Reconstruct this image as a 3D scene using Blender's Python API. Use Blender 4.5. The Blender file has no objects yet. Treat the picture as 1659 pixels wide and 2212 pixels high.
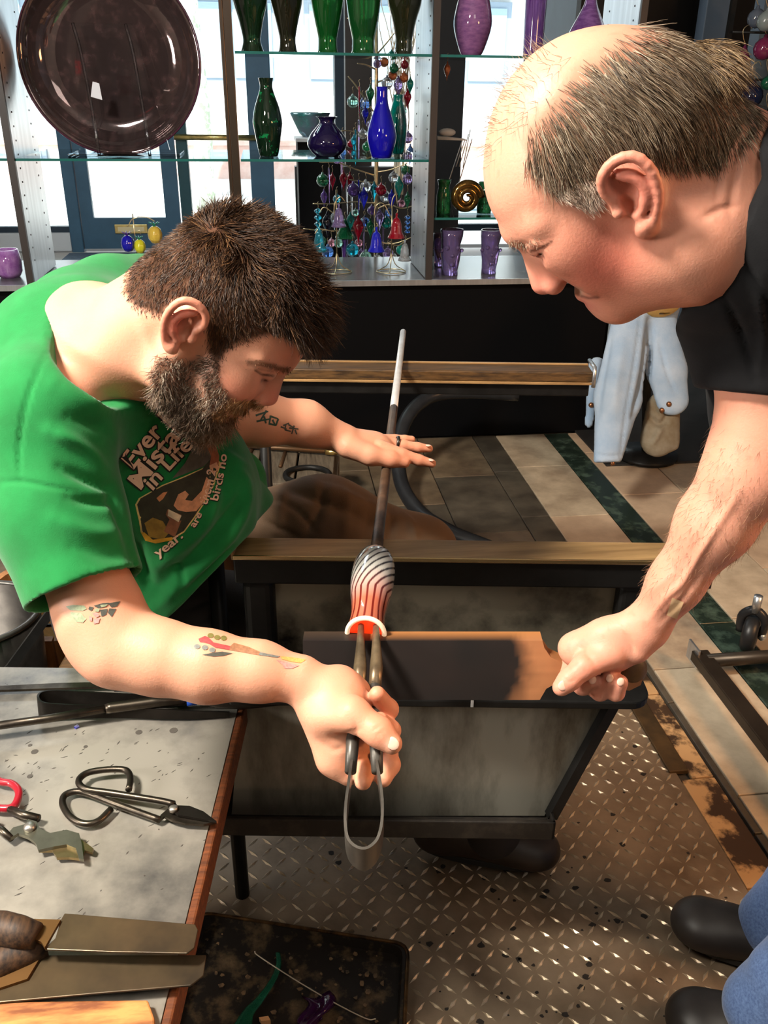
import bpy, math, random
import numpy as np
from mathutils import Vector, Matrix, Quaternion
from mathutils.bvhtree import BVHTree
random.seed(7)
RNG = np.random.default_rng(7)
SC = bpy.context.scene
COL = SC.collection

# ------------------------------------------------------------------ camera
W_PX, H_PX, F_PX = 1659.0, 2212.0, 1900.0
CAM_H, YAW, PITCH, ROLL = 1.40, math.radians(7.5), math.radians(25.7), 0.0125
C0 = np.array([0.0, 0.0, CAM_H])
FWD = np.array([math.sin(YAW) * math.cos(PITCH), math.cos(YAW) * math.cos(PITCH), -math.sin(PITCH)])
_R0 = np.array([math.cos(YAW), -math.sin(YAW), 0.0])
_U0 = np.cross(_R0, FWD)
RGT = _R0 * math.cos(ROLL) + _U0 * math.sin(ROLL)
UPV = _U0 * math.cos(ROLL) - _R0 * math.sin(ROLL)
cam_data = bpy.data.cameras.new('camera')
cam_data.sensor_fit = 'HORIZONTAL'
cam_data.sensor_width = 36.0
cam_data.lens = 36.0 * F_PX / W_PX
cam_data.clip_start = 0.02
cam_data.clip_end = 200
cam = bpy.data.objects.new('camera', cam_data)
COL.objects.link(cam)
cam.matrix_world = Matrix(((RGT[0], UPV[0], -FWD[0], C0[0]), (RGT[1], UPV[1], -FWD[1], C0[1]),
                           (RGT[2], UPV[2], -FWD[2], C0[2]), (0, 0, 0, 1)))
SC.camera = cam

# ------------------------------------------------------------------ view, world, sun
SC.view_settings.view_transform = 'Standard'
SC.view_settings.look = 'None'
SC.view_settings.gamma = 1.0
SC.view_settings.use_curve_mapping = False
SC.view_settings.exposure = 0.0
world = bpy.data.worlds.new('world')
SC.world = world
world.use_nodes = True
_bg = world.node_tree.nodes['Background']
_bg.inputs['Color'].default_value = (0.80, 0.90, 1.0, 1)
_bg.inputs['Strength'].default_value = 2.6
SC.cycles.max_bounces = 6
SC.cycles.diffuse_bounces = 2
SC.cycles.glossy_bounces = 3
SC.cycles.transmission_bounces = 6
SC.cycles.transparent_max_bounces = 12
SC.cycles.use_adaptive_sampling = True
SC.cycles.adaptive_threshold = 0.08
SC.cycles.caustics_reflective = False
SC.cycles.caustics_refractive = False
SC.cycles.sample_clamp_indirect = 6.0
SC.cycles.use_denoising = True

def add_light(name, kind, loc, target, energy, color, size=None, size_y=None, spread=None, angle=None, soft=None):
    d = bpy.data.lights.new(name, kind)
    d.energy = energy
    d.color = color
    if kind == 'AREA':
        d.shape = 'RECTANGLE'
        d.size = size
        d.size_y = size_y or size
        if spread: d.spread = spread
    if kind == 'SUN' and angle: d.angle = angle
    if kind in ('POINT', 'SPOT') and soft: d.shadow_soft_size = soft
    o = bpy.data.objects.new(name, d)
    COL.objects.link(o)
    o.location = loc
    dv = Vector(target) - Vector(loc)
    o.rotation_euler = dv.to_track_quat('-Z', 'Y').to_euler()
    return o

# sun over the street, ceiling lamps of the workshop, and the glow of the furnace off to the right
add_light('sun', 'SUN', (0, 0, 10), (2.0, 6.0, 0.0), 12.0, (1.0, 0.97, 0.92), angle=0.01)
add_light('ceiling_lamp_key', 'AREA', (-1.25, 0.55, 2.70), (-0.1, 0.95, 0.8), 140, (1.0, 0.93, 0.82), 0.36)
add_light('ceiling_lamp_fill', 'AREA', (0.7, -0.6, 2.8), (0.4, 1.2, 0.3), 11, (1.0, 0.90, 0.78), 0.9)
add_light('fill_light_left', 'AREA', (-2.3, 0.3, 1.55), (0.4, 0.9, 1.15), 48, (1.0, 0.95, 0.88), 0.45)  # fill added at mid-height on the left so the stooping man's face is lit
add_light('furnace_glow', 'AREA', (2.25, 0.5, 1.5), (0.7, 1.0, 0.4), 38, (1.0, 0.50, 0.20), 0.6)
add_light('shop_lamp', 'AREA', (-1.2, 4.9, 2.85), (-0.6, 5.6, 0.0), 60, (0.86, 0.95, 1.0), 1.2)

def P(px, py, z):
    """point seen at photo pixel (px, py) at depth z along the optical axis"""
    return C0 + z * (FWD + RGT * ((px - W_PX / 2) / F_PX) - UPV * ((py - H_PX / 2) / F_PX))
def ray(px, py):
    return FWD + RGT * ((px - W_PX / 2) / F_PX) - UPV * ((py - H_PX / 2) / F_PX)
def PH(px, py, h):
    r = ray(px, py)
    return C0 + r * ((h - CAM_H) / r[2])
def PY(px, py, y):
    r = ray(px, py)
    return C0 + r * (y / r[1])
EX = np.array([math.cos(YAW), -math.sin(YAW), 0.0])
EY = np.array([math.sin(YAW), math.cos(YAW), 0.0])
EZ = np.array([0, 0, 1.0])
def PB(px, py, v):
    """on the vertical plane at distance v straight ahead of the camera (bench frame)"""
    r = ray(px, py)
    return C0 + r * (v / np.dot(r, EY))
def B(u, v, h):
    return EX * u + EY * v + EZ * h
def proj(p):
    q = np.asarray(p) - C0
    z = q @ FWD
    return np.stack([W_PX / 2 + F_PX * (q @ RGT) / z, H_PX / 2 - F_PX * (q @ UPV) / z, z], -1)
# ------------------------------------------------------------------ mesh helpers
def unit(v):
    v = np.asarray(v, float)
    return v / (np.linalg.norm(v) + 1e-12)
def frame_from(axis, hint=(0, 0, 1)):
    w = unit(axis)
    h = np.asarray(hint, float)
    if abs(np.dot(unit(h), w)) > 0.97: h = np.array([1.0, 0, 0])
    u = unit(np.cross(h, w))
    return u, np.cross(w, u), w

class G:
    """collects vertices and faces"""
    def __init__(s):
        s.v, s.f, s.n = [], [], 0
    def add(s, v, f):
        v = np.asarray(v, float).reshape(-1, 3)
        s.v.append(v)
        s.f.extend([tuple(i + s.n for i in q) for q in f])
        s.n += len(v)
        return s
    def box(s, c, size, ax=None):
        c = np.asarray(c, float); hx, hy, hz = [x / 2 for x in size]
        A = np.eye(3) if ax is None else np.asarray(ax, float)
        v = [c + sx * hx * A[0] + sy * hy * A[1] + sz * hz * A[2] for sx in (-1, 1) for sy in (-1, 1) for sz in (-1, 1)]
        return s.add(v, [(0, 1, 3, 2), (4, 6, 7, 5), (0, 4, 5, 1), (2, 3, 7, 6), (0, 2, 6, 4), (1, 5, 7, 3)])
    def hexa(s, lo4, hi4):
        v = list(lo4) + list(hi4)
        return s.add(v, [(3, 2, 1, 0), (4, 5, 6, 7), (0, 1, 5, 4), (1, 2, 6, 5), (2, 3, 7, 6), (3, 0, 4, 7)])
    def slab(s, poly, vec):
        """polygon outline extruded by vec"""
        p = np.asarray(poly, float); n = len(p); v = np.vstack([p, p + np.asarray(vec, float)])
        f = [tuple(range(n))[::-1], tuple(range(n, 2 * n))] + [(i, (i + 1) % n, n + (i + 1) % n, n + i) for i in range(n)]
        return s.add(v, f)
    def tube(s, path, r, n=10, cap=True, flat=1.0, hint=(0, 0, 1), closed=False):
        p = np.asarray(path, float); m = len(p)
        r = np.full(m, r, float) if np.isscalar(r) else np.asarray(r, float)
        if closed: t = np.roll(p, -1, 0) - np.roll(p, 1, 0)
        else: t = np.gradient(p, axis=0)
        u, v, w = frame_from(t[0], hint)
        V = []
        a = np.linspace(0, 2 * math.pi, n, endpoint=False)
        for i in range(m):
            w = unit(t[i]); u = unit(u - w * np.dot(u, w)); v = np.cross(w, u)
            V.append(p[i] + r[i] * (np.cos(a)[:, None] * u + flat * np.sin(a)[:, None] * v))
        f = []
        for i in range(m if closed else m - 1):
            j = (i + 1) % m
            for k in range(n):
                l = (k + 1) % n
                f.append((i * n + k, i * n + l, j * n + l, j * n + k))
        if cap and not closed:
            f.append(tuple(range(n))[::-1]); f.append(tuple(range((m - 1) * n, m * n)))
        return s.add(np.vstack(V), f)
    def lathe(s, prof, base, axis=(0, 0, 1), n=24, sx=1.0, sy=1.0, hint=(1, 0, 0.01), wob=None):
        """prof: list of (radius, height along axis) -> surface of revolution"""
        u, v, w = frame_from(axis, hint)
        base = np.asarray(base, float)
        a = np.linspace(0, 2 * math.pi, n, endpoint=False)
        V = []
        for (r, h) in prof:
            rr = np.full(n, r) if wob is None else r * wob(a, h)
            V.append(base + w * h + (sx * rr * np.cos(a))[:, None] * u + (sy * rr * np.sin(a))[:, None] * v)
        m = len(prof)
        f = [(i * n + k, i * n + (k + 1) % n, (i + 1) * n + (k + 1) % n, (i + 1) * n + k) for i in range(m - 1) for k in range(n)]
        if prof[0][0] > 1e-6: f.append(tuple(range(n))[::-1])
        if prof[-1][0] > 1e-6: f.append(tuple(range((m - 1) * n, m * n)))
        return s.add(np.vstack(V), f)
    def ball(s, c, r, n=14, m=9, ax=None):
        r = np.array([r, r, r], float) if np.isscalar(r) else np.asarray(r, float)
        A = np.eye(3) if ax is None else np.asarray(ax, float)
        th = np.linspace(0, math.pi, m); a = np.linspace(0, 2 * math.pi, n, endpoint=False)
        V = []
        for t in th[1:-1]:
            V.append(np.stack([r[0] * math.sin(t) * np.cos(a), r[1] * math.sin(t) * np.sin(a), np.full(n, r[2] * math.cos(t))], -1))
        V = np.vstack(V + [np.array([[0, 0, r[2]], [0, 0, -r[2]]])])
        k0 = (m - 2) * n
        f = [(i * n + k, (i + 1) * n + k, (i + 1) * n + (k + 1) % n, i * n + (k + 1) % n) for i in range(m - 3) for k in range(n)]
        f += [(k0, k, (k + 1) % n) for k in range(n)]
        f += [(k0 + 1, (m - 3) * n + (k + 1) % n, (m - 3) * n + k) for k in range(n)]
        return s.add(V @ A + np.asarray(c, float), f)
    def grid(s, fn, nu, nv):
        V = [fn(i / (nu - 1), j / (nv - 1)) for i in range(nu) for j in range(nv)]
        return s.add(V, [(i * nv + j, (i + 1) * nv + j, (i + 1) * nv + j + 1, i * nv + j + 1) for i in range(nu - 1) for j in range(nv - 1)])

def spline(pts, n=24, closed=False):
    """Catmull-Rom through pts"""
    p = np.asarray(pts, float)
    if closed: q = np.vstack([p[-1], p, p[0], p[1]])
    else: q = np.vstack([2 * p[0] - p[1], p, 2 * p[-1] - p[-2]])
    m = len(p) if closed else len(p) - 1
    out = []
    for t in np.linspace(0, m, n, endpoint=not closed):
        i = min(int(t), m - 1); x = t - i
        a, b, c, d = q[i], q[i + 1], q[i + 2], q[i + 3]
        out.append(0.5 * ((2 * b) + (c - a) * x + (2 * a - 5 * b + 4 * c - d) * x * x + (3 * b - a - 3 * c + d) * x ** 3))
    return np.array(out)

def raw_mesh(name, v, f):
    me = bpy.data.meshes.new(name)
    v = np.asarray(v, np.float32)
    if isinstance(f, np.ndarray):
        k = f.shape[1]; nf = len(f)
        me.vertices.add(len(v)); me.vertices.foreach_set('co', v.ravel())
        me.loops.add(nf * k); me.loops.foreach_set('vertex_index', f.astype(np.int32).ravel())
        me.polygons.add(nf)
        me.polygons.foreach_set('loop_start', np.arange(0, nf * k, k, dtype=np.int32))
        me.update(calc_edges=True)
        me.validate()
    else:
        me.from_pydata(v.tolist(), [], f); me.update()
    return me

def obj_from(name, v, f, mat, origin=(0, 0, 0), parent=None, smooth=True, bevel=0.0, segs=2, attr=None, auto=None):
    me = raw_mesh(name, np.asarray(v) - np.asarray(origin), f)
    if smooth: me.polygons.foreach_set('use_smooth', np.ones(len(me.polygons), bool))
    if mat is not None: me.materials.append(mat)
    if attr is not None:
        a = me.color_attributes.new('Col', 'FLOAT_COLOR', 'POINT')
        c = np.ones((len(me.vertices), 4), np.float32); attr = np.asarray(attr); c[:, :attr.shape[1]] = attr
        a.data.foreach_set('color', c.ravel())
    o = bpy.data.objects.new(name, me)
    COL.objects.link(o)
    if parent is None: o.location = origin
    else: o.parent = parent
    if bevel:
        m = o.modifiers.new('bevel', 'BEVEL'); m.width = bevel; m.segments = segs; m.limit_method = 'ANGLE'; m.angle_limit = math.radians(40)
    if auto is not None:
        try: me.set_sharp_from_angle(angle=math.radians(auto))
        except Exception: pass
    return o

def tag(o, label=None, cat=None, group=None, kind=None):
    if label: o['label'] = label
    if cat: o['category'] = cat
    if group: o['group'] = group
    if kind: o['kind'] = kind
    return o

class Thing:
    """an Empty at the thing's base that parents its parts"""
    def __init__(s, name, label, cat, loc, group=None):
        s.o = bpy.data.objects.new(name, None); s.o.empty_display_size = 0.05
        COL.objects.link(s.o); s.loc = np.asarray(loc, float); s.o.location = s.loc
        tag(s.o, label, cat, group)
    def part(s, name, g, mat, parent=None, label=None, kind=None, **k):
        o = obj_from(name, np.vstack(g.v), g.f, mat, s.loc, parent or s.o, **k)
        if label: o['label'] = label
        if kind: o['kind'] = kind
        return o
def single(name, g, mat, label, cat, loc=None, group=None, kind=None, **k):
    v = np.vstack(g.v)
    if loc is None:
        loc = (v.min(0) + v.max(0)) / 2; loc[2] = v[:, 2].min()
    return tag(obj_from(name, v, g.f, mat, loc, **k), label, cat, group, kind)
def struct(name, g, mat, parent=None, label=None, **k):
    k.setdefault('smooth', False)
    o = obj_from(name, np.vstack(g.v), g.f, mat, (0, 0, 0), parent, **k)
    if parent is None: o['kind'] = 'structure'
    if label: o['label'] = label
    return o
def copy_tree(o, delta, rotz=0.0, scale=1.0, parent=None):
    c = o.copy(); COL.objects.link(c)
    if parent is None:
        c.location = Vector(o.location) + Vector(delta); c.rotation_euler = (0, 0, o.rotation_euler[2] + rotz)
        c.scale = [x * scale for x in o.scale]
    else: c.parent = parent
    for ch in list(o.children):
        copy_tree(ch, (0, 0, 0), 0, 1, c)
    return c

# ------------------------------------------------------------------ materials
def srgb(r, g, b):
    def f(x):
        x /= 255.0
        return x / 12.92 if x <= 0.04045 else ((x + 0.055) / 1.055) ** 2.4
    return (f(r), f(g), f(b))
_MC = {}
def mat(name, col=(0.5, 0.5, 0.5), rough=0.5, metal=0.0, var=0.0, vscale=20.0, col2=None, bump=0.0, bscale=60.0, trans=0.0,
        ior=1.45, emit=None, estr=0.0, spec=0.5, coat=0.0, sheen=0.0, alpha=1.0, attr=False, stretch=None, sss=0.0, detail=5.0,
        ramp=(0.35, 0.65), rvar=0.0):
    if name in _MC: return _MC[name]
    m = bpy.data.materials.new(name); m.use_nodes = True
    nt = m.node_tree; b = nt.nodes['Principled BSDF']; L = nt.links.new
    b.inputs['Base Color'].default_value = (*col, 1); b.inputs['Roughness'].default_value = rough
    b.inputs['Metallic'].default_value = metal; b.inputs['IOR'].default_value = ior
    b.inputs['Transmission Weight'].default_value = trans; b.inputs['Specular IOR Level'].default_value = spec
    b.inputs['Coat Weight'].default_value = coat; b.inputs['Sheen Weight'].default_value = sheen; b.inputs['Alpha'].default_value = alpha
    if sss:
        b.inputs['Subsurface Weight'].default_value = sss; b.inputs['Subsurface Radius'].default_value = (1.0, 0.35, 0.18)
        b.inputs['Subsurface Scale'].default_value = 0.006
    if emit:
        b.inputs['Emission Color'].default_value = (*emit, 1); b.inputs['Emission Strength'].default_value = estr
    tc = nt.nodes.new('ShaderNodeTexCoord'); vec = tc.outputs['Object']
    if stretch:
        mp = nt.nodes.new('ShaderNodeMapping'); mp.inputs['Scale'].default_value = stretch; L(vec, mp.inputs['Vector']); vec = mp.outputs['Vector']
    src = None
    if attr:
        at = nt.nodes.new('ShaderNodeAttribute'); at.attribute_name = 'Col'; src = at.outputs['Color']
    if var or col2:
        n = nt.nodes.new('ShaderNodeTexNoise'); n.inputs['Scale'].default_value = vscale; n.inputs['Detail'].default_value = detail
        n.inputs['Roughness'].default_value = 0.62
        L(vec, n.inputs['Vector'])
        r = nt.nodes.new('ShaderNodeValToRGB'); L(n.outputs['Fac'], r.inputs['Fac'])
        r.color_ramp.elements[0].position = ramp[0]; r.color_ramp.elements[1].position = ramp[1]
        if col2:
            r.color_ramp.elements[0].color = (*col, 1); r.color_ramp.elements[1].color = (*col2, 1)
        else:
            r.color_ramp.elements[0].color = (*[c * (1 - var) for c in col], 1); r.color_ramp.elements[1].color = (*[min(1, c * (1 + var)) for c in col], 1)
        if src is not None:
            mx = nt.nodes.new('ShaderNodeMix'); mx.data_type = 'RGBA'; mx.blend_type = 'MULTIPLY'; mx.inputs[0].default_value = 1
            L(src, mx.inputs[6]); L(r.outputs['Color'], mx.inputs[7]); src = mx.outputs[2]
        else: src = r.outputs['Color']
        if rvar:
            mr = nt.nodes.new('ShaderNodeMapRange'); L(n.outputs['Fac'], mr.inputs[0]); mr.inputs[1].default_value = 0.3; mr.inputs[2].default_value = 0.7
            mr.inputs[3].default_value = rough - rvar; mr.inputs[4].default_value = rough + rvar; L(mr.outputs[0], b.inputs['Roughness'])
    if src is not None: L(src, b.inputs['Base Color'])
    if bump:
        n2 = nt.nodes.new('ShaderNodeTexNoise'); n2.inputs['Scale'].default_value = bscale; n2.inputs['Detail'].default_value = 4
        L(vec, n2.inputs['Vector'])
        bp = nt.nodes.new('ShaderNodeBump'); bp.inputs['Strength'].default_value = bump; bp.inputs['Distance'].default_value = 0.004
        L(n2.outputs['Fac'], bp.inputs['Height']); L(bp.outputs['Normal'], b.inputs['Normal'])
    _MC[name] = m
    return m
def glass(name, col, rough=0.03, trans=1.0, alpha=1.0, **k):
    return mat(name, col, rough, trans=trans, ior=k.pop('ior', 1.45), alpha=alpha, **k)

# ------------------------------------------------------------------ implicit surfaces (bodies, cloth): smooth unions meshed by surface nets
class SDF:
    def __init__(s):
        s.ops = []
    def _add(s, fn, lo, hi, op, k):
        s.ops.append((fn, np.asarray(lo, float), np.asarray(hi, float), op, k)); return s
    def cone(s, a, b, ra, rb, k=0.01, op='u'):
        a = np.asarray(a, float); b = np.asarray(b, float); ab = b - a; L2 = float(ab @ ab) + 1e-12
        def fn(p):
            t = np.clip((p - a) @ ab / L2, 0, 1)
            return np.linalg.norm(p - a - t[:, None] * ab, axis=1) - (ra + (rb - ra) * t)
        m = max(ra, rb)
        return s._add(fn, np.minimum(a, b) - m, np.maximum(a, b) + m, op, k)
    def chain(s, pts, rads, k=0.01, op='u'):
        for i in range(len(pts) - 1): s.cone(pts[i], pts[i + 1], rads[i], rads[i + 1], k, op)
        return s
    def ball(s, c, r, k=0.01, op='u'):
        c = np.asarray(c, float)
        return s._add(lambda p: np.linalg.norm(p - c, axis=1) - r, c - r, c + r, op, k)
    def ell(s, c, r, A=None, k=0.01, op='u'):
        c = np.asarray(c, float); r = np.asarray(r, float); A = np.eye(3) if A is None else np.asarray(A, float)
        def fn(p):
            q = (p - c) @ A.T
            k0 = np.linalg.norm(q / r, axis=1); k1 = np.linalg.norm(q / (r * r), axis=1) + 1e-9
            return k0 * (k0 - 1.0) / k1
        m = r.max()
        return s._add(fn, c - m, c + m, op, k)
    def fcone(s, a, b, ra, rb, wide, flat, k=0.01, op='u'):
        """cone whose section is an ellipse: 'wide' axis keeps its radius, the other is scaled by flat"""
        a = np.asarray(a, float); b = np.asarray(b, float); ab = b - a; L2 = float(ab @ ab) + 1e-12; w = unit(ab)
        u = np.asarray(wide, float); u = unit(u - w * (u @ w)); v = np.cross(w, u)
        def fn(p):
            q = p - a; t = np.clip(q @ ab / L2, 0, 1); e = q - t[:, None] * ab
            eu, ev, ew = e @ u, e @ v, e @ w
            R = ra + (rb - ra) * t
            n0 = np.sqrt(eu ** 2 + (ev / flat) ** 2 + ew ** 2); n1 = np.sqrt(eu ** 2 + (ev / flat ** 2) ** 2 + ew ** 2) + 1e-9
            return n0 * (n0 - R) / n1
        m = max(ra, rb)
        return s._add(fn, np.minimum(a, b) - m, np.maximum(a, b) + m, op, k)
    def box(s, c, half, A=None, r=0.0, k=0.01, op='u'):
        c = np.asarray(c, float); h = np.asarray(half, float) - r; A = np.eye(3) if A is None else np.asarray(A, float)
        def fn(p):
            q = np.abs((p - c) @ A.T) - h
            return np.linalg.norm(np.maximum(q, 0), axis=1) + np.minimum(q.max(1), 0) - r
        m = np.linalg.norm(half)
        return s._add(fn, c - m, c + m, op, k)
    def plane_cut(s, o, n, k=0.003):
        """remove everything on the side n points to"""
        o = np.asarray(o, float); n = unit(n)
        return s._add(lambda p: -((p - o) @ n), [-99] * 3, [99] * 3, 's', k)
    def __call__(s, p):
        out = np.full(len(p), 0.25); CH = 6000
        LO = np.array([o[1] for o in s.ops]); HI = np.array([o[2] for o in s.ops]); MG = np.array([0.05 + o[4] for o in s.ops])[:, None]
        LO = LO - MG; HI = HI + MG
        for st in range(0, len(p), CH):
            pc = p[st:st + CH]; d = out[st:st + CH]; a0, a1 = pc.min(0), pc.max(0)
            for j in np.nonzero(((LO < a1) & (HI > a0)).all(1))[0]:
                fn, _, _, op, k = s.ops[j]; lo, hi = LO[j], HI[j]
                if (a0 >= lo).all() and (a1 <= hi).all():
                    idx = slice(None)
                else:
                    m = pc[:, 0] > lo[0]; m &= pc[:, 0] < hi[0]; m &= pc[:, 1] > lo[1]; m &= pc[:, 1] < hi[1]; m &= pc[:, 2] > lo[2]; m &= pc[:, 2] < hi[2]
                    idx = np.nonzero(m)[0]
                    if not len(idx): continue
                e = fn(pc[idx]); a = d[idx]
                if op == 'u':
                    h = np.maximum(k - np.abs(a - e), 0) / k
                    d[idx] = np.minimum(a, e) - h * h * k * 0.25
                else:
                    e = -e
                    h = np.maximum(k - np.abs(a - e), 0) / k
                    d[idx] = np.maximum(a, e) + h * h * k * 0.25
        return out
    def mesh(s, res, warp=None):
        lo = np.min([o[1] for o in s.ops if o[3] == 'u'], 0) - 0.02; hi = np.max([o[2] for o in s.ops if o[3] == 'u'], 0) + 0.02
        f = (lambda p: s(p)) if warp is None else (lambda p: s(p) + warp(p))
        lv = 3; step = res * 2 ** lv
        n = np.ceil((hi - lo) / step).astype(int) + 1
        c = np.stack(np.meshgrid(*[np.arange(x) for x in n], indexing='ij'), -1).reshape(-1, 3)
        for L in range(lv, -1, -1):
            st = res * 2 ** L
            d = f(lo + (c + 0.5) * st)
            c = c[np.abs(d) < st * (1.35 if L else 1.25) + (0.006 if L > 1 else 0.0015)]
            if L:
                o = np.stack(np.meshgrid([0, 1], [0, 1], [0, 1], indexing='ij'), -1).reshape(-1, 3)
                c = (c[:, None] * 2 + o[None]).reshape(-1, 3)
        M = int(c.max()) + 3
        enc = lambda q: (q[..., 0].astype(np.int64) * M + q[..., 1]) * M + q[..., 2]
        c = c[np.argsort(enc(c))]; code = enc(c)
        o = np.stack(np.meshgrid([0, 1], [0, 1], [0, 1], indexing='ij'), -1).reshape(-1, 3)
        cc = enc(c[:, None] + o[None])
        uq, inv = np.unique(cc, return_inverse=True); inv = inv.reshape(cc.shape)
        pts = np.stack([uq // (M * M), (uq // M) % M, uq % M], -1)
        val = f(lo + pts * res)
        cv = val[inv]; neg = cv < 0; act = neg.any(1) & ~neg.all(1)
        acc = np.zeros((len(c), 3)); cnt = np.zeros(len(c))
        for a, b in [(0, 1), (2, 3), (4, 5), (6, 7), (0, 2), (1, 3), (4, 6), (5, 7), (0, 4), (1, 5), (2, 6), (3, 7)]:
            x = neg[:, a] != neg[:, b]
            t = np.where(x, cv[:, a] / np.where(x, cv[:, a] - cv[:, b], 1), 0)[:, None]
            acc += x[:, None] * (o[a] + (o[b] - o[a]) * t); cnt += x
        vid = np.full(len(c), -1); vid[act] = np.arange(act.sum())
        V = lo + (c[act] + acc[act] / cnt[act][:, None]) * res
        F = []
        def look(q):
            e = enc(q); i = np.clip(np.searchsorted(code, e), 0, len(code) - 1)
            return np.where(code[i] == e, vid[i], -1)
        for ax, (c1, i1) in enumerate([(4, 0), (2, 0), (1, 0)]):
            x = neg[:, 0] != neg[:, c1]
            b = c[x]; flip = neg[x, 0]
            e1 = np.zeros(3, int); e2 = np.zeros(3, int); e1[(ax + 1) % 3] = 1; e2[(ax + 2) % 3] = 1
            q = np.stack([look(b), look(b - e1), look(b - e1 - e2), look(b - e2)], 1)
            ok = (q >= 0).all(1); q = q[ok]; fl = flip[ok]
            q[~fl] = q[~fl][:, ::-1]
            F.append(q)
        return V, np.vstack(F)
def vnormals(V, F):
    n = np.zeros_like(V)
    fn = np.cross(V[F[:, 2]] - V[F[:, 0]], V[F[:, 3]] - V[F[:, 1]])
    for i in range(4): np.add.at(n, F[:, i], fn)
    return n / (np.linalg.norm(n, axis=1)[:, None] + 1e-12)
def relax(V, F, it=2, w=0.5):
    for _ in range(it):
        a = np.zeros_like(V); c = np.zeros(len(V))
        for i in range(4):
            np.add.at(a, F[:, i], V[F[:, (i + 1) % 4]] + V[F[:, (i + 3) % 4]]); np.add.at(c, F[:, i], 2)
        V = V * (1 - w) + w * a / np.maximum(c, 1)[:, None]
    return V
def seg_dist(q, path):
    """distance of 2-d points q to a polyline, and the parameter along it"""
    path = np.asarray(path, float); best = np.full(len(q), 1e9); par = np.zeros(len(q)); n = len(path) - 1
    for i in range(n):
        a, b = path[i], path[i + 1]; ab = b - a
        t = np.clip((q - a) @ ab / (ab @ ab + 1e-9), 0, 1)
        d = np.linalg.norm(q - a - t[:, None] * ab, axis=1)
        m = d < best; best[m] = d[m]; par[m] = (i + t[m]) / n
    return best, par
def in_poly(q, poly):
    poly = np.asarray(poly, float); x, y = q[:, 0], q[:, 1]; r = np.zeros(len(q), bool); j = len(poly) - 1
    for i in range(len(poly)):
        xi, yi = poly[i]; xj, yj = poly[j]
        r ^= ((yi > y) != (yj > y)) & (x < (xj - xi) * (y - yi) / (yj - yi + 1e-12) + xi)
        j = i
    return r
def vnoise(p, s, seed=0):
    """cheap smooth value noise in 3-d, about -1..1"""
    p = np.asarray(p) * s + seed * 17.31
    i = np.floor(p).astype(np.int64); f = p - i; f = f * f * (3 - 2 * f)
    def h(a, b, c):
        n = (a * 374761393 + b * 668265263 + c * 2147483647 + seed * 977) & 0xffffffff
        n = ((n ^ (n >> 13)) * 1274126177) & 0xffffffff
        return ((n ^ (n >> 16)) & 0xffff) / 32767.5 - 1
    r = 0
    for dx in (0, 1):
        for dy in (0, 1):
            for dz in (0, 1):
                w = (f[..., 0] if dx else 1 - f[..., 0]) * (f[..., 1] if dy else 1 - f[..., 1]) * (f[..., 2] if dz else 1 - f[..., 2])
                r = r + w * h(i[..., 0] + dx, i[..., 1] + dy, i[..., 2] + dz)
    return r
def strands(root, dirs, length, width, segs=4, curl=0.0, grav=None, seed=1, clump=0.0, clump_id=None):
    """thin three-sided tapered strands -> verts, faces"""
    n = len(root); rng = np.random.default_rng(seed)
    p = root.copy(); d = dirs / (np.linalg.norm(dirs, axis=1)[:, None] + 1e-9)
    pts = [p.copy()]; fr = []
    L = np.broadcast_to(np.asarray(length, float), (n,))
    for i in range(segs):
        if grav is not None: d = d + grav * (1.0 / segs)
        if curl: d = d + curl * rng.normal(size=(n, 3)) / segs * 1.5
        d = d / (np.linalg.norm(d, axis=1)[:, None] + 1e-9)
        p = p + d * (L / segs)[:, None]; pts.append(p.copy())
    side = np.cross(d, rng.normal(size=(n, 3))); side /= np.linalg.norm(side, axis=1)[:, None] + 1e-9
    up = np.cross(d, side)
    V = np.zeros((n, segs + 1, 3, 3)); w = np.broadcast_to(np.asarray(width, float), (n,))
    for i in range(segs + 1):
        r = w * (1 - 0.85 * (i / segs) ** 1.5)
        for k in range(3):
            a = 2 * math.pi * k / 3
            V[:, i, k] = pts[i] + r[:, None] * (math.cos(a) * side + math.sin(a) * up)
    base = (np.arange(n) * (segs + 1) * 3)[:, None]
    F = []
    for i in range(segs):
        for k in range(3):
            l = (k + 1) % 3
            F.append(np.concatenate([base + i * 3 + k, base + i * 3 + l, base + (i + 1) * 3 + l, base + (i + 1) * 3 + k], 1))
    return V.reshape(-1, 3), np.vstack(F)
# ------------------------------------------------------------------ palette
M_black = mat('black_paint', (0.0035, 0.0035, 0.004), 0.6, bump=0.08, bscale=40, spec=0.08)
M_ceil = mat('ceiling_paint', (0.55, 0.53, 0.50), 0.9, var=0.05)
M_wall = mat('wall_paint', (0.62, 0.58, 0.52), 0.85, var=0.04)
M_bluewall = mat('blue_grey_paint', srgb(72, 84, 98), 0.6, var=0.08, vscale=3)
M_steel = mat('brushed_steel', (0.62, 0.64, 0.66), 0.32, 0.9, var=0.12, vscale=30, stretch=(1, 1, 0.05))
M_counter = mat('counter_laminate', (0.11, 0.105, 0.11), 0.22, var=0.15, vscale=8)
M_bluepaint = mat('blue_door_paint', srgb(62, 98, 122), 0.45, var=0.08, vscale=5)
M_tealpaint = mat('teal_jamb_paint', srgb(30, 74, 82), 0.45, var=0.08, vscale=5)
M_darkblue = mat('dark_blue_paint', srgb(36, 52, 66), 0.5, var=0.1, vscale=5)
M_brass = mat('brass', (0.72, 0.52, 0.20), 0.28, 1.0, var=0.2, vscale=14)
M_concrete = mat('pale_concrete', (0.74, 0.72, 0.68), 0.9, var=0.06, vscale=4)
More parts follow.
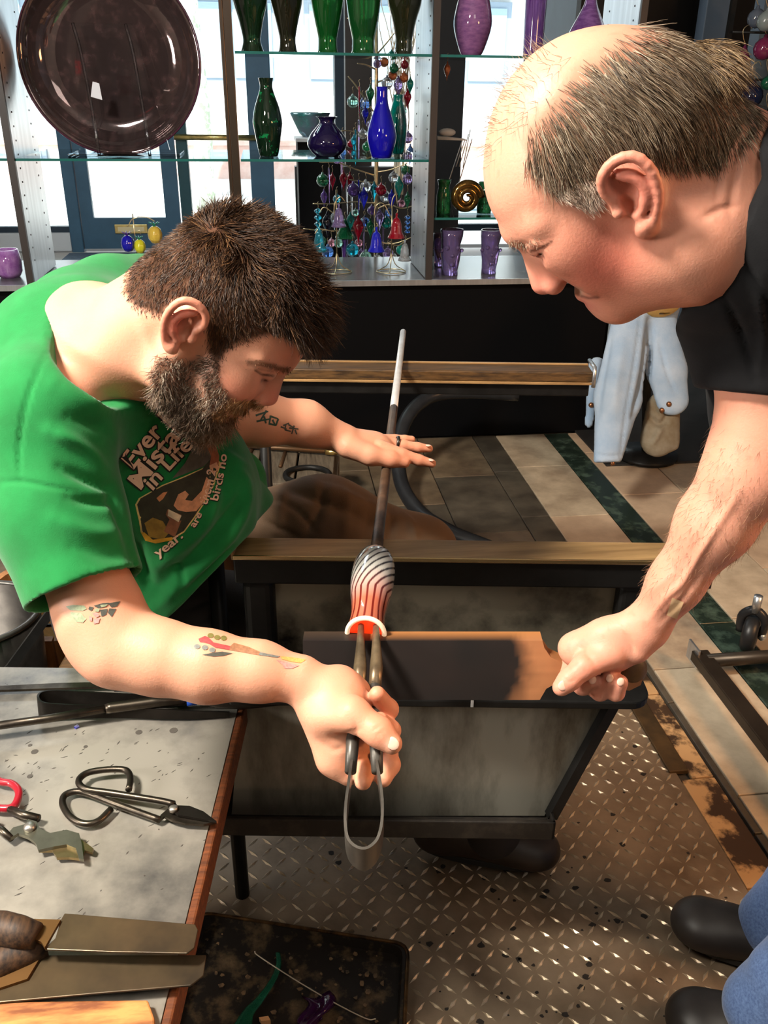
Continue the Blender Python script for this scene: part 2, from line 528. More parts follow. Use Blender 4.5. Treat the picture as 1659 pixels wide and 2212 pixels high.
M_shopfloor = mat('pale_shop_floor', (0.62, 0.60, 0.56), 0.5, var=0.06, vscale=4)
M_beige = [mat('beige_stone_%d' % i, c, 0.42, col2=c2, vscale=9, bump=0.05, bscale=30, rvar=0.1) for i, (c, c2) in enumerate([
    (srgb(158, 140, 118), srgb(196, 178, 152)), (srgb(172, 154, 130), srgb(206, 188, 162)), (srgb(142, 124, 106), srgb(188, 168, 142)), (srgb(180, 154, 128), srgb(206, 180, 152))])]
M_green = mat('green_marble', (0.018, 0.030, 0.022), 0.2, col2=(0.10, 0.15, 0.11), vscale=16, detail=9, ramp=(0.48, 0.74))
M_darktile = [mat('dark_stone_%d' % i, c, 0.5, col2=c2, vscale=7, bump=0.06, bscale=30) for i, (c, c2) in enumerate([
    (srgb(72, 62, 52), srgb(112, 98, 82)), (srgb(60, 54, 46), srgb(90, 82, 70)), (srgb(84, 70, 56), srgb(124, 108, 86))])]
M_mat = mat('black_rubber', (0.016, 0.015, 0.014), 0.7, var=0.3, vscale=10, bump=0.1)
M_grout = mat('dark_grout', (0.045, 0.038, 0.03), 0.9)

def pane_material(name, tint, refl):
    m = bpy.data.materials.new(name); m.use_nodes = True; nt = m.node_tree
    for n in list(nt.nodes):
        if n.type != 'OUTPUT_MATERIAL': nt.nodes.remove(n)
    out = [n for n in nt.nodes if n.type == 'OUTPUT_MATERIAL'][0]
    t = nt.nodes.new('ShaderNodeBsdfTransparent'); t.inputs['Color'].default_value = (*tint, 1)
    g = nt.nodes.new('ShaderNodeBsdfGlossy'); g.inputs['Roughness'].default_value = 0.03
    fr = nt.nodes.new('ShaderNodeFresnel'); fr.inputs['IOR'].default_value = refl
    mx = nt.nodes.new('ShaderNodeMixShader')
    nt.links.new(fr.outputs[0], mx.inputs[0]); nt.links.new(t.outputs[0], mx.inputs[1]); nt.links.new(g.outputs[0], mx.inputs[2])
    nt.links.new(mx.outputs[0], out.inputs['Surface'])
    return m
M_pane = pane_material('window_glass', (0.93, 0.97, 0.97), 1.3)
M_shelfglass = pane_material('shelf_glass', (0.86, 0.95, 0.93), 1.45)
M_edgeglass = mat('shelf_glass_edge', srgb(46, 118, 112), 0.15, trans=0.3)
M_acrylic = pane_material('clear_acrylic', (0.95, 0.96, 0.97), 1.42)

YC = 3.61        # front of the display cabinet
YD = 8.72        # street front of the shop
XR, XL, YB, ZT = 2.37, -2.9, -2.6, 3.15

# ------------------------------------------------------------------ floor: bed, stone slabs, marble bands
fl = struct('floor', G().box(((XR + XL) / 2, (YB + YD) / 2, -0.035), (XR - XL + 0.6, YD - YB + 0.6, 0.05)), M_grout)
_k = 0
def slab(x0, x1, y0, y1, m, name, h=0.012):
    global _k
    _k += 1
    g = 0.002
    o = struct(name, G().box(((x0 + x1) / 2, (y0 + y1) / 2, -0.01 + h / 2 - 0.002), (x1 - x0 - 2 * g, y1 - y0 - 2 * g, h)), m, fl, bevel=0.0015, segs=1)
    return o
rr = random.Random(3)
# columns of slabs run away from the camera
cols = [(0.978, 1.203, 'b', 0.47), (1.203, 1.312, 'g', 0.62), (1.312, 1.56, 'b', 0.44), (1.56, 1.80, 'b', 0.46), (1.80, 1.912, 'g', 0.62), (1.912, 2.14, 'b', 0.47), (2.14, 2.37, 'b', 0.45)]
for ci, (x0, x1, t, L) in enumerate(cols):
    y = 0.6 + [0.30, 0.2, 0.14, 0.36, 0.1, 0.05, 0.3][ci]
    while y < 3.62:
        y1 = min(y + L, 3.62)
        if y1 - y > 0.05:
            slab(x0, x1, y, y1, M_green if t == 'g' else rr.choice(M_beige), 'marble_strip' if t == 'g' else 'stone_slab')
        y = y1
y = 1.95
while y < 3.6:
    y1 = min(y + 0.42, 3.62); slab(0.872, 0.978, y, y1, M_darktile[1], 'stone_slab'); y = y1
for (x0, x1, L, off) in [(0.62, 0.872, 0.5, 0.1), (0.37, 0.62, 0.55, 0.3), (0.12, 0.37, 0.5, 0.2), (-0.13, 0.12, 0.52, 0.4), (-0.40, -0.13, 0.5, 0.1), (-0.68, -0.40, 0.5, 0.3), (-0.96, -0.68, 0.5, 0.2), (-1.25, -0.96, 0.5, 0.1)]:
    y = 1.98
    first = True
    while y < 3.6:
        y1 = min(y + (L if not first else off + 0.1), 3.62); first = False
        top = y1 > 3.30 and 0.12 <= x0
        slab(x0, x1, y, y1, M_darktile[2] if y1 > 3.4 else rr.choice(M_darktile), 'dark_floor_slab'); y = y1
# floor of the shop beyond the cabinet and the dark mat by the passage
struct('floor_shop', G().box(((XR + XL) / 2, (4.2 + YD) / 2, -0.004), (XR - XL, YD - 4.2, 0.016)), M_shopfloor)
struct('floor_mat', G().box((1.85, 3.92, 0.003), (1.0, 1.40, 0.012)), M_mat, bevel=0.004)['label'] = 'black rubber floor mat'
struct('entry_mat', G().box((-1.35, 8.25, 0.012), (0.9, 0.6, 0.012)), mat('blue_grey_mat', srgb(96, 112, 130), 0.8, var=0.2, vscale=30), bevel=0.004)

# stained stone edge along the tread plate, and the rusty flat bar laid in it
M_stain = mat('stained_stone', srgb(64, 46, 30), 0.55, col2=srgb(196, 158, 112), vscale=11, detail=8, ramp=(0.47, 0.56), bump=0.1, bscale=40)
for (y0, y1) in ((0.55, 0.86), (0.86, 1.13), (1.13, 1.435), (1.435, 1.74), (1.74, 1.95)):
    slab(0.90 if y0 > 1.4 else 0.872, 0.956, y0, y1, M_stain, 'stained_slab', 0.010)
struct('floor_bar', G().box((0.876, 1.70, 0.003), (0.046, 0.50, 0.012)), mat('rusty_bar', srgb(74, 58, 38), 0.5, 0.5, col2=srgb(104, 80, 50), vscale=14), bevel=0.002)
for (y0, y1) in ((0.55, 0.80), (0.80, 1.26), (1.26, 1.70), (1.70, 1.95)):
    slab(0.958, 0.978, y0, y1, M_darktile[1], 'dark_floor_slab')

# ------------------------------------------------------------------ walls and ceiling
struct('wall_right', G().box((XR + 0.05, (YB + YD) / 2, ZT / 2), (0.1, YD - YB, ZT)), M_bluewall)
struct('baseboard_right', G().box((XR - 0.008, 5.2, 0.06), (0.016, 5.0, 0.12)), mat('baseboard_paint', srgb(120, 130, 140), 0.5), bevel=0.004)
struct('wall_left', G().box((XL - 0.05, (YB + YD) / 2, ZT / 2), (0.1, YD - YB, ZT)), M_wall)
wr = struct('wall_rear', G().box(((XR + XL) / 2, YB - 0.05, ZT / 2), (XR - XL, 0.1, ZT)), M_wall)
struct('ceiling', G().box(((XR + XL) / 2, (YB + YD) / 2, ZT + 0.05), (XR - XL + 0.2, YD - YB + 0.2, 0.1)), M_ceil)
M_darkdoor = mat('dark_brown_door', srgb(44, 26, 22), 0.45, var=0.2, vscale=6, stretch=(4, 4, 0.4))
for i, (cx, w) in enumerate(((-1.86, 0.72), (-0.88, 0.74))):
    d = struct('door_%d' % (i + 2), G().box((cx, YB + 0.02, 1.15), (w, 0.05, 2.3)), M_darkdoor, bevel=0.006)
    struct('door_frame', G().box((cx - w / 2 - 0.03, YB + 0.02, 1.18), (0.06, 0.09, 2.36)).box((cx + w / 2 + 0.03, YB + 0.02, 1.18), (0.06, 0.09, 2.36)).box((cx, YB + 0.02, 2.35), (w + 0.12, 0.09, 0.08)), M_darkdoor, d, bevel=0.004)

# ------------------------------------------------------------------ street front of the shop
def sf(px0, py0, px1, py1, y=YD):
    a, b = PY(px0, py0, y), PY(px1, py1, y)
    return a, b
def post(name, pxa, pxb, pyref, m, z0=0.0, z1=ZT, depth=0.09, y=YD, parent=None):
    xa, xb = PY(pxa, pyref, y)[0], PY(pxb, pyref, y)[0]
    return struct(name, G().box(((xa + xb) / 2, y, (z0 + z1) / 2), (xb - xa, depth, z1 - z0)), m, parent, bevel=0.008)
post('trim_1', 139, 166, 400, M_bluepaint, depth=0.12)
post('trim_2', 388, 412, 400, M_tealpaint, depth=0.12)
post('trim_3', 538, 589, 300, M_bluepaint, depth=0.14)
post('trim_4', 722, 752, 220, M_darkblue, depth=0.2)
xd0, xd1 = PY(170, 420, YD)[0], PY(386, 420, YD)[0]
zt, zb, zr = 2.15, 0.03, PY(280, 470, YD)[2]
xg0, xg1 = PY(197, 420, YD)[0], PY(354, 420, YD)[0]
door = struct('door_1', G().box(((xd0 + xg0) / 2, YD, (zt + zb) / 2), (xg0 - xd0, 0.06, zt - zb)).box(((xd1 + xg1) / 2, YD, (zt + zb) / 2), (xd1 - xg1, 0.06, zt - zb))
              .box(((xg0 + xg1) / 2, YD, (zr + zb) / 2), (xg1 - xg0, 0.06, zr - zb)).box(((xg0 + xg1) / 2, YD, zt - 0.08), (xg1 - xg0, 0.06, 0.16)), M_bluepaint)
struct('door_glass', G().box(((xg0 + xg1) / 2, YD, (zr + zt - 0.16) / 2), (xg1 - xg0, 0.008, zt - 0.16 - zr)), M_pane, door)
a, b = PY(247, 485, YD - 0.035), PY(320, 504, YD - 0.035)
ms = struct('mail_slot', G().box((a + b) / 2, (b[0] - a[0], 0.02, a[2] - b[2])), M_brass, door, bevel=0.004)
struct('flap', G().box((a + b) / 2 - [0, 0.012, 0], ((b[0] - a[0]) * 0.8, 0.01, (a[2] - b[2]) * 0.5)), mat('worn_brass', (0.8, 0.68, 0.42), 0.3, 1.0), ms)
a, b = PY(160, 291, YD - 0.08), PY(246, 300, YD - 0.08)
struct('push_bar', G().tube([a, [b[0], a[1], a[2]]], 0.022, 12), M_brass, door)
# brass rail across the windows right of the door
a, b = PY(376, 296, YD - 0.09), PY(560, 298, YD - 0.09)
struct('trim_5', G().tube([a, b], 0.024, 12), M_brass, smooth=True)
struct('trim_6', G().box(((XL + XR) / 2, YD, ZT - 0.16), (XR - XL, 0.14, 0.32)), M_darkblue)
struct('trim_7', G().box(((XL + xd0) / 2 - 0.05, YD, 0.10), (xd0 - XL - 0.12, 0.16, 0.16)), mat('pale_sill', (0.66, 0.68, 0.70), 0.6), bevel=0.005)
xs = [XL, PY(139, 400, YD)[0], PY(412, 400, YD)[0], PY(538, 300, YD)[0], PY(589, 300, YD)[0], PY(722, 220, YD)[0], PY(752, 220, YD)[0], XR]
for i, (x0, x1) in enumerate(((xs[0], xs[1]), (xs[2], xs[3]), (xs[4], xs[5]), (xs[6], XR))):
    w = struct('window_%d' % (i + 1), G().box(((x0 + x1) / 2, YD, (0.2 + ZT - 0.3) / 2), (x1 - x0, 0.01, ZT - 0.5)), M_pane)
    struct('window_frame', G().box(((x0 + x1) / 2, YD, 0.2), (x1 - x0, 0.08, 0.06)).box(((x0 + x1) / 2, YD, ZT - 0.36), (x1 - x0, 0.08, 0.08)), M_darkblue, w)
# dark partition inside, right of the blue post, down to the floor
struct('wall_partition', G().box((PY(640, 480, 6.4)[0] + 0.40, 6.4, 0.46), (0.80, 0.12, 0.92)), mat('partition_black', (0.02, 0.018, 0.018), 0.5))
struct('trim_8', G().box((PY(745, 220, 6.6)[0] + 0.09, 6.6, ZT / 2), (0.18, 0.10, ZT)), mat('partition_brown', (0.022, 0.017, 0.015), 0.5))
struct('trim_9', G().box((1.25, 6.7, ZT / 2), (0.30, 0.10, ZT)), mat('partition_black', (0.02, 0.018, 0.018), 0.5))

# ------------------------------------------------------------------ the street
struct('ground_street', G().box((0, 40, -0.12), (90, 62.4, 0.1)), M_concrete)
M_facade = mat('pale_render', (0.80, 0.80, 0.78), 0.9, var=0.04, vscale=2)
M_fwin = mat('dark_shop_window', srgb(150, 172, 186), 0.08, spec=0.8)
M_fframe = mat('grey_blue_frame', srgb(140, 156, 172), 0.6)
fb = Thing('street_building', 'pale building with grey-blue shop windows across the street', 'building', (2.0, 22.0, 0))
fb.part('facade', G().box((2, 24, 4.0), (60, 4, 8.2)), M_facade, smooth=False)
for i in range(-9, 10):
    cx = 2.0 + i * 2.6
    wn = fb.part('window', G().box((cx, 21.95, 2.3), (2.0, 0.16, 1.7)), M_fframe, smooth=False)
    fb.part('pane', G().box((cx - 0.48, 21.86, 2.3), (0.82, 0.04, 1.45)).box((cx + 0.48, 21.86, 2.3), (0.82, 0.04, 1.45)), M_fwin, wn, smooth=False)
fb.part('cornice', G().box((2, 21.8, 3.5), (60, 0.5, 0.25)), M_fframe, smooth=False)
bw = single('brick_wall', G().box((0, 17.0, 0.18), (40, 0.4, 0.6)).box((0, 17.0, 0.52), (40, 0.5, 0.08)), mat('red_brick', srgb(214, 170, 156), 0.9, col2=srgb(228, 196, 184), vscale=6), 'low red brick wall along the far pavement', 'wall', smooth=False)
# plane tree on the pavement
tp = PH(428, 262, -0.07)
tb = np.array([PY(428, 200, 12.5)[0], 12.5, -0.07])
tr = Thing('street_tree', 'mottled pale tree trunk on the pavement outside', 'tree', tb)
tr.part('trunk', G().tube(spline([tb, tb + [0.02, 0, 1.2], tb + [-0.03, 0, 2.4], tb + [0.05, 0, 4.2]], 12), np.linspace(0.13, 0.09, 12), 12), mat('plane_bark', srgb(150, 160, 140), 0.9, col2=srgb(222, 226, 214), vscale=9, ramp=(0.42, 0.58)))
tr.part('crown', G().ball(tb + [0, 0, 5.2], (1.6, 1.6, 1.2), 20, 12), mat('plane_leaves', srgb(120, 160, 110), 0.8, var=0.4, vscale=8))

# ------------------------------------------------------------------ display cabinet
cabx = [-1.70, -0.918, -0.107, 0.645, 1.425]
dc = Thing('display_cabinet', 'long black display cabinet with steel uprights and glass shelves', 'cabinet', (0, YC, 0))
dc.part('plinth', G().box((-0.12, YC + 0.30, 0.34), (3.12, 0.56, 0.68)), M_black, smooth=False, bevel=0.004)
dc.part('counter_top', G().box((-0.12, YC + 0.272, 0.688), (3.13, 0.56, 0.018)), M_counter, smooth=False, bevel=0.003)
dc.part('front_edge', G().box((-0.12, YC - 0.012, 0.688), (3.13, 0.012, 0.022)), M_steel, smooth=False)
M_hole = mat('dark_hole', (0.02, 0.02, 0.02), 0.8)
for i, x in enumerate(cabx):
    if i == 2: continue
    pn = dc.part('side_panel', G().box((x, YC + 0.205, (ZT + 0.70) / 2), (0.022, 0.40, ZT - 0.70)), M_steel, smooth=False, bevel=0.002)
    dc.part('edge_strip', G().box((x, YC - 0.006, (ZT + 0.70) / 2), (0.026, 0.018, ZT - 0.70)), mat('dark_edge_strip', (0.035, 0.028, 0.026), 0.4), smooth=False)
    hg = G()
    for yy in (YC + 0.06, YC + 0.33):
        for zz in np.arange(0.78, 2.1, 0.032 * 1.5):
            for sx in (-1, 1):
                hg.box((x + sx * 0.0115, yy, zz), (0.002, 0.006, 0.006))
    dc.part('peg_hole', hg, M_hole, pn, kind='stuff', smooth=False)
# centre upright is a slim dark steel post at the front and the back
ct = dc.part('centre_post', G().box((-0.107, YC + 0.012, (ZT + 0.70) / 2), (0.030, 0.03, ZT - 0.70)).box((-0.128, YC + 0.004, (ZT + 0.70) / 2), (0.014, 0.02, ZT - 0.70)), mat('bronze_post', (0.075, 0.055, 0.042), 0.3, 0.7), smooth=False, bevel=0.003)
def shelf(x0, x1, z, d0=0.0, d1=0.40):
    s = dc.part('glass_shelf', G().box(((x0 + x1) / 2, YC + (d0 + d1) / 2, z), (x1 - x0, d1 - d0, 0.009)), M_shelfglass, smooth=False)
    dc.part('glass_edge', G().box(((x0 + x1) / 2, YC + d0 - 0.0015, z), (x1 - x0, 0.003, 0.009)), M_edgeglass, s, smooth=False)
    return s
SH_MID, SH_TOP = 1.150, 1.512
shelf(cabx[1] + 0.012, cabx[2] - 0.02, SH_MID, 0.0, 0.55)
shelf(cabx[2] + 0.02, cabx[3] - 0.012, SH_MID, 0.0, 0.55)
shelf(cabx[2] + 0.02, cabx[3] - 0.012, SH_TOP, 0.0, 0.36)
shelf(cabx[3] + 0.012, cabx[4] - 0.012, SH_TOP, 0.0, 0.36)
shelf(cabx[3] + 0.012, cabx[4] - 0.012, 0.935, 0.0, 0.36)
shelf(cabx[0] + 0.012, cabx[1] - 0.012, SH_MID, 0.0, 0.40)
# dark backing behind the right bay, grey post and dark wall unit at the far right
struct('wall_backing', G().box((1.62, YC + 0.62, 1.2), (0.12, 0.04, 2.4)), M_black)
pa = PY(1511, 60, 4.05); pb_ = PY(1562, 60, 4.05)
struct('trim_10', G().box(((pa[0] + pb_[0]) / 2, 4.05, ZT / 2 + 0.50), (pb_[0] - pa[0], 0.08, ZT - 1.0)), M_bluewall, bevel=0.004)
struct('wall_unit', G().box((1.80, 4.30, 2.05), (0.80, 0.06, 2.1)), mat('unit_black', (0.008, 0.007, 0.007), 0.6))
struct('wall_unit_side', G().box((2.30, 3.95, 2.05), (0.05, 0.75, 2.1)), mat('unit_brown', (0.016, 0.011, 0.008), 0.6))
# ------------------------------------------------------------------ tread plate with raised lozenges
M_plate = mat('tread_plate_steel', srgb(150, 130, 108), 0.38, 0.25, col2=srgb(104, 86, 66), vscale=5, detail=7, ramp=(0.4, 0.7), bump=0.04, bscale=50, rvar=0.1)
M_lug = mat('worn_lug_steel', srgb(205, 186, 158), 0.28, 0.55, var=0.15, vscale=9)
M_spot = mat('soot_spot', (0.018, 0.013, 0.009), 0.7)
tpz = 0.004
tp_ = Thing('tread_plate', 'worn steel tread plate flooring under the bench', 'floor plate', (0.2, 1.3, 0))
tp_.part('plate', G().box((0.035, 1.17, tpz / 2 - 0.001), (1.67, 1.60, tpz)), M_plate, smooth=False, bevel=0.001)
lv, lf, n0 = [], [], 0
prof = [(-0.0135, 0), (-0.007, 0.0030), (0.007, 0.0030), (0.0135, 0)]
pitch = 0.0285
for i in range(-34, 36):
    for j in range(-10, 64):
        x = 0.0 + i * pitch * 0.99; y = 0.42 + j * pitch * 0.62 * 1.6
        a = math.radians(24 if (i + j) % 2 == 0 else 24 + 90)
        a += math.radians(20)
        if not (-0.77 < x < 0.855 and 0.40 < y < 1.95): continue
        # skip what the table hides
        if x < -0.30 and y < 1.05: continue
        ca, sa = math.cos(a), math.sin(a)
        L, Wd, Hh = 0.0152, 0.0036, 0.0028
        pts = [(-L, 0, 0), (0, -Wd, 0), (L, 0, 0), (0, Wd, 0), (-L * 0.45, 0, Hh), (L * 0.45, 0, Hh)]
        for (p, q, r) in pts: lv.append((x + ca * p - sa * q, y + sa * p + ca * q, tpz - 0.001 + r))
        lf += [(n0, n0 + 1, n0 + 4), (n0 + 1, n0 + 5, n0 + 4), (n0 + 1, n0 + 2, n0 + 5), (n0 + 2, n0 + 3, n0 + 5), (n0 + 3, n0 + 4, n0 + 5), (n0 + 3, n0, n0 + 4)]
        n0 += 6
g = G(); g.v = [np.array(lv)]; g.f = lf
tp_.part('raised_lozenges', g, M_lug, kind='stuff', smooth=False, label='raised diamond lugs of the tread plate')
g = G(); rs = random.Random(5)
for k in range(150):
    x, y = rs.uniform(-0.25, 0.85), rs.uniform(0.75, 1.7)
    if rs.random() < 0.5: x, y = rs.gauss(0.42, 0.14), rs.gauss(1.02, 0.14)
    if not (-0.28 < x < 0.85): continue
    R = rs.choice([0.002, 0.003, 0.004, 0.007]); n = 8
    pl = [(x + R * (0.6 + 0.6 * rs.random()) * math.cos(2 * math.pi * t / n), y + R * (0.5 + 0.5 * rs.random()) * math.sin(2 * math.pi * t / n), tpz - 0.0009) for t in range(n)]
    g.slab(pl, (0, 0, 0.0006))
tp_.part('soot_spots', g, M_spot, kind='stuff', smooth=False)

# ------------------------------------------------------------------ gaffer's bench
BA = np.array([EX, EY, EZ])
def bbox(g, u0, u1, v0, v1, h0, h1):
    return g.box(B((u0 + u1) / 2, (v0 + v1) / 2, (h0 + h1) / 2), (u1 - u0, v1 - v0, h1 - h0), BA)
M_iron = mat('black_iron', (0.009, 0.0085, 0.008), 0.42, 0.0, spec=0.25, var=0.3, vscale=25, bump=0.06)
M_railtop = mat('worn_bronze_rail', srgb(186, 148, 100), 0.34, 0.2, col2=srgb(140, 108, 70), vscale=7, stretch=(0.6, 6, 6), rvar=0.08)
M_wood_d = mat('dark_rail_wood', srgb(98, 70, 38), 0.5, col2=srgb(50, 35, 20), vscale=10, stretch=(1, 14, 14))
M_sheet = mat('scorched_sheet_steel', srgb(22, 18, 14), 0.42, 0.2, col2=srgb(138, 130, 112), vscale=4.5, detail=10, ramp=(0.38, 0.53), bump=0.05, bscale=30, rvar=0.1)
M_sheet2 = mat('grey_sheet_steel', srgb(56, 50, 38), 0.40, 0.2, col2=srgb(140, 136, 124), vscale=5.0, detail=10, ramp=(0.34, 0.54), bump=0.04, bscale=30, rvar=0.1, stretch=(1.5, 1.5, 0.45))
M_soot = mat('sooty_iron', (0.018, 0.014, 0.011), 0.6, 0.2, col2=(0.06, 0.047, 0.034), vscale=24, detail=8, ramp=(0.5, 0.75))
bn = Thing('gaffers_bench', 'black iron glassblowing bench with two worn metal-topped rails', 'workbench', B(0.1, 1.1, 0))
bn.part('near_beam', bbox(G(), -0.215, 0.475, 1.100, 1.150, 0.752, 0.794), M_iron, smooth=False, bevel=0.003)
rt = bn.part('near_rail_top', bbox(bbox(G(), -0.216, 0.476, 1.096, 1.157, 0.793, 0.799), -0.217, -0.2125, 1.096, 1.157, 0.793, 0.806), M_railtop, smooth=False, bevel=0.002)
bn.part('rail_lip', bbox(G(), -0.214, 0.476, 1.0945, 1.0975, 0.795, 0.8015), mat('polished_bronze_edge', (0.62, 0.46, 0.24), 0.22, 1.0), rt, smooth=False, bevel=0.001)
far_u0, far_u1 = -0.62, 0.492
bn.part('far_beam', bbox(G(), far_u0, far_u1 - 0.004, 2.030, 2.085, 0.738, 0.775), M_iron, smooth=False, bevel=0.003)
fr_ = bn.part('far_rail_top', bbox(G(), far_u0, far_u1, 2.022, 2.090, 0.775, 0.800), M_wood_d, smooth=False, bevel=0.003)
bn.part('rail_lip', bbox(bbox(G(), far_u0, far_u1, 2.017, 2.022, 0.770, 0.776), far_u0, far_u1, 2.084, 2.092, 0.797, 0.803), M_railtop, fr_, smooth=False, bevel=0.001)
bn.part('rail_stop', G().tube([B(0.494, 2.018, 0.765), B(0.494, 2.018, 0.800), B(0.494, 2.025, 0.812), B(0.494, 2.085, 0.812)], 0.005, 8), M_steel)
# near side: corner posts, upper sheet, mid shelf, lower sheet, brace, tray
bn.part('corner_post', bbox(G(), -0.206, -0.160, 1.105, 1.150, 0.36, 0.756), M_iron, smooth=False, bevel=0.012, segs=3)
bn.part('corner_post', bbox(G(), 0.345, 0.385, 1.105, 1.150, 0.60, 0.756), M_iron, smooth=False, bevel=0.010, segs=3)
bn.part('upper_sheet', bbox(G(), -0.165, 0.385, 1.128, 1.132, 0.59, 0.756), M_sheet, smooth=False, label='scorched steel sheet with pale rust patches')
g = G(); ol = [(-0.22, 1.02), (0.36, 1.02)] + [(0.36 + 0.03 * math.sin(t), 1.05 - 0.03 * math.cos(t)) for t in np.linspace(0.2, math.pi / 2, 6)] + [(0.39, 1.14), (-0.22, 1.14)]
g.slab([B(u, v, 0.597) for u, v in ol], (0, 0, 0.014))
bn.part('mid_shelf', g, M_iron, smooth=False, bevel=0.003)
bn.part('chalk_mark', bbox(G(), 0.128, 0.132, 1.0185, 1.0205, 0.600, 0.611), mat('chalk', (0.7, 0.7, 0.68), 0.9), smooth=False)
v_s = 1.075
ul, ur, lr_, ll = [PB(x, y_, v_s) for x, y_ in ((520, 1524), (1302, 1524), (1176, 1762), (500, 1762))]
g = G(); g.slab([ll, lr_, ur, ul], EY * 0.004)
bn.part('lower_sheet', g, M_sheet2, smooth=False, label='grey streaked steel sheet below the shelf')
a, b = PB(1322, 1522, v_s - 0.01), PB(1190, 1762, v_s - 0.01)
bn.part('diagonal_brace', G().tube([a, b], 0.0115, 4, hint=(1, 1, 0)), M_iron, smooth=False)
h_t = PB(1205, 1775, 1.04)[2]
g = G(); u1 = np.dot(PB(1200, 1775, 1.04), EX)
bbox(g, -0.27, u1, 1.035, 1.042, h_t - 0.034, h_t + 0.002); bbox(g, -0.27, u1, 1.042, 1.34, h_t - 0.034, h_t - 0.028)
bbox(g, u1 - 0.006, u1, 1.035, 1.34, h_t - 0.034, h_t + 0.002); bbox(g, -0.27, u1, 1.33, 1.34, h_t - 0.034, h_t + 0.002); bbox(g, -0.27, -0.264, 1.035, 1.34, h_t - 0.034, h_t + 0.002)
bn.part('scrap_tray', g, M_soot, smooth=False, bevel=0.002, label='sooty open tray along the bottom')
for (u, v, top) in ((-0.262, 1.20, 0.75), (0.30, 1.30, 0.32), (-0.60, 2.05, 0.76), (-0.30, 2.06, 0.74), (-0.56, 1.58, 0.40)):
    bn.part('leg', G().tube([B(u, v, 0.006), B(u, v, top)], 0.0135, 12), M_iron)
bn.part('seat', bbox(G(), -0.60, -0.30, 1.30, 1.62, 0.40, 0.43), M_wood_d, smooth=False, bevel=0.006)
bn.part('seat_beam', bbox(G(), -0.46, -0.22, 1.24, 1.29, 0.38, 0.42), M_iron, smooth=False, bevel=0.003)
bn.part('seat_beam', bbox(G(), -0.60, -0.22, 1.62, 1.67, 0.38, 0.42), M_iron, smooth=False, bevel=0.003)

# ------------------------------------------------------------------ blowpipe across both rails, with the gather
ph = 0.814
pe, pn_ = PH(871, 716, ph + 0.004), PH(812, 1196, ph)
dirp = unit(pn_ - pe)
bp_ = Thing('punty_rod', 'long steel punty rod lying across both bench rails', 'rod', (pe + pn_) / 2)
mid = pe + (pn_ - pe) * 0.50
bp_.part('bright_shaft', G().tube([pe, pe + dirp * 0.004, mid], [0.0062, 0.0078, 0.0082], 14), mat('bright_steel', (0.66, 0.66, 0.66), 0.32, 0.45, var=0.1, vscale=30))
bp_.part('rusty_shaft', G().tube([mid, pn_ - dirp * 0.06, pn_ + dirp * 0.06], [0.0083, 0.0085, 0.0095], 14), mat('heat_browned_steel', srgb(124, 96, 74), 0.42, 0.3, col2=srgb(72, 56, 44), vscale=26))
# glass piece: closed shoulder towards the rod, open lip towards the camera
gb = pn_ - dirp * 0.004
tip = PH(790, 1368, 0.803)
gax = unit(tip - gb); gL = np.linalg.norm(tip - gb)
gp = Thing('glass_piece', 'striped white and orange hot glass vessel on the rod end', 'glass vessel', gb)
pr = [(0.004, 0.0), (0.014, 0.004), (0.0235, 0.018), (0.0285, 0.040), (0.0292, 0.065), (0.0275, 0.095), (0.0235, 0.125), (0.0215, 0.150), (0.0222, 0.170), (0.0240, gL)]
prs = spline(pr, 90)
n = 200
uu, vv, ww = frame_from(gax, (0, 0, 1))
V = []; C_ = []
for (r, h) in prs:
    for k in range(n):
        a = 2 * math.pi * k / n
        V.append(gb + ww * h + r * (math.cos(a) * uu + math.sin(a) * vv))
        t = h / gL
        sp = 3.6 * max(0.0, 0.62 - t) ** 1.15 * 2.4
        s = math.sin(16 * a / 1.0 * 1.0 + 16 * sp * 0.55)
        st = min(1.0, max(0.0, (s - 0.45) / 0.2))
        hot = min(1.0, max(0.0, (t - 0.42) / 0.33))
        base = np.array(srgb(206, 204, 196)) * (1 - hot) + np.array(srgb(206, 112, 84)) * hot
        dark = np.array(srgb(52, 46, 50)) * (1 - hot) + np.array(srgb(120, 32, 22)) * hot
        C_.append(dark * st + base * (1 - st))
m = len(prs)
F = [(i * n + k, i * n + (k + 1) % n, (i + 1) * n + (k + 1) % n, (i + 1) * n + k) for i in range(m - 1) for k in range(n)]
M_hotglass = mat('striped_glass', (1, 1, 1), 0.12, attr=True, coat=0.6, spec=0.6)
bd = obj_from('body', V, F, M_hotglass, gb, gp.o, attr=np.array(C_))
gp.part('bore', G().lathe([(r - 0.0032, h) for r, h in prs[36::2]], gb, gax, 40, hint=(0, 0, 1)), mat('glowing_bore', srgb(235, 60, 20), 0.3, emit=srgb(255, 52, 14), estr=1.1), label='orange glowing inside of the glass')
gp.part('lip', G().tube([tip + 0.0226 * (math.cos(a) * uu + math.sin(a) * vv) for a in np.linspace(0, 2 * math.pi, 40, endpoint=False)], 0.0030, 10, closed=True), mat('hot_lip', srgb(255, 232, 205), 0.2, emit=srgb(255, 214, 170), estr=0.55), label='pale glowing lip')

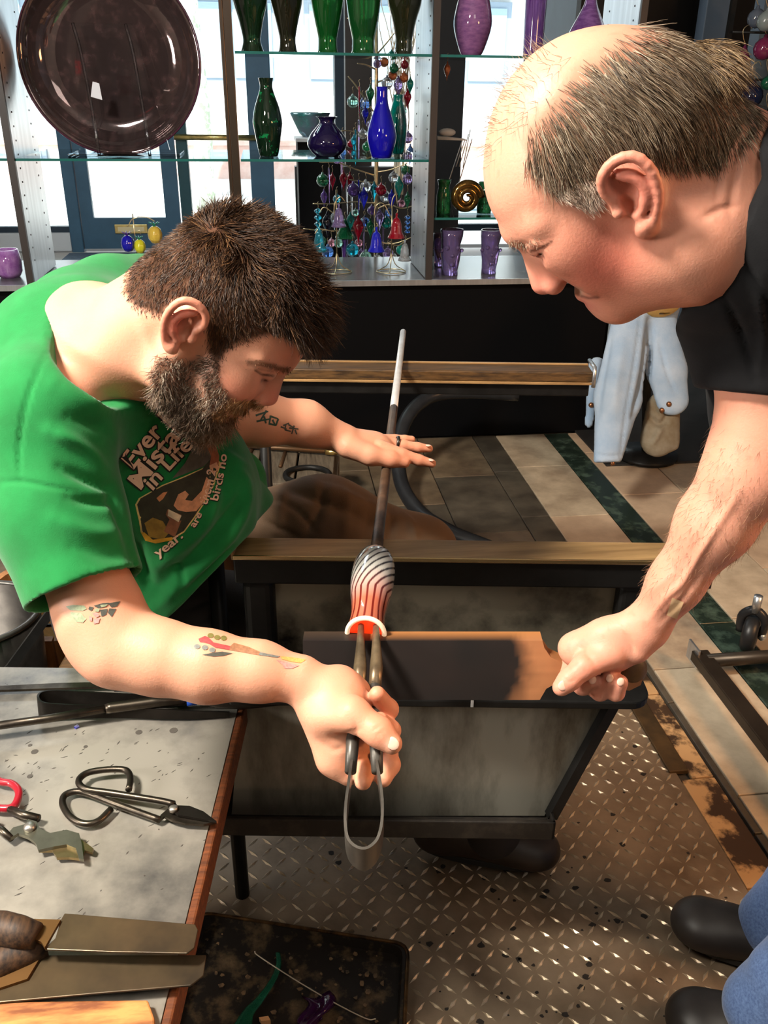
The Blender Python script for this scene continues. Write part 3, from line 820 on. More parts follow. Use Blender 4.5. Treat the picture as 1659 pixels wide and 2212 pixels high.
# ------------------------------------------------------------------ wooden paddle held under the lip
M_char = mat('charred_cherry', (0.012, 0.009, 0.007), 0.6, col2=(0.025, 0.017, 0.012), vscale=14)
zp = lambda px: 1.055 + (px - 700) * 0.00003
def PP(px, py, dz=0.0): return P(px, py, zp(px) + dz)
pdl = Thing('wooden_paddle', 'scorched wooden paddle held upright below the hot glass', 'paddle', PP(950, 1510))
out_px = [(654, 1384), (1172, 1384), (1176, 1400), (1190, 1420), (1215, 1432), (1250, 1437), (1290, 1432), (1325, 1424), (1360, 1418), (1385, 1430), (1392, 1455), (1384, 1480), (1360, 1492), (1330, 1489), (1290, 1480), (1240, 1472), (1205, 1474), (1180, 1488), (1166, 1512), (660, 1512), (655, 1470)]
thick = ray(829, 1400); tv = unit(np.array([FWD[0], FWD[1], 0])) * 0.020
# dense front face so that the burnt patch has soft edges
def paddle_mesh():
    from mathutils.geometry import delaunay_2d_cdt
    pts = []; xs_ = np.arange(650, 1400, 9); ys_ = np.arange(1376, 1520, 9)
    dense = []
    for i in range(len(out_px)):
        a = np.array(out_px[i], float); b = np.array(out_px[(i + 1) % len(out_px)], float)
        k = max(1, int(np.linalg.norm(b - a) / 10))
        for t in range(k): dense.append(a + (b - a) * t / k)
    dense = np.array(dense); nb = len(dense)
    gx = np.array([(x, y) for x in xs_ for y in ys_], float)
    ins = in_poly(gx, dense) & (seg_dist(gx, np.vstack([dense, dense[:1]]))[0] > 5)
    allp = np.vstack([dense, gx[ins]])
    r = delaunay_2d_cdt([Vector(p) for p in allp], [(i, (i + 1) % nb) for i in range(nb)], [], 1, 0.001)
    v2 = np.array([tuple(p) for p in r[0]]); tris = [tuple(f) for f in r[2]]
    front = np.array([PP(x, y) for x, y in v2]); back = front + tv
    N = len(v2); F = [t[::-1] for t in tris] + [tuple(i + N for i in t) for t in tris]
    F += [(i, (i + 1) % nb, N + (i + 1) % nb, N + i) for i in range(nb)]
    q = v2
    nz = vnoise(np.c_[q * 0.03, np.zeros(len(q))], 1.0, 3) * 18 + vnoise(np.c_[q * 0.09, np.zeros(len(q))], 1.0, 4) * 7
    edge = (q[:, 0] + nz - 1115) / 45 + ((q[:, 1] - 1440) / 90) ** 2 * 0.8
    w = np.clip(edge, 0, 1)[:, None]
    grain = (1 + 0.12 * vnoise(np.c_[q[:, :1] * 0.004, q[:, 1:] * 0.22, np.zeros(len(q))], 1.0, 8))[:, None]
    burn = np.array(srgb(17, 12, 10)) + np.array(srgb(36, 22, 16)) * np.clip(0.5 + 0.5 * vnoise(np.c_[q * 0.02, np.zeros(len(q))], 1, 9), 0, 1)[:, None] * 0.4
    woodc = np.array(srgb(160, 106, 68)) * grain
    c = burn * (1 - w) + woodc * w
    h = np.clip((q[:, 0] - 1190) / 60, 0, 1)[:, None]
    c = c * (1 - h * 0.55) + h * 0.55 * np.array(srgb(92, 68, 40))
    cb = np.where(q[:, :1] < 780, np.array(srgb(60, 44, 30)), np.array(srgb(170, 112, 62)) * 1.0) * np.ones((len(q), 3))
    return np.vstack([front, back]), F, np.vstack([c, cb * 0.9])
pv, pf, pc = paddle_mesh()
o = obj_from('blade_and_handle', pv, pf, mat('paddle_wood', (1, 1, 1), 0.55, attr=True, bump=0.05, bscale=80), pdl.loc, pdl.o, attr=pc, smooth=False)
kc = PP(1366, 1456) + tv * 0.5
pdl.part('knob', G().ball(kc, (0.0205, 0.0165, 0.0225), 20, 12, BA), mat('knob_wood', srgb(98, 76, 48), 0.5, col2=srgb(70, 52, 32), vscale=30), label='round turned end of the handle')

# ------------------------------------------------------------------ jacks in the seated man's right hand
M_jack = mat('jack_steel', srgb(82, 78, 72), 0.38, 0.5, var=0.25, vscale=30, rvar=0.08)
M_jack_b = mat('jack_blade_steel', srgb(140, 120, 92), 0.34, 0.45, col2=srgb(92, 78, 60), vscale=30)
JZ = lambda py: np.interp(py, [1340, 1380, 1480, 1600, 1700, 1780, 1870], [1.075, 1.045, 0.985, 0.925, 0.885, 0.862, 0.840])
jk = Thing('jacks', 'steel glassblowing jacks with blades inside the glass mouth', 'tongs', P(785, 1600, 0.95))
def JP(px, py, dz=0.0): return P(px, py, JZ(py) + dz)
jn = unit(np.cross(RGT, JP(785, 1800) - JP(785, 1400)))   # normal of the strap's bending plane
if jn @ FWD > 0: jn = -jn
def strap(g, path, half, thick):
    """ribbon with rectangular section: half-width along jn, thickness in the bending plane"""
    p = np.asarray(path); t = np.gradient(p, axis=0); V = []
    half = np.broadcast_to(half, (len(p),)); thick = np.broadcast_to(thick, (len(p),))
    for i in range(len(p)):
        s = unit(np.cross(t[i], jn))
        for (a, b) in ((-1, -1), (1, -1), (1, 1), (-1, 1)):
            V.append(p[i] + jn * a * half[i] + s * b * thick[i])
    n = len(p)
    f = [(i * 4 + k, i * 4 + (k + 1) % 4, (i + 1) * 4 + (k + 1) % 4, (i + 1) * 4 + k) for i in range(n - 1) for k in range(4)] + [(3, 2, 1, 0), tuple(range((n - 1) * 4, n * 4))]
    return g.add(V, f)
bow = [(760, 1650), (754, 1700), (748, 1750), (747, 1800), (756, 1838), (785, 1856), (812, 1838), (824, 1800), (826, 1750), (822, 1706), (813, 1650)]
bw_ = spline([JP(x, y) for x, y in bow], 40)
g = G(); strap(g, bw_, np.interp(np.linspace(0, 1, 40), [0, 0.3, 0.5, 0.7, 1], [0.008, 0.017, 0.021, 0.017, 0.008]), 0.0014)
jk.part('spring_bow', g, M_jack, auto=40)
for sgn, hx, tx in ((-1, [757, 762, 772, 776], [776, 778, 779, 780]), (1, [815, 812, 809, 810], [810, 813, 813, 812])):
    jk.part('handle', G().tube([JP(hx[0], 1668), JP(hx[1], 1600), JP(hx[2], 1530), JP(hx[3], 1480)], [0.0060, 0.0072, 0.0074, 0.0072], 12), M_jack)
    jk.part('blade', G().tube([JP(tx[0], 1484), JP(tx[1], 1440), JP(tx[2], 1390), JP(tx[3], 1342)], [0.0074, 0.0076, 0.0052, 0.0034], 12), M_jack_b)

# ------------------------------------------------------------------ side table with its metal top
M_tabtop = mat('galvanised_table_top', srgb(84, 82, 80), 0.36, 0.3, col2=srgb(154, 148, 137), vscale=4.5, detail=9, ramp=(0.36, 0.58), bump=0.02, bscale=40, rvar=0.12)
M_tabwood = mat('red_brown_wood', srgb(120, 66, 34), 0.55, col2=srgb(74, 40, 22), vscale=12, stretch=(1, 14, 14))
TT = 0.56
tb_ = Thing('side_table', 'low work table with scratched metal top and brown wooden edge', 'table', B(-0.58, 0.86, 0))
tb_.part('metal_top', bbox(G(), -0.96, -0.216, 0.50, 1.156, TT - 0.002, TT), M_tabtop, smooth=False)
tb_.part('wood_edge', bbox(G(), -0.216, -0.205, 0.50, 1.156, TT - 0.040, TT - 0.0005), M_tabwood, smooth=False, bevel=0.003)
tb_.part('wood_board', bbox(G(), -0.96, -0.216, 0.50, 1.156, TT - 0.040, TT - 0.002), M_tabwood, smooth=False)
for (u, v) in ((-0.42, 1.08), (-0.90, 1.08), (-0.36, 0.58), (-0.90, 0.58)):
    tb_.part('leg', bbox(G(), u - 0.018, u + 0.018, v - 0.018, v + 0.018, 0.006, TT - 0.04), M_iron, smooth=False, bevel=0.003)
g = G(); rs = random.Random(11)
for k in range(105):
    px, py = rs.uniform(0, 470), rs.uniform(1570, 2000)
    if k < 60: px, py = rs.gauss(rs.choice([60, 230, 330]), 40), rs.gauss(1650, 50)
    if px > 520 - (py - 1530) * 0.27 or px < 0: continue
    c = PH(px, py, TT); L, w, a = rs.uniform(0.0012, 0.0048), rs.uniform(0.0004, 0.0010), math.radians(rs.gauss(50, 22))
    d = EX * math.cos(a) + EY * math.sin(a); e = np.cross(EZ, d)
    g.slab([c - d * L, c - e * w, c + d * L, c + e * w], (0, 0, 0.0004))
for (px, py, R) in ((65, 1610, 0.003), (65, 1677, 0.004), (300, 1582, 0.005), (375, 1578, 0.006), (185, 1613, 0.003), (75, 1624, 0.005)):
    c = PH(px, py, TT); g.slab([c + R * (math.cos(t) * EX + math.sin(t) * EY) for t in np.linspace(0, 2 * math.pi, 10, endpoint=False)], (0, 0, 0.0004))
tb_.part('scratches', g, mat('scratch_soot', (0.07, 0.06, 0.05), 0.6), kind='stuff', smooth=False)

def T(px, py, dz=0.006): return PH(px, py, TT + dz)
# tools lying on the table
M_tool = mat('tool_steel', srgb(84, 76, 66), 0.36, 0.9, col2=srgb(52, 46, 40), vscale=24, rvar=0.08)
M_toolb = mat('dark_tool_steel', srgb(40, 36, 32), 0.42, 0.8, var=0.3, vscale=20)
tl = Thing('flat_tongs', 'flat steel tongs lying at the far edge of the table', 'tongs', T(180, 1484))
tl.part('flat_blade', G().slab([T(-60, 1497), T(-60, 1489), T(120, 1480), T(246, 1477), T(247, 1487), T(120, 1491)], (0, 0, 0.004)), M_tool, smooth=False)
tl.part('round_handle', G().tube([T(244, 1482, 0.008), T(300, 1479, 0.008), T(420, 1474, 0.008)], 0.007, 10), M_toolb)
jl = Thing('large_tweezers', 'big bent steel tweezers lying on the table, bow to the left', 'tongs', T(250, 1525))
bow2 = spline([T(400, 1512, 0.012), T(300, 1513, 0.013), T(200, 1510, 0.014), T(125, 1508, 0.015), T(92, 1514, 0.016), T(84, 1527, 0.016), T(98, 1536, 0.016), T(150, 1537, 0.014), T(250, 1538, 0.012), T(400, 1544, 0.010), T(496, 1543, 0.007)], 50)
def ribbon(g, path, half, th, axis):
    p = np.asarray(path); t = np.gradient(p, axis=0); V = []; half = np.broadcast_to(half, (len(p),))
    for i in range(len(p)):
        s = unit(np.cross(t[i], axis))
        for (a, b) in ((-1, -1), (1, -1), (1, 1), (-1, 1)): V.append(p[i] + np.asarray(axis) * a * half[i] + s * b * th)
    n = len(p)
    return g.add(V, [(i * 4 + k, i * 4 + (k + 1) % 4, (i + 1) * 4 + (k + 1) % 4, (i + 1) * 4 + k) for i in range(n - 1) for k in range(4)] + [(3, 2, 1, 0), tuple(range((n - 1) * 4, n * 4))])
g = G(); ribbon(g, bow2, np.interp(np.linspace(0, 1, 50), [0, 0.25, 0.5, 0.8, 1], [0.008, 0.012, 0.0155, 0.009, 0.004]), 0.0016, unit([0, 0.3, 1.0]))
jl.part('spring_bow', g, M_toolb, auto=40)
lt = Thing('long_handled_tool', 'long steel tool with blue tape on its dark handle', 'tool', T(300, 1535))
lt.part('shaft', G().tube([T(-80, 1578, 0.024), T(100, 1553, 0.024), T(232, 1531, 0.024)], 0.0062, 10), M_tool)
lt.part('collar', G().tube([T(228, 1532, 0.024), T(240, 1529, 0.024), T(330, 1517, 0.025), T(400, 1511, 0.026)], [0.0072, 0.0080, 0.0085, 0.0088], 12), M_tool)
lt.part('blue_tape', G().tube([T(404, 1511, 0.0262), T(425, 1509, 0.0264)], 0.0096, 14), mat('blue_tape', srgb(28, 74, 168), 0.5), label='band of blue tape')
lt.part('dark_handle', G().tube(spline([T(422, 1509, 0.0264), T(450, 1509, 0.026), T(480, 1514, 0.026), T(540, 1514, 0.026), T(610, 1506, 0.026)], 14), np.interp(np.linspace(0, 1, 14), [0, 0.2, 0.4, 1], [0.0088, 0.0095, 0.014, 0.014]), 12, flat=0.7), M_toolb)

# diamond shears
sh = Thing('trimming_shears', 'dark iron shears with two looped handles, blades to the right', 'shears', T(300, 1730))
lp1 = [(376, 1737), (340, 1729), (240, 1713), (190, 1706), (172, 1695), (172, 1682), (190, 1669), (225, 1663), (262, 1662), (277, 1668), (282, 1684), (278, 1706)]
lp2 = [(345, 1771), (300, 1755), (240, 1733), (190, 1714), (162, 1710), (140, 1718), (135, 1735), (146, 1758), (165, 1774), (190, 1780), (215, 1772), (240, 1748)]
sh.part('handle_loop', G().tube(spline([T(x, y, 0.016) for x, y in lp1], 44), 0.0044, 10), M_tool)
sh.part('handle_loop', G().tube(spline([T(x, y, 0.009) for x, y in lp2], 44), 0.0044, 10), M_tool)
sh.part('blade', G().slab([T(x, y, 0.008) for x, y in ((340, 1776), (348, 1764), (362, 1752), (380, 1748), (400, 1760), (430, 1768), (468, 1779), (440, 1785), (400, 1783), (372, 1776), (355, 1768), (345, 1776))], (0, 0, 0.0035)), M_tool, smooth=False)
sh.part('blade', G().slab([T(x, y, 0.0125) for x, y in ((368, 1732), (378, 1737), (384, 1744), (410, 1745), (440, 1757), (468, 1778), (430, 1772), (385, 1764), (364, 1748), (362, 1738))], (0, 0, 0.0035)), M_toolb, smooth=False)
sh.part('pivot_bolt', G().lathe([(0.0058, 0), (0.0058, 0.004), (0.004, 0.0055), (0, 0.0055)], T(375, 1750, 0.0155), (0, 0, 1), 8), mat('bolt_steel', (0.5, 0.47, 0.42), 0.35, 0.9))
rs_ = Thing('diamond_shears', 'grey diamond shears with red looped handles at the table edge', 'shears', T(60, 1780))
M_red = mat('red_dipped_grip', srgb(150, 20, 36), 0.35, coat=0.3)
rs_.part('red_handle', G().tube(spline([T(x, y, 0.012) for x, y in ((-40, 1670), (0, 1688), (25, 1693), (40, 1708), (38, 1728), (26, 1744), (0, 1746), (-40, 1738))], 30), 0.0050, 10), M_red, label='red plastic-dipped loop handle')
rs_.part('red_handle', G().tube(spline([T(x, y, 0.012) for x, y in ((-90, 1720), (-40, 1762), (-10, 1775))], 12), 0.0050, 10), M_red)
rs_.part('shank', G().tube([T(18, 1746, 0.012), T(50, 1760, 0.012), T(84, 1768, 0.012)], [0.0046, 0.0055, 0.005], 10), M_tool)
rs_.part('shank', G().tube([T(-20, 1775, 0.012), T(5, 1795, 0.012), T(25, 1812, 0.012)], [0.0046, 0.005, 0.004], 10), M_tool)
M_shear = mat('grey_shear_steel', srgb(112, 110, 96), 0.36, 0.85, var=0.2, vscale=26)
rs_.part('jaw', G().slab([T(x, y, 0.010) for x, y in ((18, 1806), (30, 1793), (55, 1786), (62, 1775), (80, 1780), (88, 1796), (110, 1805), (145, 1798), (172, 1806), (178, 1830), (182, 1862), (172, 1860), (165, 1838), (145, 1830), (120, 1834), (84, 1842), (78, 1826), (62, 1814), (40, 1806), (24, 1816))], (0, 0, 0.0045)), M_shear, smooth=False)
rs_.part('jaw', G().slab([T(x, y, 0.006) for x, y in ((84, 1842), (148, 1826), (166, 1812), (190, 1828), (203, 1838), (200, 1846), (184, 1842), (178, 1860), (150, 1857), (124, 1858), (114, 1842))], (0, 0, 0.004)), mat('worn_jaw_steel', srgb(150, 130, 92), 0.3, 0.9, var=0.3, vscale=24), smooth=False)
rs_.part('pivot_bolt', G().lathe([(0.0075, 0), (0.0075, 0.004), (0.005, 0.007), (0, 0.007)], T(65, 1790, 0.014), (0, 0, 1), 10), mat('bolt_steel', (0.5, 0.47, 0.42), 0.35, 0.9))
single('glass_chip', G().slab([T(160, 1572, 0), T(168, 1568, 0), T(172, 1572, 0), T(164, 1576, 0)], (0, 0, 0.003)), glass('blue_chip', (0.02, 0.03, 0.7), 0.1, trans=0.3), 'tiny blue glass chip on the metal table top', 'glass chip', smooth=False)

# two flat metal paddles at the front of the table
M_pad = mat('heat_stained_paddle', srgb(98, 82, 60), 0.34, 0.5, col2=srgb(52, 44, 34), vscale=7, rvar=0.08)
M_handle = mat('burnt_handle_wood', srgb(82, 58, 38), 0.6, col2=srgb(30, 20, 14), vscale=26, stretch=(8, 1, 8))
def metal_paddle(label, blade, tang, hz, handle):
    th = Thing('metal_paddle', label, 'paddle', T(*blade[0], hz), 'flat metal paddles at the table front')
    th.part('blade', G().slab([T(x, y, hz) for x, y in blade], (0, 0, 0.0026)), M_pad, smooth=False, bevel=0.0008)
    th.part('tang', G().slab([T(x, y, hz + 0.002) for x, y in tang], (0, 0, 0.004)), mat('tang_brass', srgb(126, 92, 54), 0.4, 0.8), smooth=False)
    th.part('handle', G().tube([T(x, y, hz + 0.006) for x, y in handle], [0.013, 0.017, 0.018, 0.014], 14), M_handle)
metal_paddle('rusty flat metal paddle, upper of the two, reaching over the table corner', [(97, 2054), (120, 2030), (132, 1990), (140, 1976), (422, 2000), (428, 2012), (420, 2050), (404, 2063), (250, 2060)], [(-20, 1988), (60, 1990), (132, 1992), (98, 2052), (90, 2040), (40, 2020)], 0.036, [(80, 2022), (40, 2014), (0, 2006), (-60, 1996)])
metal_paddle('wide flat metal paddle, lower of the two, nearest the camera', [(-40, 2172), (-40, 2090), (70, 2066), (446, 2066), (440, 2110), (412, 2132), (200, 2150)], [(-60, 2100), (0, 2092), (90, 2070), (60, 2120), (0, 2140)], 0.014, [(100, 2040), (60, 2056), (0, 2080), (-60, 2100)])
single('wood_board', G().slab([T(-120, 2290, 0.001), T(-120, 2182, 0.001), T(322, 2176, 0.001), T(336, 2215, 0.001), T(340, 2290, 0.001)], (0, 0, 0.012)), mat('scorched_pine', srgb(206, 140, 78), 0.6, col2=srgb(120, 66, 32), vscale=9, ramp=(0.42, 0.66), stretch=(1, 5, 5)), 'orange scorched pine board at the bottom left corner', 'board', smooth=False, bevel=0.002)

# ------------------------------------------------------------------ scrap pan on the floor
ps = [PH(x, y, 0.03) for x, y in ((432, 1970), (882, 2040), (868, 2330), (330, 2250))]
M_pan = mat('crusted_pan', (0.020, 0.015, 0.011), 0.6, 0.3, col2=srgb(132, 108, 78), vscale=22, detail=10, ramp=(0.50, 0.72), bump=0.2, bscale=60)
pan = Thing('scrap_pan', 'crusted dark baking pan on the floor holding glass scraps', 'pan', sum(ps) / 4 - [0, 0, 0.026])
cc = sum(ps) / 4
def rounded(poly, r, n=5):
    out = []; m = len(poly)
    for i in range(m):
        a, b, c = np.array(poly[i - 1]), np.array(poly[i]), np.array(poly[(i + 1) % m])
        p, q = b + unit(a - b) * r, b + unit(c - b) * r
        for t in np.linspace(0, 1, n): out.append((1 - t) ** 2 * p + 2 * t * (1 - t) * b + t * t * q)
    return out
rim = rounded([p for p in ps], 0.025); inn = rounded([cc + (p - cc) * 0.955 for p in ps], 0.022); flo = rounded([cc + (p - cc) * 0.93 - [0, 0, 0.02] for p in ps], 0.02)
n = len(rim); V = rim + inn + flo + [p - np.array([0, 0, 0.024]) for p in rim]
F = [(i, (i + 1) % n, n + (i + 1) % n, n + i) for i in range(n)] + [(n + i, n + (i + 1) % n, 2 * n + (i + 1) % n, 2 * n + i) for i in range(n)] + [tuple(range(2 * n, 3 * n))] + [((i + 1) % n, i, 3 * n + i, 3 * n + (i + 1) % n) for i in range(n)]
g = G(); g.add(V, F)
pan.part('shell', g, M_pan, smooth=False)
pan.part('rim', G().tube(rim, 0.0035, 8, closed=True), mat('worn_pan_rim', srgb(118, 84, 48), 0.4, 0.7, col2=srgb(50, 36, 24), vscale=30))
def FP(px, py, h=0.014): return PH(px, py, h)
single('glass_cane', G().tube(spline([FP(600, 2058, 0.016), FP(602, 2085, 0.016), FP(588, 2120, 0.018), FP(560, 2160, 0.018), FP(535, 2190, 0.02), FP(520, 2230, 0.02)], 30), np.interp(np.linspace(0, 1, 30), [0, 0.5, 0.8, 1], [0.004, 0.006, 0.010, 0.018]), 10, flat=0.5), glass('green_scrap', srgb(40, 120, 90), 0.15, trans=0.5, var=0.4, vscale=60), 'curved green glass cane scrap in the pan', 'glass scrap')
single('wire', G().tube(spline([FP(550, 2055, 0.02), FP(560, 2066, 0.02), FP(640, 2118, 0.02), FP(720, 2165, 0.022), FP(790, 2200, 0.018), FP(812, 2201, 0.018)], 30), 0.0011, 6), mat('pale_wire', (0.75, 0.66, 0.5), 0.4, 0.4), 'thin pale wire lying across the scrap pan', 'wire')
g = G(); g.grid(lambda a, b: FP(655 + 55 * a + 14 * math.sin(5 * b), 2150 + 60 * b + 10 * math.sin(4 * a), 0.016 + 0.014 * math.sin(3.1 * a) * math.sin(3.1 * b + 0.2) + 0.004 * math.sin(9 * a + 4 * b)), 12, 12)
o = single('glass_scrap', g, glass('dark_purple_scrap', (0.06, 0.01, 0.07), 0.08, trans=0.3), 'curled dark purple glass scrap in the pan', 'glass scrap')
o.modifiers.new('s', 'SOLIDIFY').thickness = 0.003
single('glass_scrap', G().slab([FP(565, 2214), FP(560, 2206), FP(580, 2203), FP(585, 2212)], (0, 0, 0.01)), mat('peach_scrap', srgb(222, 170, 120), 0.4), 'small peach coloured scrap at the pan bottom', 'glass scrap', smooth=False)
g = G(); rs = random.Random(8)
for k in range(70):
    px, py = rs.uniform(440, 860), rs.uniform(2000, 2210); c = FP(px, py, 0.0115); R = rs.uniform(0.0015, 0.006)
    n = 6; g.slab([c + R * rs.uniform(0.4, 1.2) * (math.cos(2 * math.pi * t / n) * EX + math.sin(2 * math.pi * t / n) * EY) for t in range(n)], (0, 0, rs.uniform(0.0005, 0.002)))
pan.part('crumbs', g, mat('crumbs', srgb(150, 118, 82), 0.7, col2=srgb(70, 60, 50), vscale=60), kind='stuff', smooth=False)
# ------------------------------------------------------------------ people
def head_frame(px, py, z, f2, phi, psi=0.0, near=1):
    """local head axes: x forward, y up, z towards the side the camera sees"""
    o = P(px, py, z); t = -unit(ray(px, py)); r = unit(RGT - t * (RGT @ t)); u = np.cross(t, r)
    f2 = np.asarray(f2, float) / np.linalg.norm(f2)
    F = f2[0] * r - f2[1] * u
    up2 = np.array([f2[1], -f2[0]]) if f2[0] > 0 else np.array([-f2[1], f2[0]])
    U = up2[0] * r - up2[1] * u
    up = U * math.cos(phi) + t * math.sin(phi); lat = t * math.cos(phi) - U * math.sin(phi)
    F2 = F * math.cos(psi) + lat * math.sin(psi); lat2 = lat * math.cos(psi) - F * math.sin(psi)
    return o, np.array([F2, up, lat2])

def build_head(S, o, A, q):
    W = lambda x, y, z=0.0: o + x * A[0] + y * A[1] + z * A[2]
    def both(fn):
        for s in (1, -1): fn(s)
    c, r = q['skull']; S.ell(W(*c), r, A, k=0.02)
    c, r = q['fore']; S.ell(W(*c), r, A, k=0.014)
    c, r = q['face']; S.ell(W(*c), r, A, k=0.02)
    bx, by = q['brow']
    both(lambda s: S.ell(W(bx - 0.038, by - 0.038, s * 0.040), (0.028, 0.021, 0.019), A, k=0.03))      # cheekbone
    both(lambda s: S.cone(W(bx - 0.011, by, s * 0.008), W(bx - 0.034, by - 0.001, s * 0.047), 0.011, 0.010, 0.014))   # brow
    ux, uy = q['ulip']; lx, ly = q['llip']; cx, cy = q['chin']
    S.ell(W(ux - 0.031, (uy + ly) / 2 + 0.004, 0), (0.0265, 0.026, 0.032), A, k=0.014)
    S.ball(W(cx - 0.018, cy, 0), 0.018, 0.02)
    both(lambda s: S.cone(W(cx - 0.020, cy - 0.002, s * 0.012), W(q['gon'][0], q['gon'][1], s * 0.050), 0.015, 0.017, 0.02))
    both(lambda s: S.cone(W(q['gon'][0], q['gon'][1], s * 0.050), W(0.004, 0.0, s * 0.062), 0.016, 0.012, 0.02))
    both(lambda s: S.ell(W(bx - 0.045, (by + cy) / 2 - 0.012, s * 0.038), (0.034, 0.034, 0.022), A, k=0.02))    # cheek
    S.ell(W(cx - 0.055, cy + 0.012, 0), (0.050, 0.028, 0.044), A, k=0.02)
    # eyes
    ex, ey = q['eye']
    both(lambda s: S.ell(W(ex + 0.014, ey - 0.001, s * 0.033), (0.0115, 0.0085, 0.016), A, k=0.012, op='s'))
    both(lambda s: S.ball(W(ex - 0.0015, ey, s * 0.031), 0.0130, 0.003))
    both(lambda s: S.cone(W(ex + 0.004, ey + 0.0075, s * 0.020), W(ex - 0.002, ey + 0.006, s * 0.046), 0.0040, 0.0034, 0.004))   # lid fold
    both(lambda s: S.cone(W(ex + 0.0108, ey - 0.0048, s * 0.024), W(ex + 0.0030, ey - 0.0055, s * 0.043), 0.0013, 0.0012, 0.0015, 's'))
    # nose
    nx, ny = q['nasion']; tx, ty = q['tip']; sx_, sy_ = q['subn']
    S.cone(W(nx - 0.008, ny, 0), W(tx - 0.0115, ty, 0), 0.0075, 0.0112, 0.008)
    both(lambda s: S.ball(W(tx - 0.017, ty - 0.007, s * 0.0115), 0.0085, 0.006))
    both(lambda s: S.cone(W(nx - 0.014, ny - 0.002, s * 0.006), W(tx - 0.024, ty - 0.004, s * 0.013), 0.007, 0.009, 0.010))
    S.cone(W(tx - 0.012, ty - 0.006, 0), W(sx_ - 0.004, sy_ + 0.001, 0), 0.006, 0.005, 0.005)
    both(lambda s: S.ell(W(tx - 0.0145, ty - 0.0165, s * 0.0075), (0.0058, 0.0042, 0.0030), A, k=0.003, op='s'))
    # lips
    both(lambda s: S.cone(W(ux - 0.006, uy, 0), W(ux - 0.019, uy - 0.004, s * 0.023), 0.0062, 0.0028, 0.005))
    both(lambda s: S.cone(W(lx - 0.0065, ly, 0), W(lx - 0.018, ly + 0.003, s * 0.021), 0.0066, 0.0028, 0.005))
    mx, my = (ux + lx) / 2, (uy + ly) / 2
    both(lambda s: S.cone(W(mx + 0.0005, my, 0), W(mx - 0.0165, my - 0.0005, s * 0.026), q.get('gap', 0.0020), 0.0012, 0.0025, 's'))
    # ears
    e = q.get('ear', (0, 0, 1.0, 0.0)); k = e[2]; ca, sa = math.cos(e[3]), math.sin(e[3])
    def Ew(x, y, z, s):
        x, y = k * (ca * x - sa * y), k * (sa * x + ca * y)
        return W(e[0] + x, e[1] + y, s * (q['earw'] + (z - 0.074) * k))
    def ear(s):
        S.ell(Ew(-0.013, 0.003, 0.078, s), (0.018 * k, 0.029 * k, 0.0058), A, k=0.004)
        S.cone(Ew(-0.004, 0.0, 0.066, s), Ew(-0.010, 0.002, 0.078, s), 0.013 * k, 0.012 * k, 0.006)
        S.ell(Ew(-0.011, 0.010, 0.086, s), (0.0105 * k, 0.015 * k, 0.0075), A, k=0.004, op='s')
        S.ell(Ew(-0.005, -0.003, 0.084, s), (0.0075 * k, 0.010 * k, 0.010), A, k=0.004, op='s')
        hx = [(0.002, 0.004, 0.079), (0.006, 0.018, 0.082), (0.001, 0.031, 0.086), (-0.013, 0.036, 0.090), (-0.027, 0.030, 0.094), (-0.032, 0.013, 0.095), (-0.029, -0.005, 0.092), (-0.020, -0.020, 0.087), (-0.011, -0.029, 0.082), (-0.003, -0.029, 0.079)]
        p = spline([Ew(*h, s) for h in hx], 22)
        S.chain(p, np.interp(np.linspace(0, 1, 22), [0, 0.3, 0.7, 1], [0.0034, 0.0042, 0.0040, 0.0048]) * k, 0.003)
        S.chain(spline([Ew(*h, s) for h in ((-0.010, 0.024, 0.086), (-0.020, 0.014, 0.089), (-0.021, 0.0, 0.089), (-0.013, -0.012, 0.086))], 8), [0.0038 * k] * 8, 0.004)
        S.ball(Ew(-0.007, -0.026, 0.082, s), 0.0078 * k, 0.004)
        S.ball(Ew(0.005, -0.004, 0.079, s), 0.0052 * k, 0.004)
        S.ball(Ew(-0.007, -0.015, 0.083, s), 0.0042 * k, 0.004)
    both(ear)
    return W

def to_local(V, o, A): return (V - o) @ A.T
def sm(x, a, b):
    t = np.clip((x - a) / (b - a), 0, 1); return t * t * (3 - 2 * t)
def blob(p, c, r): return np.exp(-(np.linalg.norm((p - np.asarray(c)) / np.asarray(r), axis=1) ** 2))
def stroke(V, N, strokes):
    """press folds into a surface along curves traced on the side that faces the viewer"""
    q = proj(V); face = np.clip((N @ -FWD) * 2.0, 0, 1); d = np.zeros(len(V))
    for path, sig, amp in strokes:
        path = spline(path, 24) if len(path) > 2 else np.asarray(path, float)
        b = path.min(0) - 4 * sig; t = path.max(0) + 4 * sig
        i = np.nonzero(((q[:, :2] > b) & (q[:, :2] < t)).all(1) & (face > 0))[0]
        if not len(i): continue
        e, par = seg_dist(q[i, :2], path)
        d[i] += amp * np.exp(-(e / sig) ** 2) * face[i] * np.sin(np.clip(par, 0.04, 0.96) * math.pi) ** 0.5
    return V + N * d[:, None]
def mixc(c, w, col):
    return c * (1 - w[:, None]) + w[:, None] * np.asarray(col)

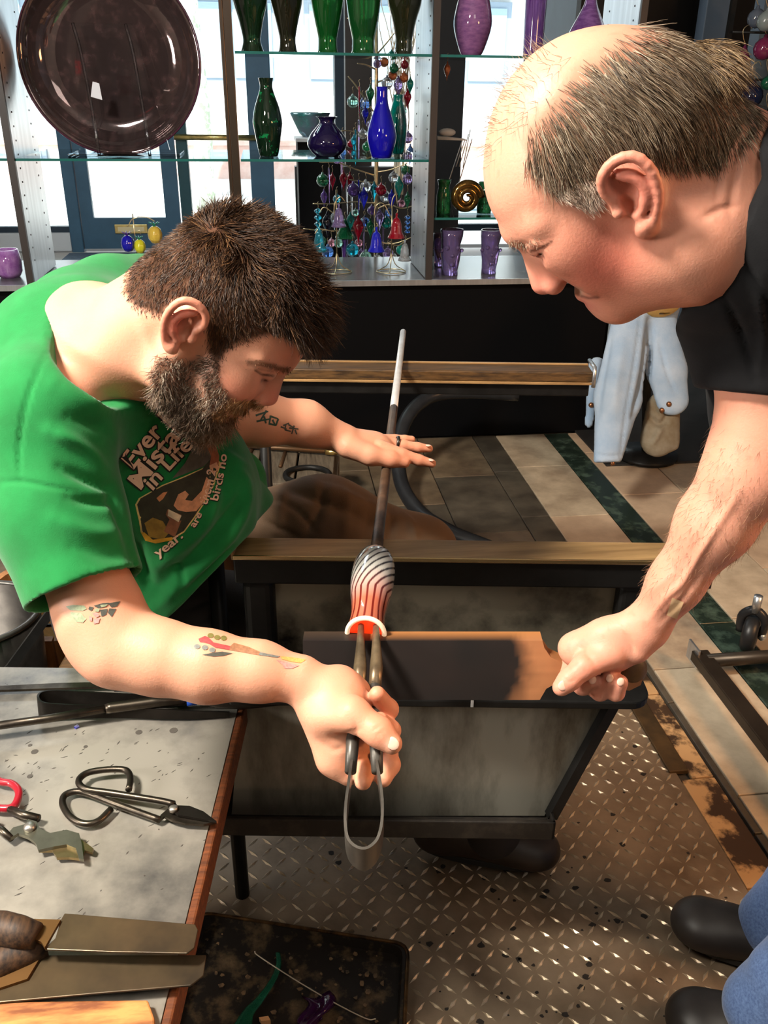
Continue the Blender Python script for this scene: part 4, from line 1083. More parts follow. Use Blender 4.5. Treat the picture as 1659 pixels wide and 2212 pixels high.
def lashes(c, az, q):
    """dark lash line, reddish wing crease and dark nostril"""
    def d3(a, b):
        a, b = np.array(a), np.array(b); t = np.clip((az - a) @ (b - a) / ((b - a) @ (b - a)), 0, 1); return np.linalg.norm(az - a - t[:, None] * (b - a), axis=1)
    ex, ey = q['eye']; tx, ty = q['tip']
    c = mixc(c, 0.85 * np.exp(-(d3((ex + 0.0115, ey - 0.0048, 0.020), (ex + 0.0035, ey - 0.0055, 0.046)) / 0.0024) ** 2), srgb(64, 38, 30))
    c = mixc(c, 0.45 * np.exp(-(d3((ex + 0.010, ey + 0.0055, 0.018), (ex + 0.001, ey + 0.004, 0.046)) / 0.0022) ** 2), srgb(150, 86, 68))
    c = mixc(c, 0.55 * np.exp(-(d3((tx - 0.027, ty + 0.002, 0.018), (tx - 0.026, ty - 0.014, 0.017)) / 0.0026) ** 2), srgb(156, 78, 62))
    return mixc(c, 0.9 * np.exp(-(np.linalg.norm((az - [tx - 0.0145, ty - 0.0165, 0.0075]) / [0.0065, 0.0048, 0.0036], axis=1)) ** 2), srgb(70, 26, 20))
M_skin = mat('skin', (1, 1, 1), 0.46, attr=True, spec=0.38, sss=0.12, bump=0.10, bscale=420)
_nt = M_skin.node_tree; _at = [n_ for n_ in _nt.nodes if n_.type == 'ATTRIBUTE'][0]; _mm = _nt.nodes.new('ShaderNodeMath'); _mm.operation = 'MULTIPLY'; _mm.inputs[1].default_value = 0.38
_nt.links.new(_at.outputs['Alpha'], _mm.inputs[0]); _nt.links.new(_mm.outputs[0], _nt.nodes['Principled BSDF'].inputs['Specular IOR Level'])   # no sheen under the hair
M_hairm = mat('hair', (1, 1, 1), 0.42, attr=True, spec=0.45)
M_denim = mat('blue_denim', srgb(62, 84, 124), 0.85, col2=srgb(86, 110, 152), vscale=240, sheen=0.2, bump=0.15, bscale=900)

def sample_surface(V, F, w, n, seed):
    """random points on quads with weight w per vertex -> points, normals"""
    rng = np.random.default_rng(seed); N = vnormals(V, F)
    ar = np.linalg.norm(np.cross(V[F[:, 2]] - V[F[:, 0]], V[F[:, 3]] - V[F[:, 1]]), axis=1) * 0.5 * w[F].mean(1)
    i = rng.choice(len(F), n, p=ar / ar.sum()); a, b = rng.random(n)[:, None], rng.random(n)[:, None]
    f = F[i]
    mix = lambda X: (1 - a) * (1 - b) * X[f[:, 0]] + a * (1 - b) * X[f[:, 1]] + a * b * X[f[:, 2]] + (1 - a) * b * X[f[:, 3]]
    nn = mix(N); return mix(V), nn / np.linalg.norm(nn, axis=1)[:, None], rng
def lay(d, nn, lift):
    """comb d along the skin, lifted off it"""
    t = d - nn * (d * nn).sum(1)[:, None]; m = np.linalg.norm(t, axis=1)[:, None]
    return t / np.maximum(m, 0.35) + nn * np.asarray(lift)[:, None]
def add_hair(name, parent, loc, V, F, cols, segs, label=None):
    o = obj_from(name, V, F, M_hairm, loc, parent, attr=np.repeat(cols, (segs + 1) * 3, 0), smooth=True)
    if label: o['label'] = label
    return o
def drape(body_bvh, pts2, tris, off=0.0008):
    """lay a flat outline drawn on the photo plane onto a surface"""
    V = []; ok = np.ones(len(pts2), bool)
    for i, (x, y) in enumerate(pts2):
        d = unit(ray(x, y)); h = body_bvh.ray_cast(Vector(C0), Vector(d), 5.0)
        if h[0] is None: ok[i] = False; V.append(C0); continue
        V.append(np.array(h[0]) - d * off)
    f = [t for t in tris if all(ok[j] for j in t)]
    return np.array(V), f
def fill2d(poly, step):
    from mathutils.geometry import delaunay_2d_cdt
    poly = np.asarray(poly, float); dense = []
    for i in range(len(poly)):
        a, b = poly[i], poly[(i + 1) % len(poly)]; k = max(1, int(np.linalg.norm(b - a) / step))
        for t in range(k): dense.append(a + (b - a) * t / k)
    dense = np.array(dense); nb = len(dense); lo, hi = dense.min(0), dense.max(0)
    gx = np.array([(x, y) for x in np.arange(lo[0], hi[0], step) for y in np.arange(lo[1], hi[1], step)]).reshape(-1, 2)
    if len(gx):
        gx = gx[in_poly(gx, dense)]
        if len(gx): gx = gx[seg_dist(gx, np.vstack([dense, dense[:1]]))[0] > step * 0.4]
    r = delaunay_2d_cdt([Vector(p) for p in np.vstack([dense, gx]) if True], [(i, (i + 1) % nb) for i in range(nb)], [], 1, 1e-4)
    return np.array([tuple(p) for p in r[0]]), [tuple(f) for f in r[2]]
def decal(name, polys, bvh, m, loc, parent, step=5, off=0.0008, label=None):
    g = G()
    for pl in polys:
        p2, t = fill2d(pl, step); v, f = drape(bvh, p2, t, off)
        if len(f): g.add(v, f)
    if not g.f: return None
    o = obj_from(name, np.vstack(g.v), g.f, m, loc, parent)
    if label: o['label'] = label
    return o

# ================================================================== seated man in green
SO, SA = head_frame(440, 677, 1.0, (0.69, 0.72), math.radians(20), math.radians(2))
S1 = dict(skull=((0.013, 0.053, 0), (0.092, 0.077, 0.073)), fore=((0.052, 0.050, 0), (0.057, 0.052, 0.058)), face=((0.056, -0.006, 0), (0.050, 0.062, 0.054)),
          brow=(0.111, 0.031), eye=(0.0935, 0.0165), nasion=(0.111, 0.020), tip=(0.1295, -0.014), subn=(0.117, -0.031), ulip=(0.1125, -0.0475), llip=(0.1095, -0.0600), chin=(0.106, -0.086), gon=(0.018, -0.066),
          ear=(0.008, 0.003, 0.93, 0.10), earw=0.076)
S = SDF()
W1 = build_head(S, SO, SA, S1)
# neck and the root of the shoulders
S.cone(W1(-0.028, -0.012, 0), P(285, 742, 1.03), 0.060, 0.061, 0.03)
S.cone(P(285, 742, 1.03), P(195, 770, 1.065), 0.061, 0.062, 0.03)
S.cone(P(175, 790, 1.05), P(120, 880, 1.02), 0.050, 0.050, 0.04)
S.cone(P(190, 730, 1.09), P(300, 690, 1.26), 0.055, 0.055, 0.04)
S.cone(P(190, 765, 1.09), P(260, 960, 1.16), 0.08, 0.10, 0.04)
# right arm, nearest the camera
ra = [P(105, 900, 0.995), P(136, 1120, 0.99), P(218, 1330, 0.978), P(258, 1400, 0.97)]
S.chain(ra, [0.054, 0.049, 0.045, 0.042], 0.02)
S.chain([P(262, 1398, 0.97), P(345, 1420, 0.965), P(450, 1440, 0.96), P(560, 1450, 0.958), P(645, 1466, 0.957)], [0.040, 0.0385, 0.0365, 0.030, 0.0235], 0.02)
S.ball(P(215, 1392, 0.985), 0.028, 0.03)
# right hand round the jacks
S.fcone(P(652, 1470, 0.957), P(722, 1522, 0.955), 0.0245, 0.037, RGT * 0.45 - UPV, 0.78, 0.014)
S.fcone(P(722, 1525, 0.955), P(742, 1585, 0.955), 0.036, 0.034, RGT + UPV * 0.2, 0.75, 0.014)
S.cone(P(700, 1540, 0.955), P(722, 1640, 0.950), 0.020, 0.017, 0.016)
S.cone(P(722, 1640, 0.950), P(752, 1672, 0.948), 0.0165, 0.0125, 0.012)
S.cone(P(768, 1495, 0.975), P(735, 1475, 0.965), 0.017, 0.019, 0.012)
S.chain([P(705, 1545, 0.938), P(762, 1543, 0.918), P(818, 1581, 0.905), P(846, 1606, 0.901)], [0.021, 0.0172, 0.0142, 0.0112], 0.010)   # thumb
S.chain([P(770, 1500, 0.985), P(825, 1545, 0.985), P(838, 1532, 0.965), P(815, 1499, 0.944)], [0.0135, 0.0118, 0.0112, 0.0088], 0.005)      # index
S.chain([P(765, 1550, 0.985), P(835, 1590, 0.975), P(843, 1578, 0.952), P(820, 1556, 0.936)], [0.0135, 0.0122, 0.0112, 0.0092], 0.004)
S.chain([P(755, 1600, 0.975), P(835, 1625, 0.965), P(842, 1652, 0.948), P(828, 1682, 0.935)], [0.0132, 0.0120, 0.0112, 0.0092], 0.004)
S.chain([P(740, 1640, 0.965), P(778, 1655, 0.950), P(786, 1672, 0.935), P(784, 1688, 0.922)], [0.0125, 0.0112, 0.0106, 0.0092], 0.004)
# left arm, beyond the head, hand flat on the rod
S.chain([P(320, 690, 1.27), P(400, 820, 1.34), P(478, 905, 1.40)], [0.055, 0.047, 0.042], 0.02)
S.chain([P(478, 905, 1.40), P(560, 905, 1.43), P(660, 915, 1.47), P(738, 946, 1.50)], [0.040, 0.042, 0.036, 0.025], 0.02)
S.fcone(P(742, 948, 1.50), P(810, 963, 1.525), 0.030, 0.037, EY, 0.62, 0.014)
S.chain([P(752, 965, 1.485), P(800, 984, 1.485), P(845, 992, 1.49), P(874, 999, 1.495)], [0.020, 0.0165, 0.0135, 0.0095], 0.008)
S.chain([P(822, 966, 1.50), P(868, 982, 1.50), P(905, 994, 1.505), P(933, 1001, 1.51)], [0.0125, 0.0110, 0.0096, 0.0075], 0.004)
S.chain([P(828, 955, 1.535), P(870, 962, 1.54), P(903, 967, 1.545), P(927, 969, 1.55)], [0.0115, 0.0098, 0.0088, 0.0070], 0.004)
S.chain([P(822, 950, 1.565), P(852, 949, 1.58), P(874, 949, 1.585), P(890, 949, 1.59)], [0.0105, 0.0088, 0.0078, 0.0064], 0.003)
V, F = S.mesh(0.0023)
V = relax(V, F, 1, 0.4)
N = vnormals(V, F); L = to_local(V, SO, SA); q = proj(V)
V = stroke(V, N, [([(764, 1556), (772, 1578), (764, 1600)], 4, -0.0012), ([(806, 1578), (816, 1572), (826, 1566)], 3.5, -0.0010), ([(716, 1590), (745, 1588), (775, 1575)], 6, -0.002), ([(690, 1600), (720, 1620), (745, 1612)], 7, -0.0015),
                  ([(300, 690), (330, 760), (345, 800)], 14, 0.002), ([(812, 1590), (822, 1584), (830, 1574)], 3, -0.0007)])
skin = np.tile(np.array(srgb(222, 162, 132)), (len(V), 1))
nz = 0.5 + 0.5 * vnoise(V, 45, 2)
skin = mixc(skin, 0.25 * nz, srgb(206, 132, 104))
headm = np.exp(-np.maximum(0, np.linalg.norm(L, axis=1) - 0.16) / 0.02)
AZ = np.c_[L[:, 0], L[:, 1], np.abs(L[:, 2])]
skin = mixc(skin, 0.65 * blob(AZ, (-0.008, 0.006, 0.092), (0.022, 0.034, 0.014)), srgb(214, 92, 80))
skin = mixc(skin, 0.55 * blob(AZ, (0.125, -0.010, 0.0), (0.020, 0.018, 0.02)), srgb(212, 104, 90))
skin = mixc(skin, 0.45 * blob(AZ, (0.080, -0.018, 0.048), (0.03, 0.022, 0.03)), srgb(212, 112, 92))
skin = mixc(skin, 0.35 * blob(AZ, (0.100, 0.052, 0.02), (0.03, 0.02, 0.05)), srgb(214, 128, 104))
skin = mixc(skin, 0.9 * blob(AZ, (0.107, -0.055, 0.0), (0.014, 0.0095, 0.022)), srgb(190, 84, 84))
skin = mixc(skin, 0.35 * blob(AZ, (0.098, 0.010, 0.035), (0.012, 0.010, 0.018)), srgb(176, 104, 86))
skin = lashes(skin, AZ, S1)
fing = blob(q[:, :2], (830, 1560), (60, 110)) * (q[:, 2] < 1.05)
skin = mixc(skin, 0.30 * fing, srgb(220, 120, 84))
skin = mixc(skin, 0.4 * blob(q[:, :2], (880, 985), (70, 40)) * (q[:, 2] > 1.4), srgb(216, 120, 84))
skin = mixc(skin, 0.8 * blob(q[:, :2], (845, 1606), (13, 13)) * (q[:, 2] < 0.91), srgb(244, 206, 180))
# hair line and beard line of the seated man, in head coordinates
lz = np.abs(L[:, 2])
MP = proj(SO + AZ @ SA)[:, :2]      # every vertex as seen on the near half
def soft_poly(mp, poly, w):
    poly = np.asarray(poly, float); d = seg_dist(mp, np.vstack([poly, poly[:1]]))[0]
    return sm(np.where(in_poly(mp, poly), d, -d), -w, w)
headz = (np.linalg.norm(L - [0.01, 0.0, 0], axis=1) < 0.175) * 1.0
notear = 1 - sm(lz, 0.0765, 0.080) * (np.abs(L[:, 1] - 0.005) < 0.042) * (np.abs(L[:, 0] + 0.004) < 0.036)
hair_w = soft_poly(MP, [(270, 630), (290, 540), (360, 470), (460, 390), (620, 400), (740, 520), (790, 690), (720, 790), (668, 752), (640, 722), (600, 716), (560, 728), (520, 738), (486, 762), (470, 800), (452, 770), (446, 700), (436, 668), (402, 640), (366, 652), (352, 684), (322, 672), (290, 660)], 9) * headz * notear
side = hair_w * 0
beard_w = soft_poly(MP, [(440, 770), (470, 778), (474, 815), (488, 846), (516, 866), (548, 868), (572, 880), (560, 896), (530, 902), (520, 960), (470, 985), (390, 960), (340, 880), (325, 800), (350, 768), (400, 778)], 8) * headz * notear
lipm = blob(MP, (512, 890), (15, 8)) * headz
beard_w = np.clip(beard_w, 0, 1) * (1 - np.clip(lipm * 1.5, 0, 1))
skin = mixc(skin, 0.92 * np.clip(hair_w, 0, 1), srgb(54, 36, 26))
skin = mixc(skin, 0.55 * np.clip(side, 0, 1), srgb(70, 50, 40))
skin = mixc(skin, 0.55 * np.clip(beard_w, 0, 1), srgb(104, 80, 66))
brow_w = np.clip(1.4 * np.exp(-(seg_dist(MP, [(538, 783), (560, 785), (595, 793), (622, 801)])[0] / 5.5) ** 2), 0, 1) * headz * (L[:, 0] > 0.06)
skin = mixc(skin, 0.85 * np.exp(-(seg_dist(MP, [(552, 800), (566, 809), (590, 812)])[0] / 2.6) ** 2) * headz, srgb(58, 36, 30))
skin = mixc(skin, 0.4 * np.exp(-(seg_dist(MP, [(548, 792), (566, 799), (590, 803)])[0] / 2.6) ** 2) * headz, srgb(140, 84, 68))
skin = mixc(skin, 0.75 * brow_w, srgb(104, 72, 52))
loc1 = B(-0.40, 1.30, 0.0)
m1 = Thing('person', 'seated bearded man in green T-shirt bending over the hot glass', 'person', loc1)
body1 = obj_from('body', V, F, M_skin, loc1, m1.o, attr=np.c_[skin, 1 - 0.95 * np.clip(hair_w, 0, 1)])
bvh1 = BVHTree.FromPolygons(V.tolist(), F.tolist())

def hair_colors(n, rng, a, b, frac=0.0, c=(0.5, 0.5, 0.5)):
    t = rng.random(n)[:, None] ** 1.3; out = np.asarray(a) * (1 - t) + np.asarray(b) * t
    k = rng.random(n) < frac; out[k] = np.asarray(c) * (0.8 + 0.4 * rng.random(k.sum())[:, None]); return out
# hair
n = 21000
p, nn, rng = sample_surface(V, F, np.clip(hair_w + 0.0, 0, 1), n, 3)
l = to_local(p, SO, SA)
top = sm(l[:, 1], 0.055, 0.11); frontm = sm(l[:, 0], 0.03, 0.08) * sm(l[:, 1], 0.05, 0.08)
clump = np.stack([vnoise(p, 48, s) for s in (5, 6, 7)], -1); cl2 = np.stack([vnoise(p, 110, s) for s in (8, 9, 10)], -1)
comb = SA[0] * 0.75 - SA[1] * 0.10
dirs = comb * (0.60 + 0.45 * frontm + 0.2 * top)[:, None] - SA[1] * (0.55 * (1 - top) * (1 - 0.9 * sm(l[:, 0], 0.03, 0.065)))[:, None] + clump * (0.30 + 0.60 * top)[:, None] + cl2 * 0.35
ln = (0.011 + 0.016 * top + 0.016 * frontm) * (0.75 + 0.5 * rng.random(n)) * (0.55 + 0.45 * sm(l[:, 1], -0.03, 0.05)) * (1 - 0.55 * sm(l[:, 0], 0.03, 0.06) * (1 - sm(l[:, 1], 0.065, 0.085)))
hv, hf = strands(p - nn * 0.001, lay(dirs, nn, 0.30 + 0.25 * top), ln, 0.00042 + 0.00018 * top, 4, 0.30, None, 4)
add_hair('hair', m1.o, loc1, hv, hf, hair_colors(n, rng, srgb(32, 21, 15), srgb(94, 62, 37), 0.05, srgb(140, 102, 66)), 4, 'thick short tousled brown hair')
# sideburn, beard and moustache
n = 10500
bw = np.clip(beard_w + 0.35 * side, 0, 1) * (V[:, 2] > 0)
p, nn, rng = sample_surface(V, F, bw, n, 5)
l = to_local(p, SO, SA); mu = ((l[:, 1] > -0.060) & (l[:, 0] > 0.085)).astype(float); chn = sm(l[:, 0], 0.05, 0.10) * (1 - mu); lower = sm(-l[:, 1], 0.03, 0.09)
dn = -SA[1]
dirs = nn * (0.55 + 0.3 * lower)[:, None] + dn * (0.55 + 0.25 * chn)[:, None] + np.stack([vnoise(p, 70, s) for s in (11, 12, 13)], -1) * 0.6 + mu[:, None] * (-SA[0] * 0.5 + dn * 0.2) - SA[0] * (0.12 * chn)[:, None]
ln = (0.007 + 0.009 * lower + 0.006 * chn) * (0.6 + 0.8 * rng.random(n)); ln = np.where(mu > 0, 0.0105, ln); ln = np.where(l[:, 1] > -0.030, 0.009, ln)
hv, hf = strands(p - nn * 0.001, dirs, ln, 0.00036, 5, 0.75, None, 6)
cols = hair_colors(n, rng, srgb(74, 56, 46), srgb(148, 122, 98), 0.20, srgb(196, 180, 160))
gold = hair_colors(n, rng, srgb(120, 80, 46), srgb(190, 142, 88), 0.1, srgb(210, 180, 140))
w = np.clip(mu + 0.55 * sm(l[:, 0], 0.085, 0.105), 0, 1)[:, None]
add_hair('beard', m1.o, loc1, hv, hf, cols * (1 - w) + gold * w, 5, 'curly grey-brown beard with ginger moustache')
# full ginger moustache
n = 1500
p, nn, rng = sample_surface(V, F, soft_poly(MP, [(500, 872), (540, 862), (572, 872), (574, 886), (540, 893), (506, 886)], 4) * headz * (L[:, 0] > 0.07), n, 6)
hv, hf = strands(p - nn * 0.001, lay(-SA[1] * 0.8 - SA[0] * 0.35 + np.sign(to_local(p, SO, SA)[:, 2])[:, None] * SA[2] * 0.35 + rng.normal(size=(n, 3)) * 0.2, nn, np.full(n, 0.5)), 0.0115 * (0.6 + 0.6 * rng.random(n)), 0.00038, 5, 0.25, None, 9)
add_hair('moustache', m1.o, loc1, hv, hf, hair_colors(n, rng, srgb(140, 94, 54), srgb(206, 158, 100), 0.1, srgb(220, 190, 150)), 5)
# eyebrow hairs
n = 260
p, nn, rng = sample_surface(V, F, brow_w, n, 7)
hv, hf = strands(p, nn * 0.22 + SA[1] * 0.12 + np.sign(to_local(p, SO, SA)[:, 2])[:, None] * SA[2] * 0.8, 0.006 * (0.6 + 0.6 * rng.random(n)), 0.00028, 3, 0.1, None, 2)
add_hair('eyebrows', m1.o, loc1, hv, hf, hair_colors(n, rng, srgb(120, 86, 62), srgb(160, 118, 86)), 3)
# ring, nose ring, tattoos
M_ring = mat('dark_ring_metal', (0.09, 0.08, 0.07), 0.3, 0.9)
rc = P(858, 957, 1.539); rd = unit(P(903, 967, 1.545) - P(828, 955, 1.535)); ru, rv, _ = frame_from(rd)
m1.part('finger_ring', G().tube([rc + 0.0108 * (math.cos(a) * ru + math.sin(a) * rv) for a in np.linspace(0, 2 * math.pi, 20, endpoint=False)], 0.0022, 8, closed=True, flat=1.4), M_ring, label='dark ring on the left hand')
m1.part('nose_ring', G().tube(spline([W1(0.1195, -0.027, 0.004), W1(0.1200, -0.0315, 0.004), W1(0.1175, -0.0325, 0.003), W1(0.1165, -0.028, 0.003)], 10), 0.0008, 6), mat('silver', (0.85, 0.85, 0.85), 0.15, 1.0))
# thumb nail
def nail(c, ax, up, w, l_):
    return G().ball(c, (l_, w, 0.0016), 12, 7, np.array([ax, np.cross(up, ax), up]))
M_nail = mat('finger_nail', srgb(236, 190, 168), 0.25, coat=0.3)
tn = P(848, 1606, 0.8905); tax = unit(P(852, 1611, 0.901) - P(818, 1581, 0.905)); tup = unit(-FWD - tax * (-FWD @ tax)); m1.part('thumb_nail', nail(tn, tax, tup, 0.0066, 0.0078), M_nail)
for (a, b, z, w) in (((912, 996), (934, 1001), 1.503, 0.0045), ((905, 967), (928, 969), 1.5425, 0.0042)):
    c = P(*b, z); ax = unit(P(*b, z) - P(*a, z)); up = unit(EZ - ax * (EZ @ ax)); m1.part('finger_nail', nail(c + up * 0.0055 - ax * 0.003, ax, up, w, 0.005), M_nail)
ink = {k: mat('ink_' + k, c, 0.5, attr=False, var=0.2, vscale=300) for k, c in dict(black=srgb(74, 74, 66), dark=srgb(44, 70, 58), red=srgb(176, 74, 74), olive=srgb(120, 112, 62), grey=srgb(118, 118, 112), brown=srgb(150, 104, 74), sage=srgb(150, 160, 128), gold=srgb(214, 162, 92), mauve=srgb(190, 140, 132)).items()}
def tat(name, polys, k, lab=None, step=5, off=0.0006): return decal(name, polys, bvh1, ink[k], loc1, body1, step, off, lab)
def cx(x, y): return (x * 0.3134 + 380, y * 0.3134 + 1350)
tat('guitar_tattoo', [[cx(*p) for p in ((155, 95), (200, 75), (225, 85), (260, 120), (375, 145), (370, 172), (270, 155), (230, 130), (190, 120), (165, 118))]], 'red', 'red guitar headstock tattoo on the right forearm', 4)
tat('guitar_neck_tattoo', [[cx(*p) for p in ((375, 145), (400, 122), (500, 150), (580, 185), (570, 208), (470, 190), (370, 172))]], 'brown')
tat('guitar_neck_tattoo', [[cx(*p) for p in ((580, 187), (720, 215), (700, 225), (570, 207))]], 'grey')
tat('flame_tattoo', [[cx(*p) for p in ((720, 215), (800, 222), (900, 238), (860, 262), (790, 252), (730, 235))]], 'gold')
tat('flame_tattoo', [[cx(*p) for p in ((690, 240), (760, 255), (850, 280), (800, 300), (750, 300), (730, 270))]], 'mauve')
tat('tuner_tattoo', [[cx(x + 22 * math.cos(a), y + 17 * math.sin(a)) for a in np.linspace(0, 6.28, 10, endpoint=False)] for x, y in ((145, 148), (200, 155), (250, 172))], 'grey', None, 4, 0.0008)
tat('tuner_tattoo', [[cx(x + 22 * math.cos(a), y + 17 * math.sin(a)) for a in np.linspace(0, 6.28, 10, endpoint=False)] for x, y in ((240, 72), (285, 85), (330, 90))], 'olive', None, 4, 0.0008)
tat('shadow_tattoo', [[cx(*p) for p in ((180, 205), (260, 190), (320, 183), (390, 195), (330, 212), (260, 218))]], 'black')
def cy(x, y): return (x * 0.3375, y * 0.3375 + 1040)
tat('leaf_tattoo', [[cy(*p) for p in ((420, 800), (470, 790), (540, 795), (555, 815), (530, 828), (450, 825))], [cy(*p) for p in ((450, 835), (520, 845), (552, 880), (530, 905), (490, 900), (460, 865))]], 'sage', 'pale leaf tattoo below the right sleeve', 4)
tat('flower_tattoo', [[cy(*p) for p in q_] for q_ in (((600, 795), (660, 778), (700, 776), (680, 800), (630, 812)), ((690, 780), (772, 766), (748, 800), (712, 806)), ((700, 812), (745, 815), (715, 868), (690, 840)), ((640, 822), (690, 815), (680, 852), (650, 866)), ((572, 800), (600, 806), (585, 830), (565, 818)))], 'black', None, 3)
tat('flower_tattoo', [[cy(*p) for p in q_] for q_ in (((590, 845), (622, 838), (640, 860), (615, 872)), ((600, 878), (640, 872), (632, 905), (600, 912)), ((570, 860), (590, 868), (588, 895), (572, 890)))], 'mauve', None, 3, 0.0009)
tat('flower_tattoo', [[cy(*p) for p in q_] for q_ in (((640, 790), (690, 786), (676, 800), (650, 806)), ((610, 815), (640, 812), (630, 835), (606, 832)))], 'sage', None, 3, 0.0010)
def cz(x, y): return (x * 0.3617 + 480, y * 0.3617 + 780)
# two brush-written characters on the left forearm
def strokes2(segs, w):
    out = []
    for (a, b) in segs:
        a, b = np.array(cz(*a)), np.array(cz(*b)); d = b - a; d = d / np.linalg.norm(d); e = np.array([-d[1], d[0]]) * w
        out.append([a - e, b - e * 0.7, b + e * 0.7, a + e])
    return out
tat('character_tattoo', strokes2([((200, 325), (275, 300)), ((265, 295), (225, 360)), ((205, 360), (290, 345)), ((250, 330), (262, 372)), ((290, 325), (280, 380)), ((290, 330), (335, 345)), ((335, 345), (320, 385)), ((285, 375), (322, 384)), ((300, 350), (315, 380))], 2.2), 'dark', 'dark green brush character tattoo on left forearm', 3)
tat('character_tattoo', strokes2([((365, 385), (400, 370)), ((350, 392), (385, 405)), ((380, 375), (375, 410)), ((395, 378), (430, 400)), ((400, 400), (455, 405)), ((430, 385), (415, 435)), ((435, 410), (445, 438)), ((375, 410), (410, 420))], 1.8), 'black', 'dark brush character tattoo near the left wrist', 3)
tat('character_tattoo', strokes2([((95, 310), (125, 315)), ((105, 300), (115, 325))], 2.2), 'dark', None, 3)

# ---- green T-shirt
M_green_t = mat('green_cotton', srgb(4, 112, 48), 0.88, col2=srgb(8, 124, 56), vscale=30, sheen=0.15, bump=0.12, bscale=700)
S = SDF()
neck0 = B(-0.36, 1.08, 1.05)
S.fcone(B(-0.39, 1.12, 0.90), B(-0.42, 1.30, 0.66), 0.165, 0.170, EY, 0.76, 0.06)
S.chain([P(190, 790, 1.09), P(105, 905, 0.995)], [0.085, 0.078], 0.05)
S.chain([P(190, 745, 1.12), P(300, 690, 1.27)], [0.085, 0.078], 0.05)
S.cone(P(95, 800, 1.09), P(30, 1000, 1.13), 0.075, 0.105, 0.06)
S.chain([P(40, 900, 1.08), P(94, 752, 1.10), P(152, 680, 1.15), P(230, 640, 1.21), P(310, 626, 1.28)], [0.060, 0.048, 0.046, 0.045, 0.045], 0.035)
S.chain([P(86, 920, 0.994), P(122, 1100, 0.987), P(190, 1300, 0.972)], [0.072, 0.068, 0.067], 0.03)
S.chain([P(310, 690, 1.28), P(390, 800, 1.34), P(420, 840, 1.36)], [0.072, 0.066, 0.062], 0.03)
# chest, belly and the loose front
S.cone(P(330, 900, 1.13), P(395, 1080, 1.20), 0.075, 0.085, 0.06)
S.cone(P(420, 1000, 1.22), P(490, 1130, 1.32), 0.065, 0.070, 0.05)
S.cone(P(500, 1040, 1.42), P(505, 1120, 1.42), 0.055, 0.060, 0.05)
S.cone(P(395, 1080, 1.20), P(400, 1260, 1.24), 0.085, 0.088, 0.05)
S.cone(P(490, 1130, 1.34), P(470, 1230, 1.34), 0.065, 0.070, 0.05)
# hems
S.plane_cut(P(380, 1318, 1.16), np.cross(P(575, 1075, 1.40) - P(348, 1340, 1.14), P(300, 1330, 1.5) - P(348, 1340, 1.14)) * np.sign(np.dot(np.cross(P(575, 1075, 1.40) - P(348, 1340, 1.14), P(300, 1330, 1.5) - P(348, 1340, 1.14)), -EZ)), 0.004)
sl_o = P(183, 1276, 0.974); sl_d = unit(P(196, 1300, 0.970) - P(140, 1100, 0.985)); sl_n = unit(sl_d + RGT * 0.10)
def sleeve_cut(p):
    d = -((p - sl_o) @ sl_n); far = np.linalg.norm(p - sl_o, axis=1) - 0.13
    return np.maximum(d, far)
S._add(sleeve_cut, sl_o - 0.14, sl_o + 0.14, 's', 0.004)
S.cone(sl_o - sl_d * 0.02, sl_o + sl_d * 0.05, 0.058, 0.061, 0.003, 's')
# neck opening
nk = [P(400, 690, 1.02), P(292, 738, 1.03), P(215, 728, 1.035)]
S.cone(P(420, 690, 1.0), P(262, 735, 0.985), 0.070, 0.074, 0.008, 's')
S.cone(P(262, 735, 0.985), P(160, 706, 1.035), 0.074, 0.030, 0.008, 's')
V2, F2 = S.mesh(0.0036)
V2 = relax(V2, F2, 1, 0.5)
N2 = vnormals(V2, F2)
folds = [([(100, 762), (60, 860), (42, 960), (44, 1040)], 4, -0.0022), ([(0, 1042), (44, 1040), (100, 1050), (170, 1062)], 5, -0.0022),
         ([(130, 1010), (200, 1040), (250, 1060)], 12, -0.006), ([(110, 930), (170, 960), (235, 1020)], 16, 0.006), ([(150, 1075), (210, 1085), (262, 1078)], 12, -0.005), ([(120, 1120), (200, 1150), (270, 1150)], 18, 0.004),
         ([(160, 1180), (230, 1200), (290, 1200)], 14, -0.003), ([(240, 1050), (262, 1110), (290, 1190), (318, 1262)], 13, -0.010), ([(190, 1230), (240, 1240), (290, 1225)], 14, 0.003),
         ([(120, 830), (200, 870), (300, 880), (360, 860)], 22, 0.005), ([(150, 900), (230, 930), (270, 980)], 14, -0.004),
         ([(330, 1320), (420, 1240), (500, 1150), (545, 1080)], 14, 0.007), ([(340, 1270), (430, 1190), (500, 1110), (530, 1060)], 12, -0.007), ([(335, 1225), (420, 1160), (480, 1080)], 12, 0.005), ([(380, 1290), (450, 1230), (500, 1180)], 9, -0.005),
         ([(350, 1240), (380, 1225), (395, 1250), (380, 1280)], 7, -0.004), ([(460, 990), (490, 1060), (470, 1120)], 14, -0.005), ([(500, 1000), (535, 1050), (520, 1110)], 12, 0.006), ([(300, 1100), (305, 1200), (320, 1260)], 12, -0.004),
         ([(480, 975), (520, 1000), (555, 1010)], 10, 0.005), ([(100, 690), (115, 745), (180, 800), (280, 850), (345, 865)], 4, -0.0018), ([(75, 1283), (190, 1296), (310, 1262)], 3.5, -0.0012)]
V2 = V2 + N2 * (0.0016 * vnoise(V2 * [1.0, 1.0, 0.6], 26, 12) + 0.0025 * vnoise(V2 * [1.3, 1.3, 0.5], 11, 13))[:, None]
V2 = stroke(V2, N2, [(p_, s_, a_ * 1.45) for p_, s_, a_ in folds])
